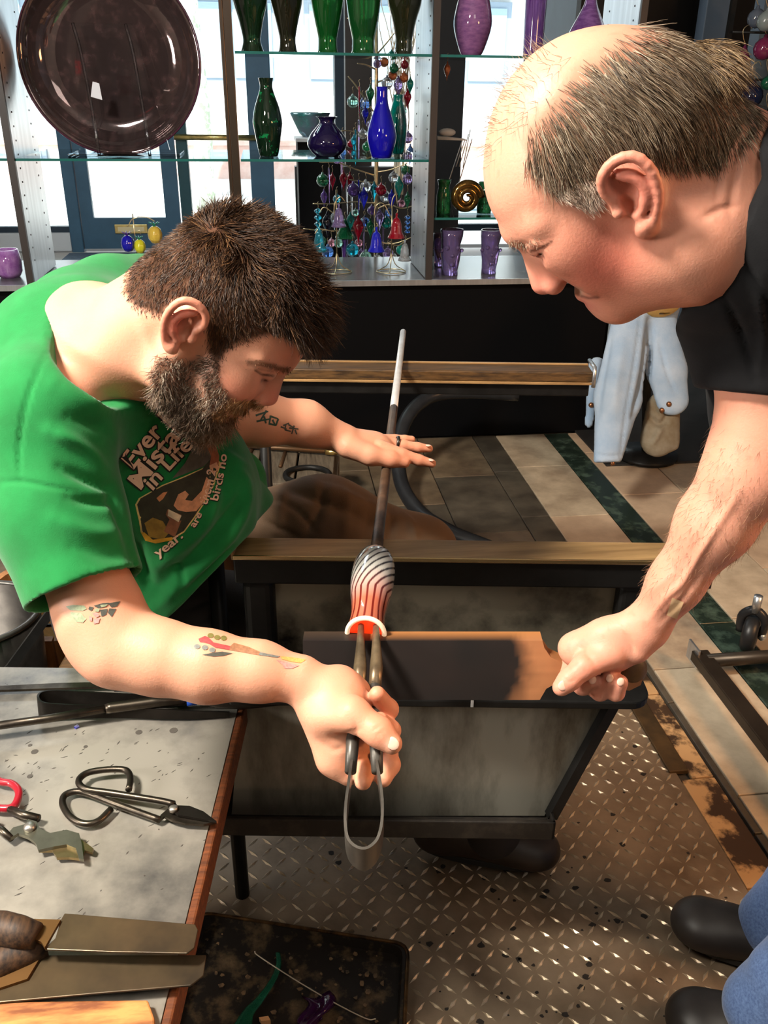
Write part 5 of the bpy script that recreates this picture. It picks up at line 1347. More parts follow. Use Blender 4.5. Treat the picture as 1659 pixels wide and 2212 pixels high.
# ribbed collar edge and hem stay the same cloth
shirt = obj_from('t_shirt', V2, F2, M_green_t, loc1, m1.o)
shirt['label'] = 'bright green cotton T-shirt with a printed picture'
bvs = BVHTree.FromPolygons(V2.tolist(), F2.tolist())

# ---- print on the chest: lettering and a picture panel
M_cream = mat('print_cream', srgb(236, 196, 162), 0.8); M_outl = mat('print_black', srgb(26, 22, 14), 0.8)
def text_polys(txt):
    cu = bpy.data.curves.new('t', 'FONT'); cu.body = txt; cu.size = 1.0; cu.resolution_u = 4; cu.offset = 0.022
    o = bpy.data.objects.new('t', cu); COL.objects.link(o)
    dg = bpy.context.evaluated_depsgraph_get(); me = bpy.data.meshes.new_from_object(o.evaluated_get(dg))
    v = np.array([x.co[:2] for x in me.vertices]); f = [tuple(p.vertices) for p in me.polygons]
    bpy.data.objects.remove(o); bpy.data.curves.remove(cu)
    return v, f
def print_text(txt, mapf, m, off, name, grow=0.0, label=None):
    v, f = text_polys(txt)
    if grow:
        c = np.zeros_like(v)
    x0, x1 = v[:, 0].min(), v[:, 0].max()
    q2 = np.array([mapf((x - x0) / (x1 - x0), y) for x, y in v])
    V_, f_ = drape(bvs, q2, f, off)
    if not len(f_): return None
    o = obj_from(name, V_, f_, m, loc1, shirt)
    if label: o['label'] = label
    return o
def line_map(a, b, hgt, bend=0.0, dx=0.0, dy=0.0):
    a, b = np.array(a, float), np.array(b, float); d = b - a; n_ = np.array([d[1], -d[0]]); n_ = n_ / np.linalg.norm(n_)
    return lambda t, y: a + d * t + n_ * (y * hgt * 1.35 + bend * 4 * t * (1 - t)) + np.array([dx, dy])
lines = [('Ever Ma', (288, 1014), (414, 872), 40, 4), ('Mistake', (304, 1058), (436, 896), 40, 5), ('in Life?', (330, 1060), (432, 952), 34, 4)]
for txt, a, b, hgt, bend in lines:
    for k, (dx, dy) in enumerate(((-3, 2), (3, 2), (0, 4), (2, -2))):
        print_text(txt, line_map(a, b, hgt, bend, dx, dy), M_outl, 0.0010, 'lettering_outline')
    print_text(txt, line_map(a, b, hgt, bend), M_cream, 0.0018, 'lettering', label='cream lettering printed on the T-shirt')
pn_px = [(292, 1090), (300, 1076), (318, 1066), (350, 1048), (400, 1028), (440, 1010), (460, 985), (478, 1000), (462, 1050), (440, 1090), (420, 1120), (398, 1150), (372, 1166), (340, 1172), (316, 1168), (304, 1150), (300, 1125)]
def pr_(name, polys, col, off, lab=None, step=9):
    return decal(name, polys, bvs, mat('print_' + name, srgb(*col), 0.8, var=0.25, vscale=60), loc1, shirt, step, off, lab)
pr_('picture_border', [pn_px], (224, 196, 120), 0.0010, 'printed picture panel on the T-shirt')
cpn = np.mean(pn_px, 0)
pr_('picture_ground', [[cpn + (np.array(p) - cpn) * 0.95 for p in pn_px]], (52, 50, 34), 0.0014)
pr_('picture_sky', [[(372, 1034), (440, 1008), (458, 988), (448, 950), (420, 962), (400, 1000)]], (92, 88, 74), 0.0012)
pr_('picture_arm', [[(375, 1092), (385, 1068), (400, 1060), (408, 1068), (400, 1080), (415, 1082), (436, 1060), (446, 1030), (456, 1040), (446, 1078), (424, 1104), (402, 1106), (384, 1102)]], (206, 146, 104), 0.0019, None, 6)
pr_('picture_jug', [[(362, 1100), (392, 1112), (386, 1126), (392, 1124), (378, 1160), (354, 1148), (366, 1122), (358, 1112)]], (140, 92, 62), 0.0019, None, 6)
pr_('picture_label', [[(364, 1100), (392, 1114), (386, 1128), (362, 1114)]], (214, 196, 160), 0.0023, None, 6)
pr_('picture_grass', [[(312, 1130), (330, 1118), (352, 1126), (366, 1150), (352, 1166), (322, 1160)]], (150, 118, 46), 0.0018, None, 6)
pr_('picture_bird', [[(338, 1076), (352, 1064), (362, 1062), (352, 1078), (344, 1084)]], (196, 130, 84), 0.0019, None, 6)
pr_('picture_hair', [[(444, 960), (462, 950), (474, 985), (470, 1020), (452, 1010), (456, 985)]], (158, 92, 56), 0.0019, None, 6)
pr_('picture_hand', [[(452, 1006), (468, 998), (474, 1012), (462, 1024)]], (214, 160, 120), 0.0022, None, 5)
pr_('picture_edge', [[(304, 1150), (312, 1150), (330, 1166), (372, 1160), (372, 1167), (336, 1174), (314, 1168)]], (214, 160, 44), 0.0020, None, 6)
for k, (txt, a, b, h_) in enumerate((('them 2', (446, 1092), (466, 1016), 20), ('birds no', (470, 1082), (490, 982), 18), ('year.', (340, 1204), (396, 1160), 20), ('are', (420, 1140), (436, 1110), 16))):
    print_text(txt, line_map(a, b, h_, -2, 1, 2), M_outl, 0.0012, 'lettering_outline')
    print_text(txt, line_map(a, b, h_, -2), M_cream, 0.0019, 'lettering')

# ---- trousers and boot
M_trous = mat('brown_work_trousers', srgb(92, 68, 46), 0.75, col2=srgb(70, 52, 36), vscale=9, bump=0.12, bscale=500)
S = SDF()
pel = B(-0.46, 1.42, 0.545)
S.ell(pel, (0.15, 0.20, 0.12), BA, k=0.05)
S.chain([B(-0.42, 1.55, 0.565), P(700, 1135, 1.70), P(905, 1195, 1.74)], [0.098, 0.088, 0.070], 0.05)
S.chain([P(905, 1195, 1.74), B(0.20, 1.60, 0.28), B(0.16, 1.58, 0.09)], [0.072, 0.060, 0.055], 0.03)
S.chain([B(-0.42, 1.30, 0.565), B(-0.16, 1.28, 0.56), B(0.06, 1.27, 0.50)], [0.098, 0.088, 0.072], 0.05)
S.chain([B(0.06, 1.27, 0.50), B(0.19, 1.29, 0.28), B(0.22, 1.28, 0.10)], [0.070, 0.060, 0.056], 0.03)
V3, F3 = S.mesh(0.006); V3 = relax(V3, F3, 1, 0.5); N3 = vnormals(V3, F3)
V3 = stroke(V3, N3, [([(640, 1030), (760, 1080), (900, 1140)], 14, 0.010), ([(600, 1050), (700, 1085), (800, 1130)], 9, -0.008), ([(700, 1045), (690, 1100), (660, 1160)], 9, -0.007), ([(830, 1085), (845, 1130), (840, 1165)], 8, -0.008), ([(870, 1110), (890, 1140), (900, 1165)], 8, 0.008), ([(620, 1020), (610, 1080), (600, 1150)], 10, 0.007), ([(580, 1075), (640, 1100), (680, 1150)], 6, -0.005), ([(560, 1120), (620, 1150), (650, 1165)], 6, -0.005), ([(740, 1060), (750, 1110), (740, 1160)], 12, 0.006), ([(790, 1080), (800, 1120), (790, 1160)], 12, -0.006),
                     ([(400, 1320), (440, 1300), (480, 1290)], 5, -0.005), ([(420, 1350), (460, 1325), (510, 1315)], 5, -0.005), ([(440, 1372), (480, 1350), (515, 1345)], 5, -0.005)])
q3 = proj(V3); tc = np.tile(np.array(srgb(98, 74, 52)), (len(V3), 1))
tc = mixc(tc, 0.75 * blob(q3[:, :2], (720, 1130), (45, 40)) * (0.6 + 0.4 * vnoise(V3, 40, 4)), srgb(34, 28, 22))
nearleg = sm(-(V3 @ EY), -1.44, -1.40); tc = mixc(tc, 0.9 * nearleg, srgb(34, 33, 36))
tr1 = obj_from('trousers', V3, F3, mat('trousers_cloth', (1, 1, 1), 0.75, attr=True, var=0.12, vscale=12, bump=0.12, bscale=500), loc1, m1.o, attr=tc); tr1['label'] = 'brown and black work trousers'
def shoe(th, name, toe, heel, h, m, w=0.046, sole=True):
    toe, heel = np.asarray(toe, float), np.asarray(heel, float); d = unit(toe - heel); L_ = np.linalg.norm(toe - heel); sd = np.cross(EZ, d)
    S = SDF()
    S.fcone(heel + d * 0.03 + EZ * (h + 0.035), toe - d * 0.035 + EZ * (h + 0.030), 0.040, w, sd, 0.72, 0.03)
    S.ell(toe - d * 0.05 + EZ * (h + 0.032), (0.056, w, 0.034), np.array([d, sd, EZ]), k=0.02)
    S.cone(heel + d * 0.05 + EZ * (h + 0.05), heel + d * 0.045 + EZ * (h + 0.125), 0.042, 0.046, 0.03)
    S.fcone(heel + d * 0.07 + EZ * (h + 0.07), toe - d * 0.09 + EZ * (h + 0.045), 0.036, 0.036, sd, 0.8, 0.03)
    S.plane_cut(heel + EZ * (h + 0.014), -EZ, 0.004)
    v, f = S.mesh(0.005); v = relax(v, f, 1, 0.5)
    o = obj_from(name, v, f, m, th.loc, th.o)
    g = G(); n_ = 28; pl = []
    for a in np.linspace(0, 2 * math.pi, n_, endpoint=False):
        c, s_ = math.cos(a), math.sin(a); wd = w * (0.86 + 0.14 * c)
        pl.append((toe + heel) / 2 + d * (L_ / 2) * np.sign(c) * abs(c) ** 0.75 + sd * wd * np.sign(s_) * abs(s_) ** 0.8 + EZ * (h + 0.002))
    g.slab(pl, EZ * 0.016)
    obj_from('sole', np.vstack(g.v), g.f, mat('rubber_sole', (0.012, 0.011, 0.010), 0.7), th.loc, o, smooth=False, bevel=0.003)
    return o
M_boot = mat('dark_brown_leather', srgb(44, 32, 24), 0.5, var=0.3, vscale=14)
shoe(m1, 'boot', PH(1192, 1868, 0.02), PH(1192, 1868, 0.02) - EX * 0.265 + EY * 0.045, 0.006, M_boot)
shoe(m1, 'boot', B(0.38, 1.60, 0), B(0.12, 1.60, 0), 0.006, M_boot)

# ================================================================== standing older man
OO, OA = head_frame(1305, 369, 0.80, (-0.60, 0.80), math.radians(15), math.radians(0))
S2 = dict(skull=((-0.008, 0.026, 0), (0.0945, 0.0915, 0.075)), fore=((0.033, 0.036, 0), (0.059, 0.056, 0.062)), face=((0.046, -0.012, 0), (0.046, 0.066, 0.056)), gap=0.0030,
          brow=(0.099, 0.030), eye=(0.082, 0.0135), nasion=(0.100, 0.012), tip=(0.1220, -0.022), subn=(0.1045, -0.038), ulip=(0.1010, -0.0600), llip=(0.0990, -0.0745), chin=(0.100, -0.090), gon=(0.010, -0.080),
          ear=(0.012, -0.008, 1.00, 0.28), earw=0.077)
S = SDF()
W2 = build_head(S, OO, OA, S2)
# neck: wide, creased, running back to the collar
S.cone(W2(-0.040, 0.000, 0), P(1560, 440, 0.83), 0.072, 0.074, 0.03)
S.cone(P(1430, 520, 0.80), P(1590, 500, 0.83), 0.045, 0.062, 0.03)
S.cone(W2(0.045, -0.080, 0), P(1500, 530, 0.80), 0.036, 0.052, 0.03)
S.cone(P(1570, 395, 0.855), P(1720, 430, 0.92), 0.062, 0.070, 0.04)
S.cone(P(1680, 480, 0.92), P(1720, 640, 0.88), 0.07, 0.065, 0.04)
# left arm down to the paddle
S.chain([P(1720, 640, 0.88), P(1672, 800, 0.885), P(1652, 930, 0.905)], [0.066, 0.053, 0.047], 0.02)
S.chain([P(1652, 930, 0.905), P(1620, 1015, 0.92), P(1545, 1130, 0.95), P(1460, 1258, 0.99), P(1396, 1352, 1.02)], [0.046, 0.0445, 0.0385, 0.0275, 0.0235], 0.02)
S.fcone(P(1396, 1352, 1.02), P(1318, 1392, 1.035), 0.026, 0.034, RGT - UPV * 0.3, 0.72, 0.014)
S.cone(P(1390, 1375, 1.02), P(1378, 1408, 1.02), 0.016, 0.012, 0.014)
S.fcone(P(1318, 1392, 1.035), P(1258, 1405, 1.045), 0.030, 0.024, UPV, 0.75, 0.012)
S.cone(P(1236, 1400, 1.052), P(1265, 1395, 1.048), 0.0165, 0.0185, 0.010)
S.chain([P(1318, 1412, 1.022), P(1262, 1440, 1.016), P(1230, 1468, 1.015), P(1212, 1485, 1.016)], [0.0175, 0.0135, 0.0118, 0.0102], 0.008)
S.chain([P(1245, 1412, 1.068), P(1228, 1455, 1.075), P(1258, 1482, 1.050), P(1278, 1470, 1.034)], [0.0130, 0.0118, 0.0110, 0.0098], 0.003)
S.chain([P(1285, 1425, 1.070), P(1272, 1478, 1.068), P(1296, 1494, 1.044), P(1316, 1466, 1.030)], [0.0130, 0.0120, 0.0112, 0.0098], 0.003)
S.chain([P(1322, 1432, 1.066), P(1312, 1482, 1.062), P(1330, 1496, 1.040), P(1340, 1474, 1.028)], [0.0124, 0.0112, 0.0104, 0.0092], 0.003)
V, F = S.mesh(0.0021)
V = relax(V, F, 1, 0.4)
N = vnormals(V, F)
V = stroke(V, N, [([(1600, 262), (1575, 320), (1556, 370), (1548, 430)], 9, -0.0022), ([(1645, 268), (1605, 330), (1585, 400), (1578, 460)], 9, -0.0022), ([(1520, 470), (1560, 450), (1590, 445)], 9, -0.002), ([(1100, 520), (1140, 530), (1185, 528)], 8, 0.002),
                  ([(1200, 600), (1235, 605), (1262, 640)], 8, -0.002), ([(1330, 1330), (1400, 1280), (1450, 1240)], 9, 0.0016), ([(1400, 1340), (1440, 1290), (1480, 1250), (1540, 1150)], 8, 0.0026), ([(1425, 1345), (1470, 1300), (1520, 1230)], 7, -0.0018), ([(1480, 1240), (1560, 1120), (1600, 1060)], 10, 0.0022),
                  ([(1250, 1395), (1275, 1420), (1290, 1440)], 6, -0.0014), ([(1215, 1462), (1232, 1474), (1246, 1462)], 3, -0.0008), ([(1350, 1375), (1365, 1395), (1370, 1410)], 5, -0.0016), ([(1335, 1350), (1360, 1370)], 5, 0.0012), ([(1115, 545), (1150, 548), (1190, 528)], 4, -0.0012)])
L = to_local(V, OO, OA); q = proj(V); lz = np.abs(L[:, 2]); AZ = np.c_[L[:, 0], L[:, 1], lz]
skin = np.tile(np.array(srgb(220, 156, 130)), (len(V), 1))
skin = mixc(skin, 0.30 * (0.5 + 0.5 * vnoise(V, 40, 21)), srgb(208, 130, 108))
skin = mixc(skin, 0.75 * blob(AZ, (0.058, -0.035, 0.05), (0.042, 0.034, 0.04)), srgb(204, 96, 80))
skin = mixc(skin, 0.50 * blob(AZ, (0.113, -0.022, 0.0), (0.022, 0.02, 0.024)), srgb(214, 110, 98))
skin = mixc(skin, 0.55 * blob(AZ, (-0.004, 0.0, 0.096), (0.026, 0.038, 0.016)), srgb(210, 104, 92))
skin = mixc(skin, 0.80 * blob(AZ, (0.0985, -0.0675, 0.0), (0.013, 0.009, 0.024)), srgb(176, 88, 84))
skin = mixc(skin, 0.35 * blob(AZ, (0.088, 0.008, 0.036), (0.014, 0.011, 0.018)), srgb(186, 112, 96))
skin = lashes(skin, AZ, S2)
skin = mixc(skin, 0.30 * blob(q[:, :2], (1290, 1470), (80, 60)), srgb(214, 120, 104))
skin = mixc(skin, 0.22 * np.clip(vnoise(V, 150, 31) - 0.45, 0, 1) * 2, srgb(150, 92, 72))
# hair fringe of the older man: around the sides and back, bald front and crown thin
MP = proj(OO + AZ @ OA)[:, :2]
headz = (np.linalg.norm(L - [-0.01, 0.0, 0], axis=1) < 0.18) * 1.0
notear = 1 - sm(lz, 0.0775, 0.081) * (np.abs(L[:, 1] + 0.005) < 0.048) * (np.abs(L[:, 0] + 0.001) < 0.042)
hair_w = soft_poly(MP, [(1124, 296), (1146, 232), (1196, 168), (1262, 112), (1330, 76), (1400, 30), (1560, 30), (1640, 170), (1620, 270), (1560, 330), (1500, 352), (1440, 348), (1405, 352), (1357, 335), (1312, 348), (1292, 372), (1240, 378), (1180, 366), (1145, 345)], 10) * headz * notear
crown = sm(seg_dist(MP, [(1124, 296), (1146, 232), (1196, 168), (1262, 112), (1330, 76), (1420, 58)])[0] + 12 * vnoise(V, 60, 9), 4, 46)
bald = sm(L[:, 1], 0.085, 0.105)
hair_w = hair_w * (0.25 + 0.75 * crown) * (1 - 0.8 * bald * sm(L[:, 0], -0.09, -0.05))
burn = soft_poly(MP, [(1146, 345), (1175, 372), (1235, 388), (1292, 380), (1292, 440), (1270, 446), (1225, 432), (1180, 405)], 10) * headz * notear
skin = mixc(skin, 0.50 * np.clip(hair_w, 0, 1), srgb(104, 82, 64))
skin = mixc(skin, 0.8 * np.exp(-(seg_dist(MP, [(1146, 543), (1168, 536), (1192, 522)])[0] / 2.8) ** 2) * headz, srgb(84, 48, 38))
skin = mixc(skin, 0.4 * np.exp(-(seg_dist(MP, [(1130, 540), (1160, 528), (1195, 510)])[0] / 3) ** 2) * headz, srgb(160, 96, 78))
skin = mixc(skin, 0.55 * soft_poly(MP, [(1205, 612), (1258, 622), (1262, 640), (1225, 632)], 6) * headz, srgb(170, 140, 122))
skin = mixc(skin, 0.75 * np.exp(-(seg_dist(MP, [(1256, 640), (1272, 644), (1292, 642)])[0] / 3.2) ** 2) * headz, srgb(80, 34, 30))
loc2 = B(0.80, 1.02, 0.0)
m2 = Thing('person', 'older balding man in black T-shirt stooping from the right', 'person', loc2)
body2 = obj_from('body', V, F, M_skin, loc2, m2.o, attr=np.c_[skin, 1 - 0.9 * np.clip(hair_w, 0, 1)])
bvh2 = BVHTree.FromPolygons(V.tolist(), F.tolist())
n = 19000
p, nn, rng = sample_surface(V, F, np.clip(hair_w, 0, 1) ** 1.3, n, 13)
l = to_local(p, OO, OA); back = sm(-l[:, 0], 0.0, 0.08); topm = sm(l[:, 1], 0.07, 0.115)
flow = -UPV * 0.70 + RGT * 0.55
dirs = flow * 0.9 + RGT * (0.45 * topm)[:, None] - RGT * (0.50 * sm(l[:, 0], -0.01, 0.04))[:, None] + np.stack([vnoise(p, 40, s) for s in (15, 16, 17)], -1) * 0.26 + np.stack([vnoise(p, 120, s) for s in (18, 19, 20)], -1) * 0.16
ln = (0.024 + 0.010 * back) * (0.7 + 0.6 * rng.random(n)) * (0.6 + 0.4 * sm(l[:, 1], -0.02, 0.05)) * (1 - 0.45 * topm)
hv, hf = strands(p - nn * 0.001, lay(dirs, nn, 0.10 + 0.02 * back - 0.09 * topm), ln, 0.00038, 5, 0.20, -nn * 0.10 - UPV * 0.22, 14)
add_hair('hair', m2.o, loc2, hv, hf, hair_colors(n, rng, srgb(66, 54, 42), srgb(138, 114, 88), 0.16, srgb(176, 160, 138)), 5, 'thinning grey-brown hair round a bald crown')
# tuft at the nape
n = 3200
tb0 = W2(-0.112, -0.012, 0.0)
rng = np.random.default_rng(4); a = rng.normal(size=(n, 3)); a /= np.linalg.norm(a, axis=1)[:, None]
rt_ = tb0 + (a * [0.022, 0.022, 0.048] * rng.random((n, 1)) ** 0.3) @ OA
hv, hf = strands(rt_, RGT * 0.75 - UPV * 0.35 + a @ OA * 0.40 + np.stack([vnoise(rt_, 60, s) for s in (1, 2, 3)], -1) * 0.3, 0.024 * (0.6 + 0.6 * rng.random(n)), 0.00036, 5, 0.2, -UPV * 0.8, 5)
add_hair('nape_hair', m2.o, loc2, hv, hf, hair_colors(n, rng, srgb(70, 54, 38), srgb(140, 112, 78), 0.1, srgb(176, 150, 112)), 5)
# pale sideburn, wisps on the brow, eyebrow
n = 2600
p, nn, rng = sample_surface(V, F, np.clip(burn * 1.2, 0, 1), n, 15)
hv, hf = strands(p - nn * 0.0008, nn * 0.35 - OA[1] * 0.7 + OA[0] * 0.15 + np.stack([vnoise(p, 90, s) for s in (25, 26, 27)], -1) * 0.3, 0.011 * (0.6 + 0.6 * rng.random(n)), 0.00030, 4, 0.2, None, 16)
add_hair('sideburns', m2.o, loc2, hv, hf, hair_colors(n, rng, srgb(170, 140, 120), srgb(226, 206, 188)), 4)
n = 420
wsp = sm(L[:, 0], 0.030, 0.055) * sm(L[:, 1], 0.060, 0.08) * (1 - sm(L[:, 2], -0.055, -0.030)) + 0.10 * bald * (L[:, 0] > -0.05)
p, nn, rng = sample_surface(V, F, np.clip(wsp, 0, 1) + 1e-9, n, 17)
hv, hf = strands(p, nn * 0.8 - OA[1] * 0.1 + OA[0] * 0.3 + np.stack([vnoise(p, 60, s) for s in (35, 36, 37)], -1) * 0.6, 0.014 * (0.6 + 0.7 * rng.random(n)), 0.00020, 5, 0.4, None, 18)
add_hair('wisps', m2.o, loc2, hv, hf, hair_colors(n, rng, srgb(130, 112, 92), srgb(190, 172, 148)), 5)
brow_w = np.clip(1.4 * np.exp(-(seg_dist(MP, [(1104, 523), (1125, 530), (1155, 524)])[0] / 6) ** 2), 0, 1) * headz * (L[:, 0] > 0.05)
n = 160
p, nn, rng = sample_surface(V, F, brow_w, n, 19)
hv, hf = strands(p, nn * 0.25 - OA[1] * 0.1 + np.sign(to_local(p, OO, OA)[:, 2])[:, None] * OA[2] * 0.7, 0.008 * (0.6 + 0.6 * rng.random(n)), 0.00028, 3, 0.2, None, 20)
add_hair('eyebrows', m2.o, loc2, hv, hf, hair_colors(n, rng, srgb(110, 92, 74), srgb(180, 160, 140)), 3)
n = 1400
wfa = sm(-V[:, 2], -1.12, -1.00) * sm(V[:, 2], 0.86, 0.92)
p, nn, rng = sample_surface(V, F, np.clip(wfa, 0, 1) + 1e-9, n, 23)
hv, hf = strands(p, lay(np.tile(unit(P(1396, 1352, 1.02) - P(1620, 1015, 0.92)), (n, 1)) + rng.normal(size=(n, 3)) * 0.35, nn, np.full(n, 0.45)), 0.010 * (0.5 + 0.8 * rng.random(n)), 0.00013, 4, 0.4, None, 24)
add_hair('arm_hair', m2.o, loc2, hv, hf, hair_colors(n, rng, srgb(120, 88, 66), srgb(170, 130, 100)), 4)
# sticking plaster on the forearm
decal('arm_plaster', [[(1452, 1291), (1477, 1301), (1462, 1338), (1440, 1329)]], bvh2, mat('beige_plaster', srgb(226, 186, 142), 0.7), loc2, m2.o, 6, 0.0022, 'beige sticking plaster on the forearm')
ntx = unit(P(1212, 1485, 1.016) - P(1240, 1460, 1.015)); nup = unit(-FWD - ntx * (-FWD @ ntx)); m2.part('thumb_nail', nail(P(1217, 1481, 1.0055), ntx, nup, 0.0060, 0.0068), M_nail)
for c, a_ in ((P(1280, 1469, 1.0245), (0.4, 0.6)), (P(1317, 1465, 1.0205), (0.3, 0.9)), (P(1341, 1473, 1.019), (0.2, 0.9))):
    ax = unit(RGT * a_[0] + UPV * a_[1]); up = unit(-FWD - ax * (-FWD @ ax)); m2.part('finger_nail', nail(c, ax, up, 0.0046, 0.0052), M_nail)

# ---- black T-shirt
M_black_t = mat('black_cotton', (0.009, 0.009, 0.010), 0.9, var=0.25, vscale=20, sheen=0.03, spec=0.2, bump=0.1, bscale=700)
S = SDF()
S.cone(P(1655, 470, 0.845), P(1900, 500, 0.95), 0.118, 0.145, 0.05)
S.cone(P(1560, 560, 0.84), P(1680, 640, 0.90), 0.060, 0.085, 0.05)
S.cone(P(1900, 500, 0.95), P(2300, 900, 1.05), 0.150, 0.150, 0.06)
S.cone(P(1620, 420, 0.93), P(1700, 480, 1.02), 0.085, 0.10, 0.05)
S.chain([P(1720, 620, 0.885), P(1668, 760, 0.888), P(1652, 900, 0.90)], [0.084, 0.066, 0.063], 0.04)
S.cone(P(1600, 610, 0.92), P(1640, 800, 0.97), 0.055, 0.05, 0.05)
S.cone(P(1690, 520, 0.95), P(1700, 880, 1.06), 0.09, 0.09, 0.05)
so_ = P(1652, 852, 0.898); sd_ = unit(P(1652, 900, 0.90) - P(1668, 760, 0.888))
S._add(lambda p: np.maximum(-((p - so_) @ unit(sd_ - RGT * 0.05)), np.linalg.norm(p - so_, axis=1) - 0.13), so_ - 0.14, so_ + 0.14, 's', 0.003)
S.cone(so_ - sd_ * 0.03, so_ + sd_ * 0.05, 0.056, 0.058, 0.003, 's')
ca_, cb_ = P(1648, 330, 0.83), P(1508, 630, 0.80)
cn_ = np.cross(cb_ - ca_, ray(1570, 480)); cn_ = cn_ if cn_ @ RGT < 0 else -cn_
S.plane_cut(P(1556, 492, 0.80), cn_, 0.006)
na_, nd_ = P(1480, 450, 0.81), unit(P(1600, 440, 0.85) - P(1480, 450, 0.81)); cu_ = unit(cn_); co_ = P(1556, 492, 0.80)
def neck_hole(p):
    e = p - na_; r_ = np.linalg.norm(e - (e @ nd_)[:, None] * nd_, axis=1)
    return np.maximum(r_ - 0.0790, (p - co_) @ -cu_ - 0.014)
S._add(neck_hole, co_ - 0.2, co_ + 0.2, 's', 0.004)
V4, F4 = S.mesh(0.0042); V4 = relax(V4, F4, 2, 0.5); N4 = vnormals(V4, F4)
V4 = stroke(V4, N4, [([(1560, 640), (1600, 720), (1630, 820)], 9, -0.006), ([(1640, 600), (1650, 700), (1640, 800)], 12, 0.005), ([(1600, 560), (1650, 640), (1660, 720)], 8, -0.005), ([(1530, 650), (1572, 600), (1600, 500), (1655, 390)], 4, -0.0022)])
ts2 = obj_from('t_shirt', V4, F4, M_black_t, loc2, m2.o); ts2['label'] = 'plain black cotton T-shirt'
# ---- jeans and shoes
S = SDF()
hipc = B(0.98, 0.98, 0.86)
S.ell(hipc, (0.16, 0.19, 0.14), BA, k=0.05)
S.cone(P(2200, 800, 1.03), hipc, 0.15, 0.15, 0.05)
f1, f2_ = PH(1655, 1995, 0.09), PH(1640, 2180, 0.10)
S.chain([hipc + EY * 0.09, B(0.86, 1.10, 0.48), f1 + EX * 0.02], [0.10, 0.075, 0.062], 0.04)
S.chain([hipc - EY * 0.09, B(0.80, 0.90, 0.48), f2_ + EX * 0.01], [0.10, 0.078, 0.066], 0.04)
S.plane_cut(EZ * 0.062, -EZ, 0.004)
V5, F5 = S.mesh(0.006); V5 = relax(V5, F5, 1, 0.5)
V5 = V5 + vnormals(V5, F5) * (vnoise(V5 * [1, 1, 2.2], 16, 5) * 0.004)[:, None]
jn_ = obj_from('jeans', V5, F5, M_denim, loc2, m2.o); jn_['label'] = 'blue denim jeans'
M_shoe2 = mat('black_leather', (0.022, 0.018, 0.016), 0.45, var=0.3, vscale=14)
t1 = PH(1462, 2010, 0.01); shoe(m2, 'shoe', t1, t1 + unit(f1 * [1, 1, 0] - t1 * [1, 1, 0]) * 0.285, 0.003, M_shoe2, 0.050)
t2 = PH(1452, 2222, 0.01); shoe(m2, 'shoe', t2, t2 + unit(f2_ * [1, 1, 0] - t2 * [1, 1, 0]) * 0.285, 0.003, M_shoe2, 0.050)
# ------------------------------------------------------------------ glassware on the display cabinet
M_wire = mat('gold_wire', (0.62, 0.50, 0.30), 0.3, 1.0, var=0.2, vscale=40)
def gl(name, col, trans=0.75, rough=0.05, **k):
    return mat('glass_' + name, col, rough, trans=trans, coat=0.4, spec=0.6, **k)
def vase(name, label, px, base, top, prof, zb, m, y=YC + 0.16, n=28, tilt=0.0, group=None, wob=None, inner=True):
    """prof: (half width in photo pixels, photo row) from base to rim"""
    c = PY(px, base, y); s = np.dot(c - C0, FWD) / F_PX; c[2] = zb
    z1 = PY(px, top, y)[2]
    pr = [(max(0.0005, r * s), (z1 - zb) * (base - row) / (base - top)) for r, row in prof]
    k = max(10, 3 * len(pr)); pr = [tuple(a) for a in spline(pr, k)]
    pr = [(0.0005, 0.0)] + [(max(r, 0.0005), max(h, 0)) for r, h in pr]
    if inner: pr += [(max(0.001, r - 0.004), h - 0.002) for r, h in pr[::-1][:k // 3]] + [(0.0005, pr[-k // 3][1])]
    return single(name, G().lathe(pr, c, (tilt, 0, 1), n, wob=wob), m, label, name.split('_')[-1], c, group)
ZM, ZTOP = SH_MID + 0.005, SH_TOP + 0.005
vase('glass_vase', 'dark green vase speckled with bright green flecks on middle shelf', 581, 336, 168, [(19, 336), (22, 325), (30, 275), (31, 258), (26, 230), (16, 200), (13, 185), (15, 172), (16, 168)], ZM, gl('speckled_green', (0.006, 0.022, 0.010), 0.15, col2=(0.01, 0.26, 0.08), vscale=26, ramp=(0.60, 0.64)), n=32)
vase('glass_vase', 'squat dark purple vase with flared rim on middle shelf', 707, 333, 252, [(24, 333), (36, 322), (43, 306), (36, 288), (22, 272), (16, 264), (17, 257), (23, 252)], ZM, gl('purple', (0.012, 0.006, 0.05), 0.25), n=32)
vase('glass_vase', 'cobalt blue bottle-shaped vase on middle shelf', 824, 340, 187, [(20, 340), (24, 330), (31, 300), (30, 280), (22, 250), (14, 225), (12, 205), (12, 190), (13, 187)], ZM, gl('cobalt', (0.008, 0.006, 0.42), 0.15), y=YC + 0.08, n=32)
vase('glass_vase', 'teal green vase standing behind the cobalt blue vase', 858, 328, 204, [(13, 328), (17, 310), (20, 280), (19, 255), (14, 230), (10, 215), (11, 204)], ZM, gl('teal', (0.0, 0.16, 0.13), 0.3, var=0.4, vscale=30), y=YC + 0.30)
top_v = [(545, 26, 19, 36, (0.010, 0.040, 0.014), 'dark green', 'leftmost'), (622, 22, 17, 33, (0.020, 0.020, 0.010), 'smoky brown', 'second from the left'), (708, 24, 20, 34, (0.006, 0.11, 0.018), 'leaf green', 'third from the left'), (785, 28, 24, 36, (0.010, 0.10, 0.022), 'bottle green', 'fourth from the left'), (872, 22, 18, 36, (0.022, 0.026, 0.010), 'olive', 'rightmost')]
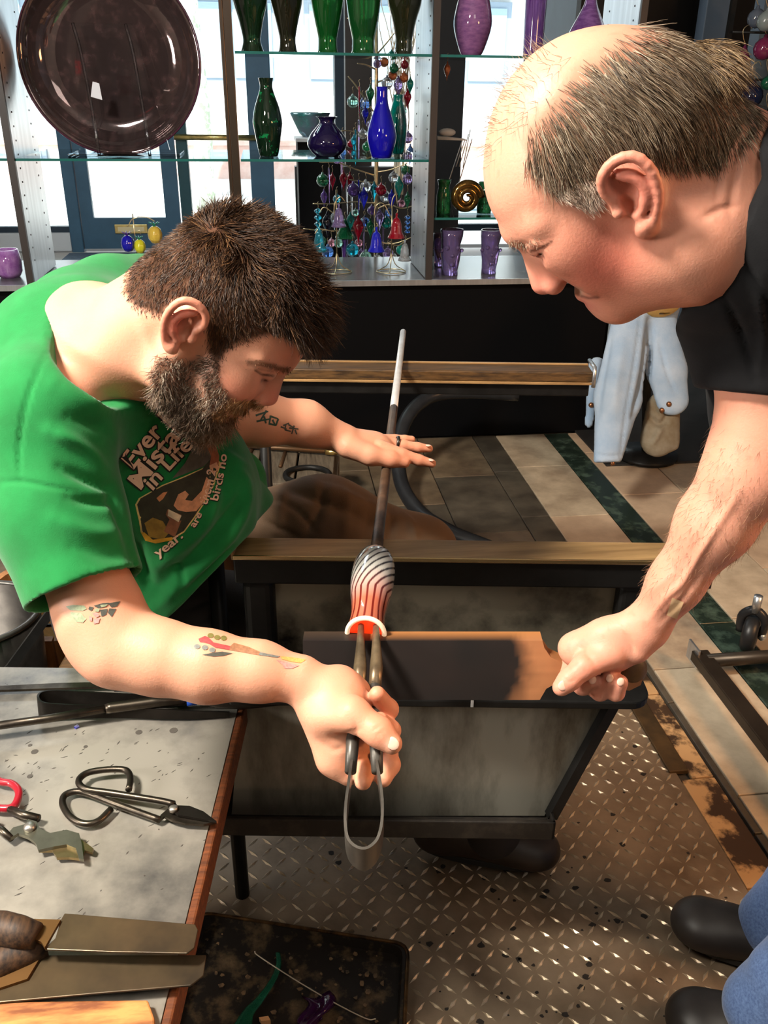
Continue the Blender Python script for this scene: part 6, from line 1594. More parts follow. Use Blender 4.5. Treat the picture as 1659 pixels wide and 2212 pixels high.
for (px, b, w_, t_, c, cn, pos) in top_v:
    vase('glass_vase', '%s flared glass vase, %s on the top shelf' % (cn, pos), px, 108, -95, [(b, 108), (b - 3, 100), (w_, 84), (w_ + 1, 70), (w_ + 8, 35), (t_, 0), (t_ + 3, -40), (t_ - 4, -75), (t_, -95)], ZTOP, gl('top_' + cn.replace(' ', '_'), c, 0.45), y=YC + 0.17, group='flared vases on the top shelf')
vase('glass_vase', 'lavender leaf-shaped vase on the right top shelf', 1018, 117, -60, [(20, 117), (28, 100), (40, 55), (38, 20), (28, -20), (12, -50), (14, -60)], ZTOP, gl('lavender', (0.34, 0.15, 0.34), 0.15, col2=(0.20, 0.08, 0.24), vscale=30, stretch=(1, 1, 3)), y=YC + 0.15)
vase('glass_vase', 'tall narrow purple streaked vase behind the bald head', 1150, 118, -110, [(20, 118), (21, 90), (22, 30), (23, -40), (25, -110)], ZTOP, gl('violet_streak', (0.10, 0.03, 0.20), 0.3, col2=(0.24, 0.12, 0.40), vscale=40, stretch=(3, 3, 0.3)), y=YC + 0.2)
vase('glass_vase', 'purple cone-necked vase above the bald head', 1266, 112, -60, [(40, 112), (44, 90), (40, 60), (26, 30), (13, 0), (10, -30), (14, -60)], ZTOP, gl('violet_cone', (0.26, 0.12, 0.36), 0.2, col2=(0.14, 0.05, 0.22), vscale=30, stretch=(1, 1, 3)), y=YC + 0.15)
# wavy bowl on a black pedestal, deeper in the shop
yb = 5.6; c = PY(668, 296, yb); s = np.dot(c - C0, FWD) / F_PX
ped_w = 46 * s
pd = Thing('pedestal', 'black display pedestal beyond the cabinet', 'pedestal', (c[0] + 0.05, yb, 0))
pd.part('column', G().box((c[0] + 0.05, yb, (c[2] - 0.02) / 2), (2 * ped_w, 0.28, c[2] - 0.02)), M_black, smooth=False, bevel=0.004)
pd.part('cap', G().box((c[0] + 0.05, yb, c[2] - 0.01), (2 * ped_w + 0.02, 0.30, 0.02)), mat('pale_cap', (0.5, 0.52, 0.52), 0.5), smooth=False, bevel=0.003)
g = G(); g.lathe([(0.0005, 0), (14 * s, 0.0), (22 * s, 8 * s), (32 * s, 26 * s), (40 * s, 42 * s), (43 * s, 48 * s), (40 * s, 46 * s), (28 * s, 24 * s), (0.0005, 6 * s)], (c[0], yb, c[2]), n=36, wob=lambda a, h: 1 + 0.10 * (h / (48 * s)) * np.sin(5 * a))
single('glass_bowl', g, gl('sea_green', (0.05, 0.34, 0.30), 0.55, col2=(0.20, 0.16, 0.30), vscale=8), 'wavy sea-green glass bowl on the black pedestal', 'bowl')

# ------------------------------------------------------------------ the large dark dish on its clear stand
yd = YC + 0.30; dc0 = PY(243, 130, yd); s = np.dot(dc0 - C0, FWD) / F_PX; R = 189 * s
dn_ = unit([0.0, -1.0, 0.02])
di = Thing('glass_platter', 'large round dark purple glass platter on a clear stand', 'platter', dc0 - [0, 0, R])
pr = [(0.0005, 0.0), (R * 0.35, 0.001), (R * 0.70, 0.005), (R * 0.86, 0.020), (R * 0.95, 0.046), (R * 0.995, 0.080), (R, 0.086), (R * 0.99, 0.090), (R * 0.94, 0.070), (R * 0.86, 0.036), (R * 0.74, 0.0155), (R * 0.6, 0.0105), (R * 0.3, 0.0085), (0.0005, 0.008)]
di.part('dish', G().lathe(pr, dc0 - dn_ * 0.03, dn_, 72, hint=(0, 0, 1)), mat('aubergine_glass', (0.11, 0.075, 0.075), 0.05, 0.65, col2=(0.26, 0.15, 0.15), vscale=26, detail=9, ramp=(0.50, 0.75), spec=0.9, coat=0.6))
di.part('rim', G().tube([dc0 + dn_ * 0.058 + R * 0.996 * (math.cos(a) * np.array([1.0, 0, 0]) + math.sin(a) * unit(np.cross(dn_, [1.0, 0, 0]))) for a in np.linspace(0, 2 * math.pi, 72, endpoint=False)], 0.004, 8, closed=True), gl('rim_plum', (0.10, 0.03, 0.06), 0.3))
sb = dc0 * [1, 0, 0] + np.array([0, yd, SH_MID + 0.005])
st_ = Thing('plate_stand', 'clear acrylic easel holding up the large dark platter', 'stand', sb)
for dx in (-0.115, 0.075):
    st_.part('upright', G().tube(spline([sb + [dx + 0.05, -0.16, 0.0], sb + [dx + 0.04, -0.13, 0.12], sb + [dx + 0.02, -0.105, 0.34], sb + [dx, -0.095, 0.45]], 14), 0.006, 8), M_acrylic)
st_.part('plate', G().slab([sb + [-0.14, -0.135, 0.02], sb + [0.20, -0.135, 0.02], sb + [0.10, -0.10, 0.45], sb + [-0.115, -0.10, 0.45]], (0, 0.006, 0)), M_acrylic, smooth=False)
st_.part('base', G().box(sb + [0.03, -0.06, 0.004], (0.42, 0.22, 0.008)), M_acrylic, smooth=False, bevel=0.002)
a = [PY(x, y_, YC + 0.155) for x, y_ in ((200, 176), (214, 180), (221, 216), (196, 209))]
single('price_tag', G().slab(a, (0, 0.002, 0)), mat('white_paper', (0.72, 0.76, 0.85), 0.8), 'small white paper tag in front of the dark platter', 'tag', smooth=False)

# ------------------------------------------------------------------ EXIT sign and alarm on the wall behind the camera (seen mirrored in the platter)
ex = Thing('exit_sign', 'white exit sign with red letters on the rear wall', 'sign', (-1.95, YB + 0.06, 2.48))
ex.part('case', G().box((-1.95, YB + 0.05, 2.60), (0.42, 0.08, 0.22)), mat('sign_white', (0.8, 0.8, 0.78), 0.5), smooth=False, bevel=0.01)
def flat_text(txt, o, xa, ya, size, m, th, name, depth=0.004):
    v, f = text_polys(txt); x0, x1 = v[:, 0].min(), v[:, 0].max(); sc = size / (x1 - x0)
    P3 = [np.asarray(o) + np.asarray(xa) * ((x - x0) * sc - size / 2) + np.asarray(ya) * y_ * sc for x, y_ in v]
    return obj_from(name, P3, f, m, th.loc, th.o, smooth=False)
flat_text('EXIT', (-1.95, YB + 0.095, 2.54), (-1, 0, 0), (0, 0, 1), 0.32, mat('exit_red', (0.8, 0.02, 0.02), 0.4, emit=(1, 0.05, 0.05), estr=2.0), ex, 'lettering')
fa = single('fire_alarm', G().box((-1.38, YB + 0.03, 2.45), (0.13, 0.06, 0.16)).box((-1.38, YB + 0.07, 2.45), (0.09, 0.03, 0.08)), mat('alarm_red', (0.35, 0.02, 0.02), 0.4), 'red fire alarm box on the rear wall', 'alarm', smooth=False, bevel=0.005)

# ------------------------------------------------------------------ wire tree hung with ornaments, behind the cabinet
yt = 4.42
orn_cols = dict(red=(0.34, 0.006, 0.02), cobalt=(0.015, 0.02, 0.62), aqua=(0.02, 0.42, 0.60), green=(0.01, 0.16, 0.06), teal=(0.01, 0.30, 0.24), lilac=(0.42, 0.30, 0.66), clear=(0.72, 0.76, 0.80), pink=(0.72, 0.30, 0.40), orange=(0.62, 0.16, 0.05), purple=(0.13, 0.06, 0.30), mint=(0.34, 0.70, 0.58), sky=(0.10, 0.26, 0.72), black=(0.02, 0.015, 0.03))
OM = {k: gl('orn_' + k, c, 0.8 if k in ('clear', 'lilac', 'mint', 'sky', 'aqua', 'pink') else 0.4) for k, c in orn_cols.items()}
yy0 = yt
tb2 = np.array([PY(812, 560, yt)[0], yt, 0.0])
tree = Thing('ornament_tree', 'tall gold wire tree hung with blown glass ornaments', 'display stand', tb2)
tree.part('trunk', G().tube([tb2, tb2 + [0, 0, 1.0], PY(813, 90, yt), PY(812, -80, yt)], [0.012, 0.010, 0.008, 0.006], 10), M_wire)
tree.part('foot', G().lathe([(0.0005, 0), (0.16, 0), (0.16, 0.012), (0.02, 0.03), (0.0005, 0.03)], tb2, n=24), M_wire)
def branch(pts, r=0.004, y=yt):
    tree.part('branch', G().tube(spline([PY(x, yy_, y + dy) for x, yy_, dy in pts], 18), np.linspace(r, r * 0.6, 18), 6), M_wire)
for b in ([(812, 440, 0), (770, 436, -0.02), (720, 440, -0.05), (676, 440, -0.08)], [(812, 380, 0), (770, 366, -0.02), (730, 352, -0.05), (690, 350, -0.06)], [(812, 500, 0), (760, 498, -0.03), (700, 498, -0.06), (655, 494, -0.08)],
          [(812, 452, 0), (840, 442, -0.02), (870, 450, -0.04), (905, 440, -0.06)], [(812, 372, 0), (845, 366, -0.02), (880, 352, -0.04)], [(812, 250, 0), (790, 215, -0.02), (765, 180, -0.04), (752, 165, -0.05)],
          [(812, 300, 0), (780, 288, -0.02), (745, 282, -0.05), (728, 286, -0.06)], [(812, 520, 0), (835, 526, -0.02), (860, 524, -0.04), (890, 512, -0.05)], [(812, 150, 0), (790, 140, -0.02), (772, 137, -0.05)], [(812, 180, 0), (850, 160, -0.02), (885, 120, -0.05)], [(812, 120, 0), (845, 80, -0.02), (880, 30, -0.05)], [(812, 60, 0), (790, 30, -0.02), (750, 40, -0.04)], [(812, 395, 0), (780, 392, -0.06), (755, 388, -0.10)]):
    branch(b)
# bright curly willow twigs beside the trunk
tw = Thing('twig_bundle', 'bundle of pale curly twigs beside the ornament tree', 'twigs', np.array([PY(866, 300, 4.75)[0], 4.75, 0.0]))
rg = random.Random(12)
M_twig = mat('pale_twig', (0.75, 0.66, 0.50), 0.6)
for k in range(26):
    x0 = 862 + rg.uniform(-8, 8); pts = [PY(x0, 420, 4.75)]; x = x0
    for yy in range(360, -60, -45):
        x += rg.uniform(-10, 12) * (0.4 + (360 - yy) / 300); pts.append(PY(x, yy, 4.75 + rg.uniform(-0.06, 0.06)))
    tw.part('twig', G().tube(spline(pts, 26), np.linspace(0.004, 0.0015, 26), 5), M_twig)
tw.part('pot', G().lathe([(0.0005, 0), (0.13, 0), (0.16, 0.5), (0.15, 0.5), (0.0005, 0.45)], tw.loc, n=20), M_black)
orn = []
def O(px, py, r, kind, col, dy=-0.03): orn.append((px, py, r, kind, col, dy))
O(697, 390, 12, 'ball', 'green', -0.07); O(718, 388, 7, 'drop', 'red'); O(742, 386, 8, 'drop', 'red', -0.06); O(711, 404, 3, 'rod', 'lilac', -0.07); O(738, 372, 3, 'rod', 'lilac'); O(756, 390, 8, 'drop', 'red', -0.02)
O(763, 411, 13, 'ball', 'purple', -0.08); O(790, 404, 11, 'ball', 'clear', -0.06); O(786, 425, 9, 'drop', 'cobalt', -0.09); O(808, 410, 8, 'drop', 'aqua', -0.05); O(823, 411, 11, 'ball', 'red', -0.08); O(850, 384, 10, 'ball', 'clear', -0.03); O(862, 402, 9, 'drop', 'teal', -0.06); O(880, 387, 10, 'ball', 'lilac', -0.07); O(876, 368, 9, 'ball', 'green', -0.02)
O(832, 425, 11, 'ball', 'clear', -0.02); O(750, 430, 3, 'rod', 'clear', -0.09); O(760, 440, 3, 'rod', 'clear', -0.03); O(775, 430, 3, 'rod', 'cobalt', -0.09)
O(687, 470, 8, 'twist', 'aqua', -0.08); O(707, 480, 10, 'drop', 'black', -0.07); O(774, 490, 11, 'drop', 'red', -0.09); O(757, 476, 8, 'drop', 'teal', -0.05); O(745, 500, 12, 'cone', 'green', -0.04); O(788, 480, 10, 'ball', 'sky', -0.03); O(834, 482, 11, 'ball', 'teal', -0.04); O(820, 470, 9, 'drop', 'lilac', -0.07); O(880, 480, 6, 'twist', 'sky', -0.08); O(800, 490, 8, 'drop', 'green', -0.06); O(828, 500, 3, 'rod', 'lilac', -0.05); O(786, 510, 3, 'rod', 'lilac', -0.08)
O(708, 545, 12, 'ball', 'sky', -0.09); O(716, 525, 8, 'ball', 'pink', -0.05); O(731, 525, 9, 'ball', 'mint', -0.08); O(761, 540, 13, 'ball', 'aqua', -0.08); O(790, 556, 12, 'ball', 'mint', -0.07); O(743, 540, 6, 'rodfat', 'purple', -0.06); O(750, 540, 3, 'rod', 'lilac', -0.04); O(838, 548, 11, 'ball', 'lilac', -0.06); O(866, 540, 10, 'ball', 'teal', -0.05); O(780, 548, 6, 'drop', 'lilac', -0.03); O(850, 555, 7, 'ball', 'clear', -0.06)
O(762, 220, 11, 'ball', 'mint', -0.05); O(790, 225, 9, 'ball', 'clear', -0.06); O(800, 202, 8, 'drop', 'green', -0.04); O(789, 245, 7, 'drop', 'cobalt', -0.07); O(783, 225, 9, 'ball', 'sky', -0.02); O(776, 230, 3, 'rod', 'red', -0.04); O(836, 180, 11, 'ball', 'clear', -0.06); O(848, 163, 9, 'ball', 'orange', -0.04); O(860, 185, 9, 'drop', 'lilac', -0.07); O(872, 168, 9, 'ball', 'orange', -0.05); O(851, 148, 9, 'ball', 'green', -0.08); O(830, 134, 9, 'ball', 'orange', -0.03); O(815, 138, 8, 'ball', 'lilac', -0.05); O(886, 182, 7, 'drop', 'teal', -0.03)
O(783, 290, 9, 'ball', 'clear', -0.06); O(764, 305, 6, 'drop', 'aqua', -0.05); O(757, 312, 7, 'ball', 'red', -0.03); O(881, 298, 10, 'ball', 'lilac', -0.04); O(792, 318, 9, 'ball', 'green', -0.02); O(775, 300, 3, 'rod', 'lilac', -0.06); O(768, 322, 3, 'rod', 'aqua', -0.06); O(769, 100, 8, 'ball', 'mint', -0.05)
O(728, 345, 8, 'ball', 'lilac', -0.08); O(700, 425, 7, 'drop', 'purple', -0.03); O(728, 430, 8, 'ball', 'aqua', -0.11); O(846, 428, 8, 'drop', 'cobalt', -0.09); O(866, 440, 8, 'ball', 'pink', -0.02); O(880, 430, 7, 'drop', 'green', -0.09); O(803, 455, 9, 'ball', 'purple', -0.02); O(768, 460, 7, 'ball', 'mint', -0.02); O(840, 460, 8, 'ball', 'sky', -0.1); O(722, 472, 8, 'drop', 'clear', -0.10); O(696, 520, 8, 'ball', 'green', -0.03); O(775, 525, 8, 'ball', 'pink', -0.03); O(815, 560, 9, 'ball', 'clear', -0.09); O(880, 560, 8, 'ball', 'aqua', -0.1); O(740, 310, 8, 'drop', 'sky', -0.09); O(800, 270, 8, 'ball', 'lilac', -0.09); O(870, 240, 8, 'ball', 'mint', -0.09); O(880, 210, 8, 'drop', 'red', -0.02); O(856, 215, 8, 'ball', 'pink', -0.08); O(846, 120, 8, 'ball', 'teal', -0.02); O(874, 140, 8, 'ball', 'red', -0.09); O(886, 330, 8, 'drop', 'sky', -0.1)
O(966, 150, 7, 'drop', 'orange', -0.5)
def orn_geo(px, py, r, kind, y):
    c = PY(px, py, y); s = np.dot(c - C0, FWD) / F_PX; R_ = r * s * (1.12 if kind != 'rod' else 0.8); g = G()
    if kind == 'ball': g.lathe([(0.0005, -R_), (R_ * 0.5, -R_ * 0.87), (R_ * 0.87, -R_ * 0.5), (R_, 0), (R_ * 0.87, R_ * 0.5), (R_ * 0.5, R_ * 0.87), (R_ * 0.2, R_), (R_ * 0.18, R_ * 1.25), (0.0005, R_ * 1.3)], c, n=16)
    elif kind == 'drop': g.lathe([(0.0005, -R_ * 2.9), (R_ * 0.12, -R_ * 2.4), (R_ * 0.25, -R_ * 1.8), (R_ * 0.7, -R_ * 0.9), (R_, 0), (R_ * 0.85, R_ * 0.7), (R_ * 0.4, R_ * 1.3), (R_ * 0.2, R_ * 1.6), (R_ * 0.2, R_ * 1.9), (0.0005, R_ * 2.0)], c, n=14)
    elif kind in ('rod', 'rodfat'): L_ = R_ * (16 if kind == 'rod' else 5); g.lathe([(0.0005, -L_), (R_ * 0.5, -L_ * 0.6), (R_ * 0.9, L_ * 0.6), (R_ * 0.7, L_), (0.0005, L_ * 1.02)], c, n=8)
    elif kind == 'twist': g.lathe([(0.0005, -R_ * 3.4)] + [(R_ * (0.62 + 0.38 * math.cos(h * 4.2)), R_ * h) for h in np.linspace(-3.2, 2.0, 16)] + [(0.0005, R_ * 2.2)], c, n=14)
    elif kind == 'cone': g.lathe([(0.0005, -R_ * 1.1), (R_ * 1.6, -R_), (R_ * 1.55, -R_ * 0.8), (R_ * 0.9, R_ * 0.4), (R_ * 0.3, R_ * 1.6), (0.0005, R_ * 2.1)], c, n=18)
    hk = c[2] + {'ball': 1.25, 'drop': 1.95, 'rod': 16, 'rodfat': 5, 'twist': 2.1, 'cone': 2.0}[kind] * R_
    top = np.array([c[0], c[1], hk])
    return g, c, top
KN = dict(ball='ball', drop='teardrop', rod='icicle', rodfat='baton', twist='twisted', cone='bell-shaped')
ORD = ['first', 'second', 'third', 'fourth', 'fifth', 'sixth', 'seventh', 'eighth']
from collections import defaultdict
fam = defaultdict(list)
for i, t in enumerate(orn): fam[(t[3], t[4])].append(i)
lab = {}
for k, ids in fam.items():
    ids = sorted(ids, key=lambda i: orn[i][0])
    for j, i in enumerate(ids):
        nm = '%s glass %s ornament on the wire tree' % (k[1] if k[1] != 'sky' else 'sky blue', KN[k[0]])
        lab[i] = nm if len(ids) == 1 else nm + ', %s of its kind from the left' % ORD[j]
for i, (px, py, r, kind, col, dy) in enumerate(orn):
    g, c, top = orn_geo(px, py, r, kind, yt + dy)
    th = Thing('glass_ornament', lab[i] if dy > -0.4 else 'orange teardrop ornament hanging under the right top shelf', 'ornament', c, 'ornaments on the wire tree' if dy > -0.4 else None)
    th.part('glass', g, OM[col])
    th.part('hook', G().tube(spline([top, top + [0.002, 0, 0.012], top + [-0.002, 0, 0.024], top + [0.003, 0, 0.030]], 8), 0.0011, 5), M_wire)

# bells and pineapples on small wire stands on the counter
ZC = 0.698
def wire_stand(label, px, py, top, y, arms):
    b = PY(px, py, y); b[2] = ZC; s = np.dot(b - C0, FWD) / F_PX; zt_ = PY(px, top, y)[2]
    th = Thing('wire_stand', label, 'stand', b)
    th.part('ring_base', G().tube([b + [0.062 * math.cos(a), 0.05 * math.sin(a), 0.003] for a in np.linspace(0, 2 * math.pi, 28, endpoint=False)], 0.0022, 6, closed=True), M_wire)
    for a in (0.3, 2.4, 4.5): th.part('foot_wire', G().tube(spline([b + [0.062 * math.cos(a), 0.05 * math.sin(a), 0.003], b + [0.02 * math.cos(a), 0.016 * math.sin(a), 0.03], b + [0, 0, 0.08]], 10), 0.0020, 6), M_wire)
    th.part('stem', G().tube([b + [0, 0, 0.07], [b[0], b[1], zt_]], 0.0026, 6), M_wire)
    for pts in arms: th.part('arm', G().tube(spline([PY(x, yy, y) for x, yy in pts], 16), 0.0022, 6), M_wire)
    return th
yS = YC + 0.17
wire_stand('gold wire bell stand nearest the seated man', 728, 575, 410, yS, [[(722, 470), (723, 440), (735, 425), (745, 435)], [(720, 460), (700, 448), (690, 460)], [(722, 500), (690, 495), (680, 505)]])
wire_stand('gold wire bell stand beside the right upright', 845, 581, 445, yS, [[(845, 450), (848, 430), (855, 420), (858, 440)], [(845, 470), (828, 440), (812, 445), (808, 470)], [(845, 528), (862, 530), (876, 520)], [(845, 522), (832, 526), (824, 522)]])
def bell(px, py0, py1, half, col, label, flare=1.0):
    c = PY(px, py1, yS - 0.05); s = np.dot(c - C0, FWD) / F_PX; h = (py1 - py0) * s
    pr = [(half * s, 0), (half * s * 0.98, 0.004), (half * s * 0.72, h * 0.22), (half * s * 0.60, h * 0.5), (half * s * 0.42, h * 0.72), (half * s * 0.14, h * 0.82), (half * s * 0.12, h * 0.9), (half * s * 0.16, h * 0.96), (0.0005, h)]
    th = Thing('glass_bell', label, 'ornament', c, 'glass bells on the wire stands')
    th.part('bell', G().lathe([(half * s * 0.94, 0.003)] + pr[0:1] + spline(pr, 26).tolist()[1:], c, n=36, wob=lambda a, hh: 1 + 0.05 * np.sin(12 * a)), OM[col])
    th.part('loop', G().tube(spline([c + [0, 0, h * 0.97], c + [0.004, 0, h + 0.008], c + [0, 0, h + 0.014]], 6), 0.0013, 5), M_wire)
bell(732, 442, 490, 16, 'lilac', 'lilac ribbed glass bell on the left wire stand')
bell(690, 492, 543, 17, 'aqua', 'aqua ribbed glass bell closest to the seated man')
bell(813, 492, 543, 18, 'cobalt', 'cobalt blue glass bell on the right wire stand')
bell(856, 462, 514, 18, 'red', 'dark red glass bell on the right wire stand')
bell(874, 518, 563, 14, 'clear', 'clear pinkish glass bell by the right upright')
ps_ = wire_stand('dark wire stand holding three glass pineapples', 297, 562, 462, yS, [[(297, 470), (285, 474), (276, 490)], [(297, 468), (318, 470), (334, 478)], [(297, 500), (302, 498), (304, 506)]])
def pineapple(px, py, r, col, lcol, label):
    c = PY(px, py, yS - 0.03); s = np.dot(c - C0, FWD) / F_PX; R_ = r * s
    th = Thing('glass_pineapple', label, 'ornament', c, 'glass pineapples on the wire stand')
    th.part('fruit', G().lathe([(0.0005, -R_ * 1.3), (R_ * 0.6, -R_ * 1.1), (R_ * 0.95, -R_ * 0.5), (R_, 0.1 * R_), (R_ * 0.8, R_ * 0.8), (R_ * 0.4, R_ * 1.15), (0.0005, R_ * 1.2)], c, n=30, wob=lambda a, h: 1 + 0.05 * np.sin(8 * a + 9 * h / R_)), gl('pine_' + col, {'blue': (0.01, 0.01, 0.45), 'yellow': (0.72, 0.70, 0.03), 'amber': (0.75, 0.52, 0.08)}[col], 0.25))
    for k in range(7):
        a = 2 * math.pi * k / 7
        th.part('leaf', G().tube(spline([c + [0, 0, R_ * 1.1], c + [0.35 * R_ * math.cos(a), 0.35 * R_ * math.sin(a), R_ * 1.5], c + [0.85 * R_ * math.cos(a), 0.85 * R_ * math.sin(a), R_ * 1.75]], 7), np.linspace(0.22 * R_, 0.05 * R_, 7), 6, flat=0.5), OM[lcol])
pineapple(276, 526, 14, 'blue', 'purple', 'cobalt blue glass pineapple ornament on the stand')
pineapple(302, 532, 12, 'yellow', 'teal', 'bright yellow glass pineapple ornament behind the stem')
pineapple(335, 507, 15, 'amber', 'teal', 'amber glass pineapple ornament with teal leaves by the brown hair')
# purple votive at far left
c = PY(20, 582, YC + 0.16); c[2] = ZC; s = np.dot(c - C0, FWD) / F_PX
single('votive_cup', G().lathe([(0.0005, 0), (20 * s, 0), (27 * s, 12 * s), (28 * s, 34 * s), (24 * s, 58 * s), (21 * s, 58 * s), (24 * s, 34 * s), (0.0005, 8 * s)], c, n=28), gl('amethyst', (0.30, 0.09, 0.38), 0.25, col2=(0.52, 0.26, 0.60), vscale=30), 'mottled purple glass votive at the left end of the counter', 'votive')
# tumblers, cups and shell in the right bay
def tumbler(px, base, top, half, label, y):
    c = PY(px, base, y); c[2] = ZC; s = np.dot(c - C0, FWD) / F_PX; h = (base - top) * s * 1.02; r = half * s
    th = Thing('purple_tumbler', label, 'glass', c, 'purple face tumblers')
    th.part('cup', G().lathe([(0.0005, 0), (r * 0.72, 0), (r * 0.70, h * 0.1), (r * 0.78, h * 0.3), (r * 0.9, h * 0.5), (r * 0.84, h * 0.65), (r * 0.98, h * 0.85), (r * 1.02, h), (r * 0.92, h), (r * 0.8, h * 0.7), (0.0005, h * 0.12)], c, n=28, wob=lambda a, hh: 1 + 0.05 * np.sin(3 * a + hh * 60)), gl('violet', (0.42, 0.30, 0.70), 0.8))
    for (dx, dz, rr_) in ((-0.45, 0.62, 0.20), (0.45, 0.62, 0.20), (0.0, 0.45, 0.18), (0.0, 0.25, 0.22), (-0.9, 0.55, 0.18), (0.9, 0.55, 0.18)):
        th.part('relief', G().ball(c + [dx * r, -0.8 * r * math.sqrt(max(0, 1 - dx * dx * 0.9)), dz * h], rr_ * r, 10, 7), gl('violet', (0.42, 0.30, 0.70), 0.8))
tumbler(972, 588, 496, 24, 'purple face tumbler standing in front at the left of the right bay', YC + 0.10)
tumbler(1056, 584, 496, 22, 'purple tumbler nearest the stooping man', YC + 0.12)
tumbler(948, 566, 500, 14, 'purple tumbler half hidden behind the face tumbler', YC + 0.30)
zs_ = 0.940
vase('glass_cup', 'small green glass cup left of the gold shell', 958, 440, 388, [(15, 440), (16, 430), (15, 410), (12, 398), (15, 388)], zs_, gl('grass', (0.02, 0.16, 0.05), 0.35, var=0.4, vscale=40), y=YC + 0.12)
vase('glass_cup', 'small green glass cup right of the gold shell', 1046, 440, 393, [(15, 440), (16, 430), (15, 410), (12, 400), (15, 393)], zs_, gl('grass2', (0.02, 0.15, 0.06), 0.35, var=0.4, vscale=40), y=YC + 0.14)
c = PY(1006, 426, YC + 0.08); s = np.dot(c - C0, FWD) / F_PX
g = G(); tt = np.linspace(0, 4.6 * math.pi, 70)
g.tube([c + np.array([(30 - 1.7 * t) * s * math.cos(t), -0.01 - 0.0016 * t, (30 - 1.7 * t) * s * math.sin(t) * 0.98]) for t in tt], [max(0.003, (11 - 0.55 * t) * s) for t in tt], 10)
single('gold_shell', g, mat('gold_lustre', (0.20, 0.11, 0.03), 0.15, 0.9, var=0.5, vscale=40), 'bronze lustre spiral shell on the lower right shelf', 'ornament')
single('napkin', G().ball(PY(966, 286, YC + 0.25), (0.036, 0.03, 0.016), 14, 8).slab([PY(x, y_, YC + 0.25) for x, y_ in ((946, 294), (1005, 300), (1010, 304), (946, 302))], (0, 0.04, 0)), mat('white_cloth', (0.82, 0.84, 0.86), 0.9), 'crumpled white cloth on the wire rack in right bay', 'cloth')
rk = Thing('cane_rack', 'thin rods leaning in the dark right bay', 'rack', PY(990, 500, YC + 0.4) * [1, 1, 0] + [0, 0, ZC])
for (a, b) in (((985, 360), (1005, 300)), ((992, 360), (1012, 290)), ((978, 440), (1020, 300)), ((1000, 362), (1016, 280)), ((960, 420), (1000, 300))):
    rk.part('rod', G().tube([PY(*a, YC + 0.34), PY(*b, YC + 0.38)], 0.0022, 6), mat('pale_rod', (0.55, 0.52, 0.48), 0.4))
single('price_card', G().slab([PY(x, y_, YC + 0.06) for x, y_ in ((1108, 545), (1130, 550), (1134, 588), (1112, 584))], (0, 0.004, 0)), M_acrylic, 'small clear card holder below the stooping man\'s brow', 'card holder', smooth=False)

# ------------------------------------------------------------------ ornaments hung at the far right
def hang(px, py, r, col, label, kind='ball', y=3.70):
    r *= 0.9; g, c, top = orn_geo(px, py, r, kind, y)
    th = Thing('glass_ornament', label, 'ornament', c, 'ornaments hung at the far right')
    th.part('glass', g, gl('hang_' + col, dict(steel=(0.10, 0.12, 0.16), silver=(0.22, 0.26, 0.26), magenta=(0.18, 0.02, 0.07), plum=(0.12, 0.01, 0.05), navy=(0.004, 0.006, 0.03), ink=(0.004, 0.004, 0.006), emerald=(0.01, 0.10, 0.05))[col], 0.2))
    th.part('hook', G().tube(spline([top, top + [-0.012, 0, 0.02], top + [-0.018, 0, 0.05], top + [0.004, 0, 0.066], top + [0.018, 0, 0.05]], 14), 0.0016, 6), M_wire)
hang(1634, 40, 19, 'steel', 'steel blue glass ball ornament, upper left at the far right')
hang(1655, 46, 20, 'silver', 'silvery glass ball ornament cut by the frame edge', y=3.56)
hang(1650, 106, 22, 'magenta', 'crackled magenta glass ball ornament', y=3.63)
hang(1606, 120, 11, 'plum', 'small plum glass bird ornament', 'cone')
hang(1612, 184, 13, 'ink', 'small black glass ball above the navy ball')
hang(1624, 208, 24, 'navy', 'large navy glass ball ornament by the nape hair', y=3.58)
hang(1658, 180, 14, 'emerald', 'emerald green glass ball at the frame edge', y=3.68)
hang(1658, 248, 10, 'ink', 'small dark glass ball just above the older man\'s neck')
rk2 = Thing('ornament_rack', 'dark rack holding the far right ornaments', 'rack', PY(1640, 20, 3.80) * [1, 1, 0])
for h_ in (2.05, 1.78, 1.62, 1.45): rk2.part('rail', G().tube([PY(1590, 20, 3.80) * [1, 1, 0] + [0, 0, h_], [2.28, 3.80, h_]], 0.005, 6), M_iron)
rk2.part('post', G().box(PY(1590, 20, 3.80) * [1, 1, 0] + [0, 0.03, 1.1], (0.02, 0.02, 2.2)), M_iron, smooth=False)

# ------------------------------------------------------------------ denim jacket with cap on a coat stand
zj = 3.15
cs = Thing('coat_stand', 'dark post behind the denim jacket', 'coat stand', PH(1395, 985, 0.01))
top_ = P(1400, 640, zj + 0.05)
cs.part('post', G().tube([PH(1395, 985, 0.01), top_], 0.018, 10), M_iron)
cs.part('foot', G().lathe([(0.0005, 0), (0.13, 0), (0.13, 0.015), (0.02, 0.03), (0.0005, 0.03)], PH(1395, 985, 0.01), n=20), M_iron)
S = SDF(); pxm = zj / F_PX
S.fcone(P(1365, 690, zj - 0.03), P(1335, 860, zj - 0.09), 42 * pxm, 50 * pxm, RGT, 0.55, 0.02)
S.fcone(P(1335, 860, zj - 0.09), P(1312, 995, zj - 0.10), 48 * pxm, 29 * pxm, RGT, 0.6, 0.02)
S.fcone(P(1420, 670, zj), P(1440, 800, zj - 0.02), 36 * pxm, 44 * pxm, RGT, 0.5, 0.02)
S.fcone(P(1440, 800, zj - 0.02), P(1452, 862, zj - 0.03), 42 * pxm, 36 * pxm, RGT + UPV * 0.3, 0.45, 0.015)
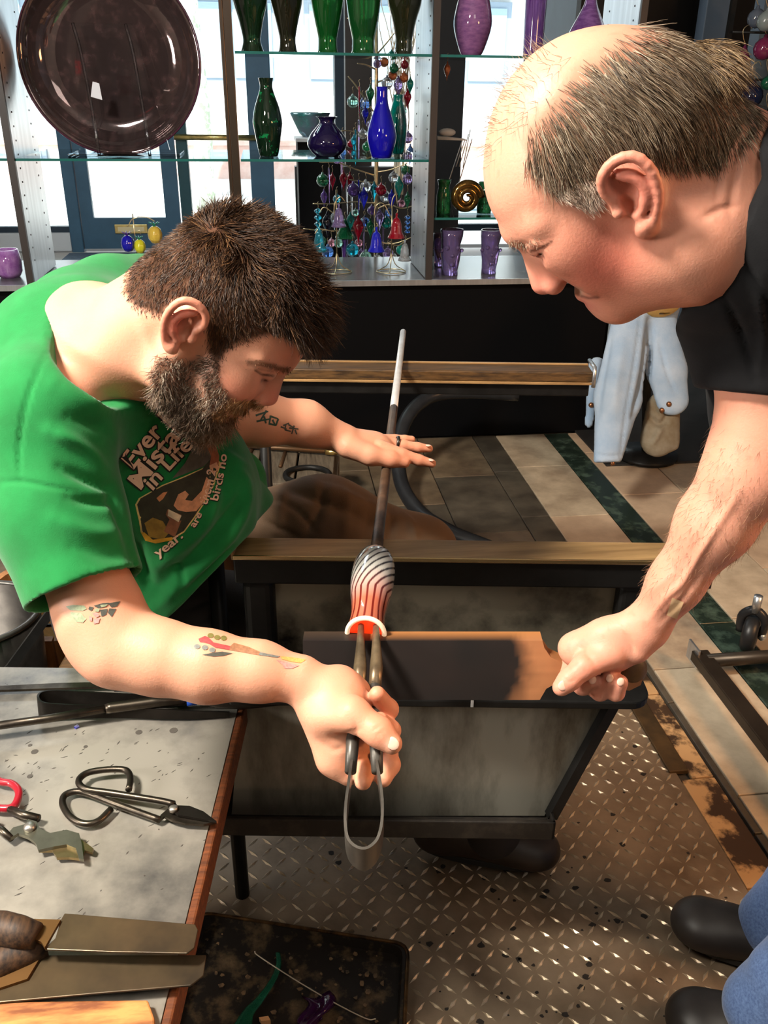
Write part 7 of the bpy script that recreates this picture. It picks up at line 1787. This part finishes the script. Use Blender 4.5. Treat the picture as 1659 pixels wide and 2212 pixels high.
S.fcone(P(1290, 790, zj), P(1272, 915, zj), 20 * pxm, 10 * pxm, RGT, 0.5, 0.02)
S.cone(P(1350, 670, zj), P(1440, 660, zj), 26 * pxm, 28 * pxm, 0.03)
S.plane_cut(P(1312, 1002, zj), -UPV + RGT * 0.02, 0.004)
V6, F6 = S.mesh(0.008); V6 = relax(V6, F6, 1, 0.5); N6 = vnormals(V6, F6)
V6 = stroke(V6, N6, [([(1405, 690), (1395, 800), (1370, 900)], 8, -0.03), ([(1385, 680), (1372, 780), (1352, 900), (1340, 990)], 3, -0.008), ([(1425, 740), (1440, 800), (1458, 848)], 3, -0.008), ([(1320, 720), (1300, 820), (1290, 900)], 8, -0.012), ([(1345, 740), (1330, 830), (1325, 900)], 12, 0.01), ([(1285, 980), (1310, 986), (1345, 982)], 3, -0.006)])
jk2 = Thing('denim_jacket', 'faded light blue denim jacket hanging by the black cabinet', 'jacket', P(1350, 1000, zj))
M_ldenim = mat('faded_denim', srgb(140, 164, 190), 0.9, col2=srgb(176, 190, 206), vscale=6, detail=7, sheen=0.2, bump=0.2, bscale=160)
obj_from('cloth', V6, F6, M_ldenim, jk2.loc, jk2.o)
S = SDF()
S.fcone(P(1430, 880, zj), P(1420, 950, zj), 34 * pxm, 38 * pxm, RGT, 0.5, 0.02); S.fcone(P(1450, 860, zj), P(1455, 960, zj), 18 * pxm, 14 * pxm, RGT, 0.6, 0.02)
v, f = S.mesh(0.009); v = relax(v, f, 1, 0.5); v = stroke(v, vnormals(v, f), [([(1400, 900), (1430, 915), (1450, 880)], 6, -0.02), ([(1410, 960), (1430, 920)], 6, 0.015)])
obj_from('lining', v, f, mat('khaki_lining', srgb(110, 96, 74), 0.9, col2=srgb(140, 132, 116), vscale=8), jk2.loc, jk2.o)
bvj = BVHTree.FromPolygons(V6.tolist(), F6.tolist())
for (x, y_) in ((1430, 886), (1445, 873), (1323, 1000), (1277, 875)):
    cpt = P(x, y_, zj - 0.10); h = bvj.ray_cast(Vector(C0), Vector(unit(ray(x, y_))), 9)
    if h[0]: cpt = np.array(h[0])
    jk2.part('button', G().ball(cpt, 0.010, 10, 6), mat('copper_button', (0.35, 0.16, 0.08), 0.35, 0.9))
S = SDF(); cz_ = zj - 0.06
S.ell(P(1432, 632, cz_), (40 * pxm, 34 * pxm, 40 * pxm), np.array([RGT, UPV, -FWD]), k=0.01)
S.ell(P(1434, 655, cz_ - 0.04), (40 * pxm, 8 * pxm, 46 * pxm), np.array([RGT, unit(UPV + FWD * 0.5), unit(-FWD + UPV * 0.5)]), k=0.01)
v, f = S.mesh(0.007); v = relax(v, f, 1, 0.5)
tag(obj_from('baseball_cap', v, f, mat('tan_cap_cotton', srgb(206, 164, 92), 0.85, var=0.08, vscale=30), P(1432, 660, cz_)), 'tan baseball cap hung on top of the denim jacket', 'cap')

# ------------------------------------------------------------------ hose, crate with rods, buckets, trolley foot
single('rubber_hose', G().tube(spline([P(1120, 852, 3.50), P(1010, 847, 3.50), P(935, 855, 3.48), P(886, 892, 3.42), P(862, 955, 3.36), P(866, 1040, 3.25), P(905, 1105, 3.15), P(970, 1148, 3.04), P(1060, 1185, 2.95), P(1160, 1230, 2.85)], 60), 0.027, 14), mat('black_hose', (0.016, 0.017, 0.019), 0.35, var=0.2, vscale=20), 'thick black rubber hose looping down beside the hand', 'hose')
hc = 0.20
cr = Thing('wooden_crate', 'low weathered wooden crate behind the seated man', 'crate', PH(610, 1000, 0.0) * [1, 1, 0])
qa = [PH(x, y_, hc) for x, y_ in ((330, 955), (727, 968), (720, 1048), (300, 1035))]
M_grey_wood = mat('weathered_wood', srgb(112, 100, 84), 0.7, col2=srgb(66, 56, 44), vscale=8, stretch=(12, 1.2, 12), ramp=(0.35, 0.7))
for k in range(5):
    a0, a1 = k / 5 + 0.006, (k + 1) / 5 - 0.006
    L4 = [qa[0] + (qa[1] - qa[0]) * a0, qa[0] + (qa[1] - qa[0]) * a1, qa[3] + (qa[2] - qa[3]) * a1, qa[3] + (qa[2] - qa[3]) * a0]
    cr.part('plank', G().slab([p - [0, 0, 0.025] for p in L4], (0, 0, 0.025)), M_grey_wood, smooth=False, bevel=0.003)
for (i, j) in ((0, 1), (1, 2), (2, 3), (3, 0)):
    a, b = qa[i], qa[j]; d = unit(b - a); nrm = np.cross(d, EZ); cpt = (a + b) / 2 - [0, 0, (hc + 0.025) / 2] + nrm * -0.0
    cr.part('side_board', G().box(cpt, (np.linalg.norm(b - a), 0.02, hc - 0.03), np.array([d, nrm, EZ])), M_grey_wood, smooth=False, bevel=0.003)
rd = Thing('brass_rod', 'thin brown rod with brass tip lying on the crate', 'rod', PH(600, 965, hc))
rd.part('shaft', G().tube([PH(470, 958, hc + 0.018), PH(706, 975, hc + 0.018)], 0.009, 10), mat('brown_rod', srgb(96, 72, 50), 0.45, 0.6))
rd.part('tip', G().tube([PH(704, 975, hc + 0.018), PH(718, 976, hc + 0.018), PH(734, 980, hc + 0.018)], [0.013, 0.013, 0.003], 12), M_brass)
for k, (a, b) in enumerate((((546, 966), (534, 990)), ((618, 968), (605, 1008)))):
    single('iron_bar', G().tube([PH(*a, hc + 0.005), PH(*b, hc + 0.005)], 0.006, 8), mat('brown_rod', srgb(96, 72, 50), 0.45, 0.6), ('short brown bar across the crate nearer the head', 'short brown bar across the middle of the crate')[k], 'bar')
single('iron_ring', G().tube([PH(664, 1026, hc + 0.010) + 0.075 * (math.cos(a) * EX * 1.0 + math.sin(a) * EY * 0.9) for a in np.linspace(0, 2 * math.pi, 30, endpoint=False)], 0.010, 8, closed=True), M_iron, 'black iron ring lying on the wooden crate', 'ring')
# metal pail at the left edge
bc = B(-0.80, 1.47, 0.007); hb = 0.453
pl = Thing('metal_pail', 'dark metal pail with rolled rim at the left edge', 'pail', bc)
pl.part('wall', G().lathe([(0.0005, 0.0), (0.095, 0.0), (0.118, hb), (0.112, hb), (0.092, 0.02), (0.0005, 0.02)], bc, n=40), mat('dark_galvanised', srgb(70, 66, 62), 0.42, 0.7, col2=srgb(36, 34, 32), vscale=9))
pl.part('rim', G().tube([bc + [0.118 * math.cos(a), 0.118 * math.sin(a), hb] for a in np.linspace(0, 2 * math.pi, 40, endpoint=False)], 0.006, 8, closed=True), mat('pail_rim', srgb(96, 94, 90), 0.35, 0.8))
wc = B(-0.74, 1.80, 0.007)
wt = Thing('wooden_tub', 'pale wooden tub of dark water behind the pail', 'tub', wc)
for k in range(20):
    a0, a1 = 2 * math.pi * k / 20 + 0.01, 2 * math.pi * (k + 1) / 20 - 0.01
    ring = lambda r, h: [wc + [r * math.cos(a), r * math.sin(a), h] for a in (a0, (a0 + a1) / 2, a1)]
    lo, li, uo, ui = ring(0.185, 0), ring(0.168, 0), ring(0.215, 0.31), ring(0.196, 0.31)
    v = lo + li[::-1] + uo + ui[::-1]
    wt.part('stave', G().add(v, [(5, 4, 3, 2, 1, 0), (6, 7, 8, 9, 10, 11)] + [(i, (i + 1) % 6, 6 + (i + 1) % 6, 6 + i) for i in range(6)]), mat('tub_wood', srgb(190, 130, 76), 0.55, col2=srgb(140, 90, 48), vscale=14, stretch=(4, 4, 0.6)), smooth=False)
wt.part('water', G().lathe([(0.0005, 0.19), (0.186, 0.19), (0.186, 0.185), (0.0005, 0.185)], wc, n=30), mat('dark_water', (0.05, 0.035, 0.015), 0.05))
wt.part('hoop', G().tube([wc + [0.207 * math.cos(a), 0.207 * math.sin(a), 0.22] for a in np.linspace(0, 2 * math.pi, 40, endpoint=False)], 0.005, 6, closed=True), M_iron)
single('iron_bar', G().tube([PH(128, 1296, 0.50), PH(18, 1448, 0.50)], 0.011, 4, hint=(0, 0, 1)), M_iron, 'black flat iron bar slanting between pail and tub', 'bar', smooth=False)
single('iron_bar', G().tube([PH(70, 1352, 0.36), PH(200, 1348, 0.36)], 0.004, 6), M_iron, 'thin black bar lying across the wooden tub', 'bar', smooth=False)
single('black_box', G().box(B(-0.40, 1.30, 0.30), (0.16, 0.16, 0.10), BA), mat('black_plastic', (0.02, 0.02, 0.021), 0.4), 'black plastic box below the bent elbow', 'box', smooth=False, bevel=0.015, segs=3)
# trolley foot with caster at the right edge
tc_ = PH(1505, 1432, 0.03)
tf = Thing('trolley_base', 'steel trolley base with black caster at the right edge', 'trolley', [1.2, 1.7, 0])
M_bar = mat('brown_steel_bar', srgb(70, 60, 50), 0.4, 0.7, var=0.2, vscale=12)
tf.part('long_bar', G().box((1.088, 1.40, 0.055), (0.045, 0.84, 0.03)), M_bar, smooth=False, bevel=0.003)
tf.part('cross_tube', G().tube([[1.095, 1.79, 0.055], [1.62, 1.79, 0.055]], 0.018, 12), M_bar)
tf.part('end_plate', G().box((1.075, 1.825, 0.055), (0.006, 0.06, 0.055)), M_steel, smooth=False, bevel=0.001)
wcen = np.array([1.275, 1.90, 0.055]); wax = unit([0.8, -0.6, 0])
tf.part('wheel', G().lathe([(0.0005, -0.02), (0.042, -0.02), (0.052, -0.012), (0.053, 0.0), (0.052, 0.012), (0.042, 0.02), (0.0005, 0.02)], wcen, wax, 32), mat('caster_rubber', (0.014, 0.014, 0.015), 0.4))
tf.part('fork', G().tube(spline([wcen + wax * 0.028, wcen + wax * 0.03 + [0, 0, 0.05], wcen + [0, 0, 0.075], wcen - wax * 0.03 + [0, 0, 0.05], wcen - wax * 0.028], 20), 0.008, 8, flat=1.6), mat('caster_black', (0.03, 0.03, 0.032), 0.3, 0.5))
tf.part('axle', G().ball(wcen + wax * 0.03, 0.012, 12, 8), M_steel)
tf.part('stem', G().tube([wcen + [0, 0, 0.07], wcen + [0, 0, 0.12]], 0.012, 10), M_steel)
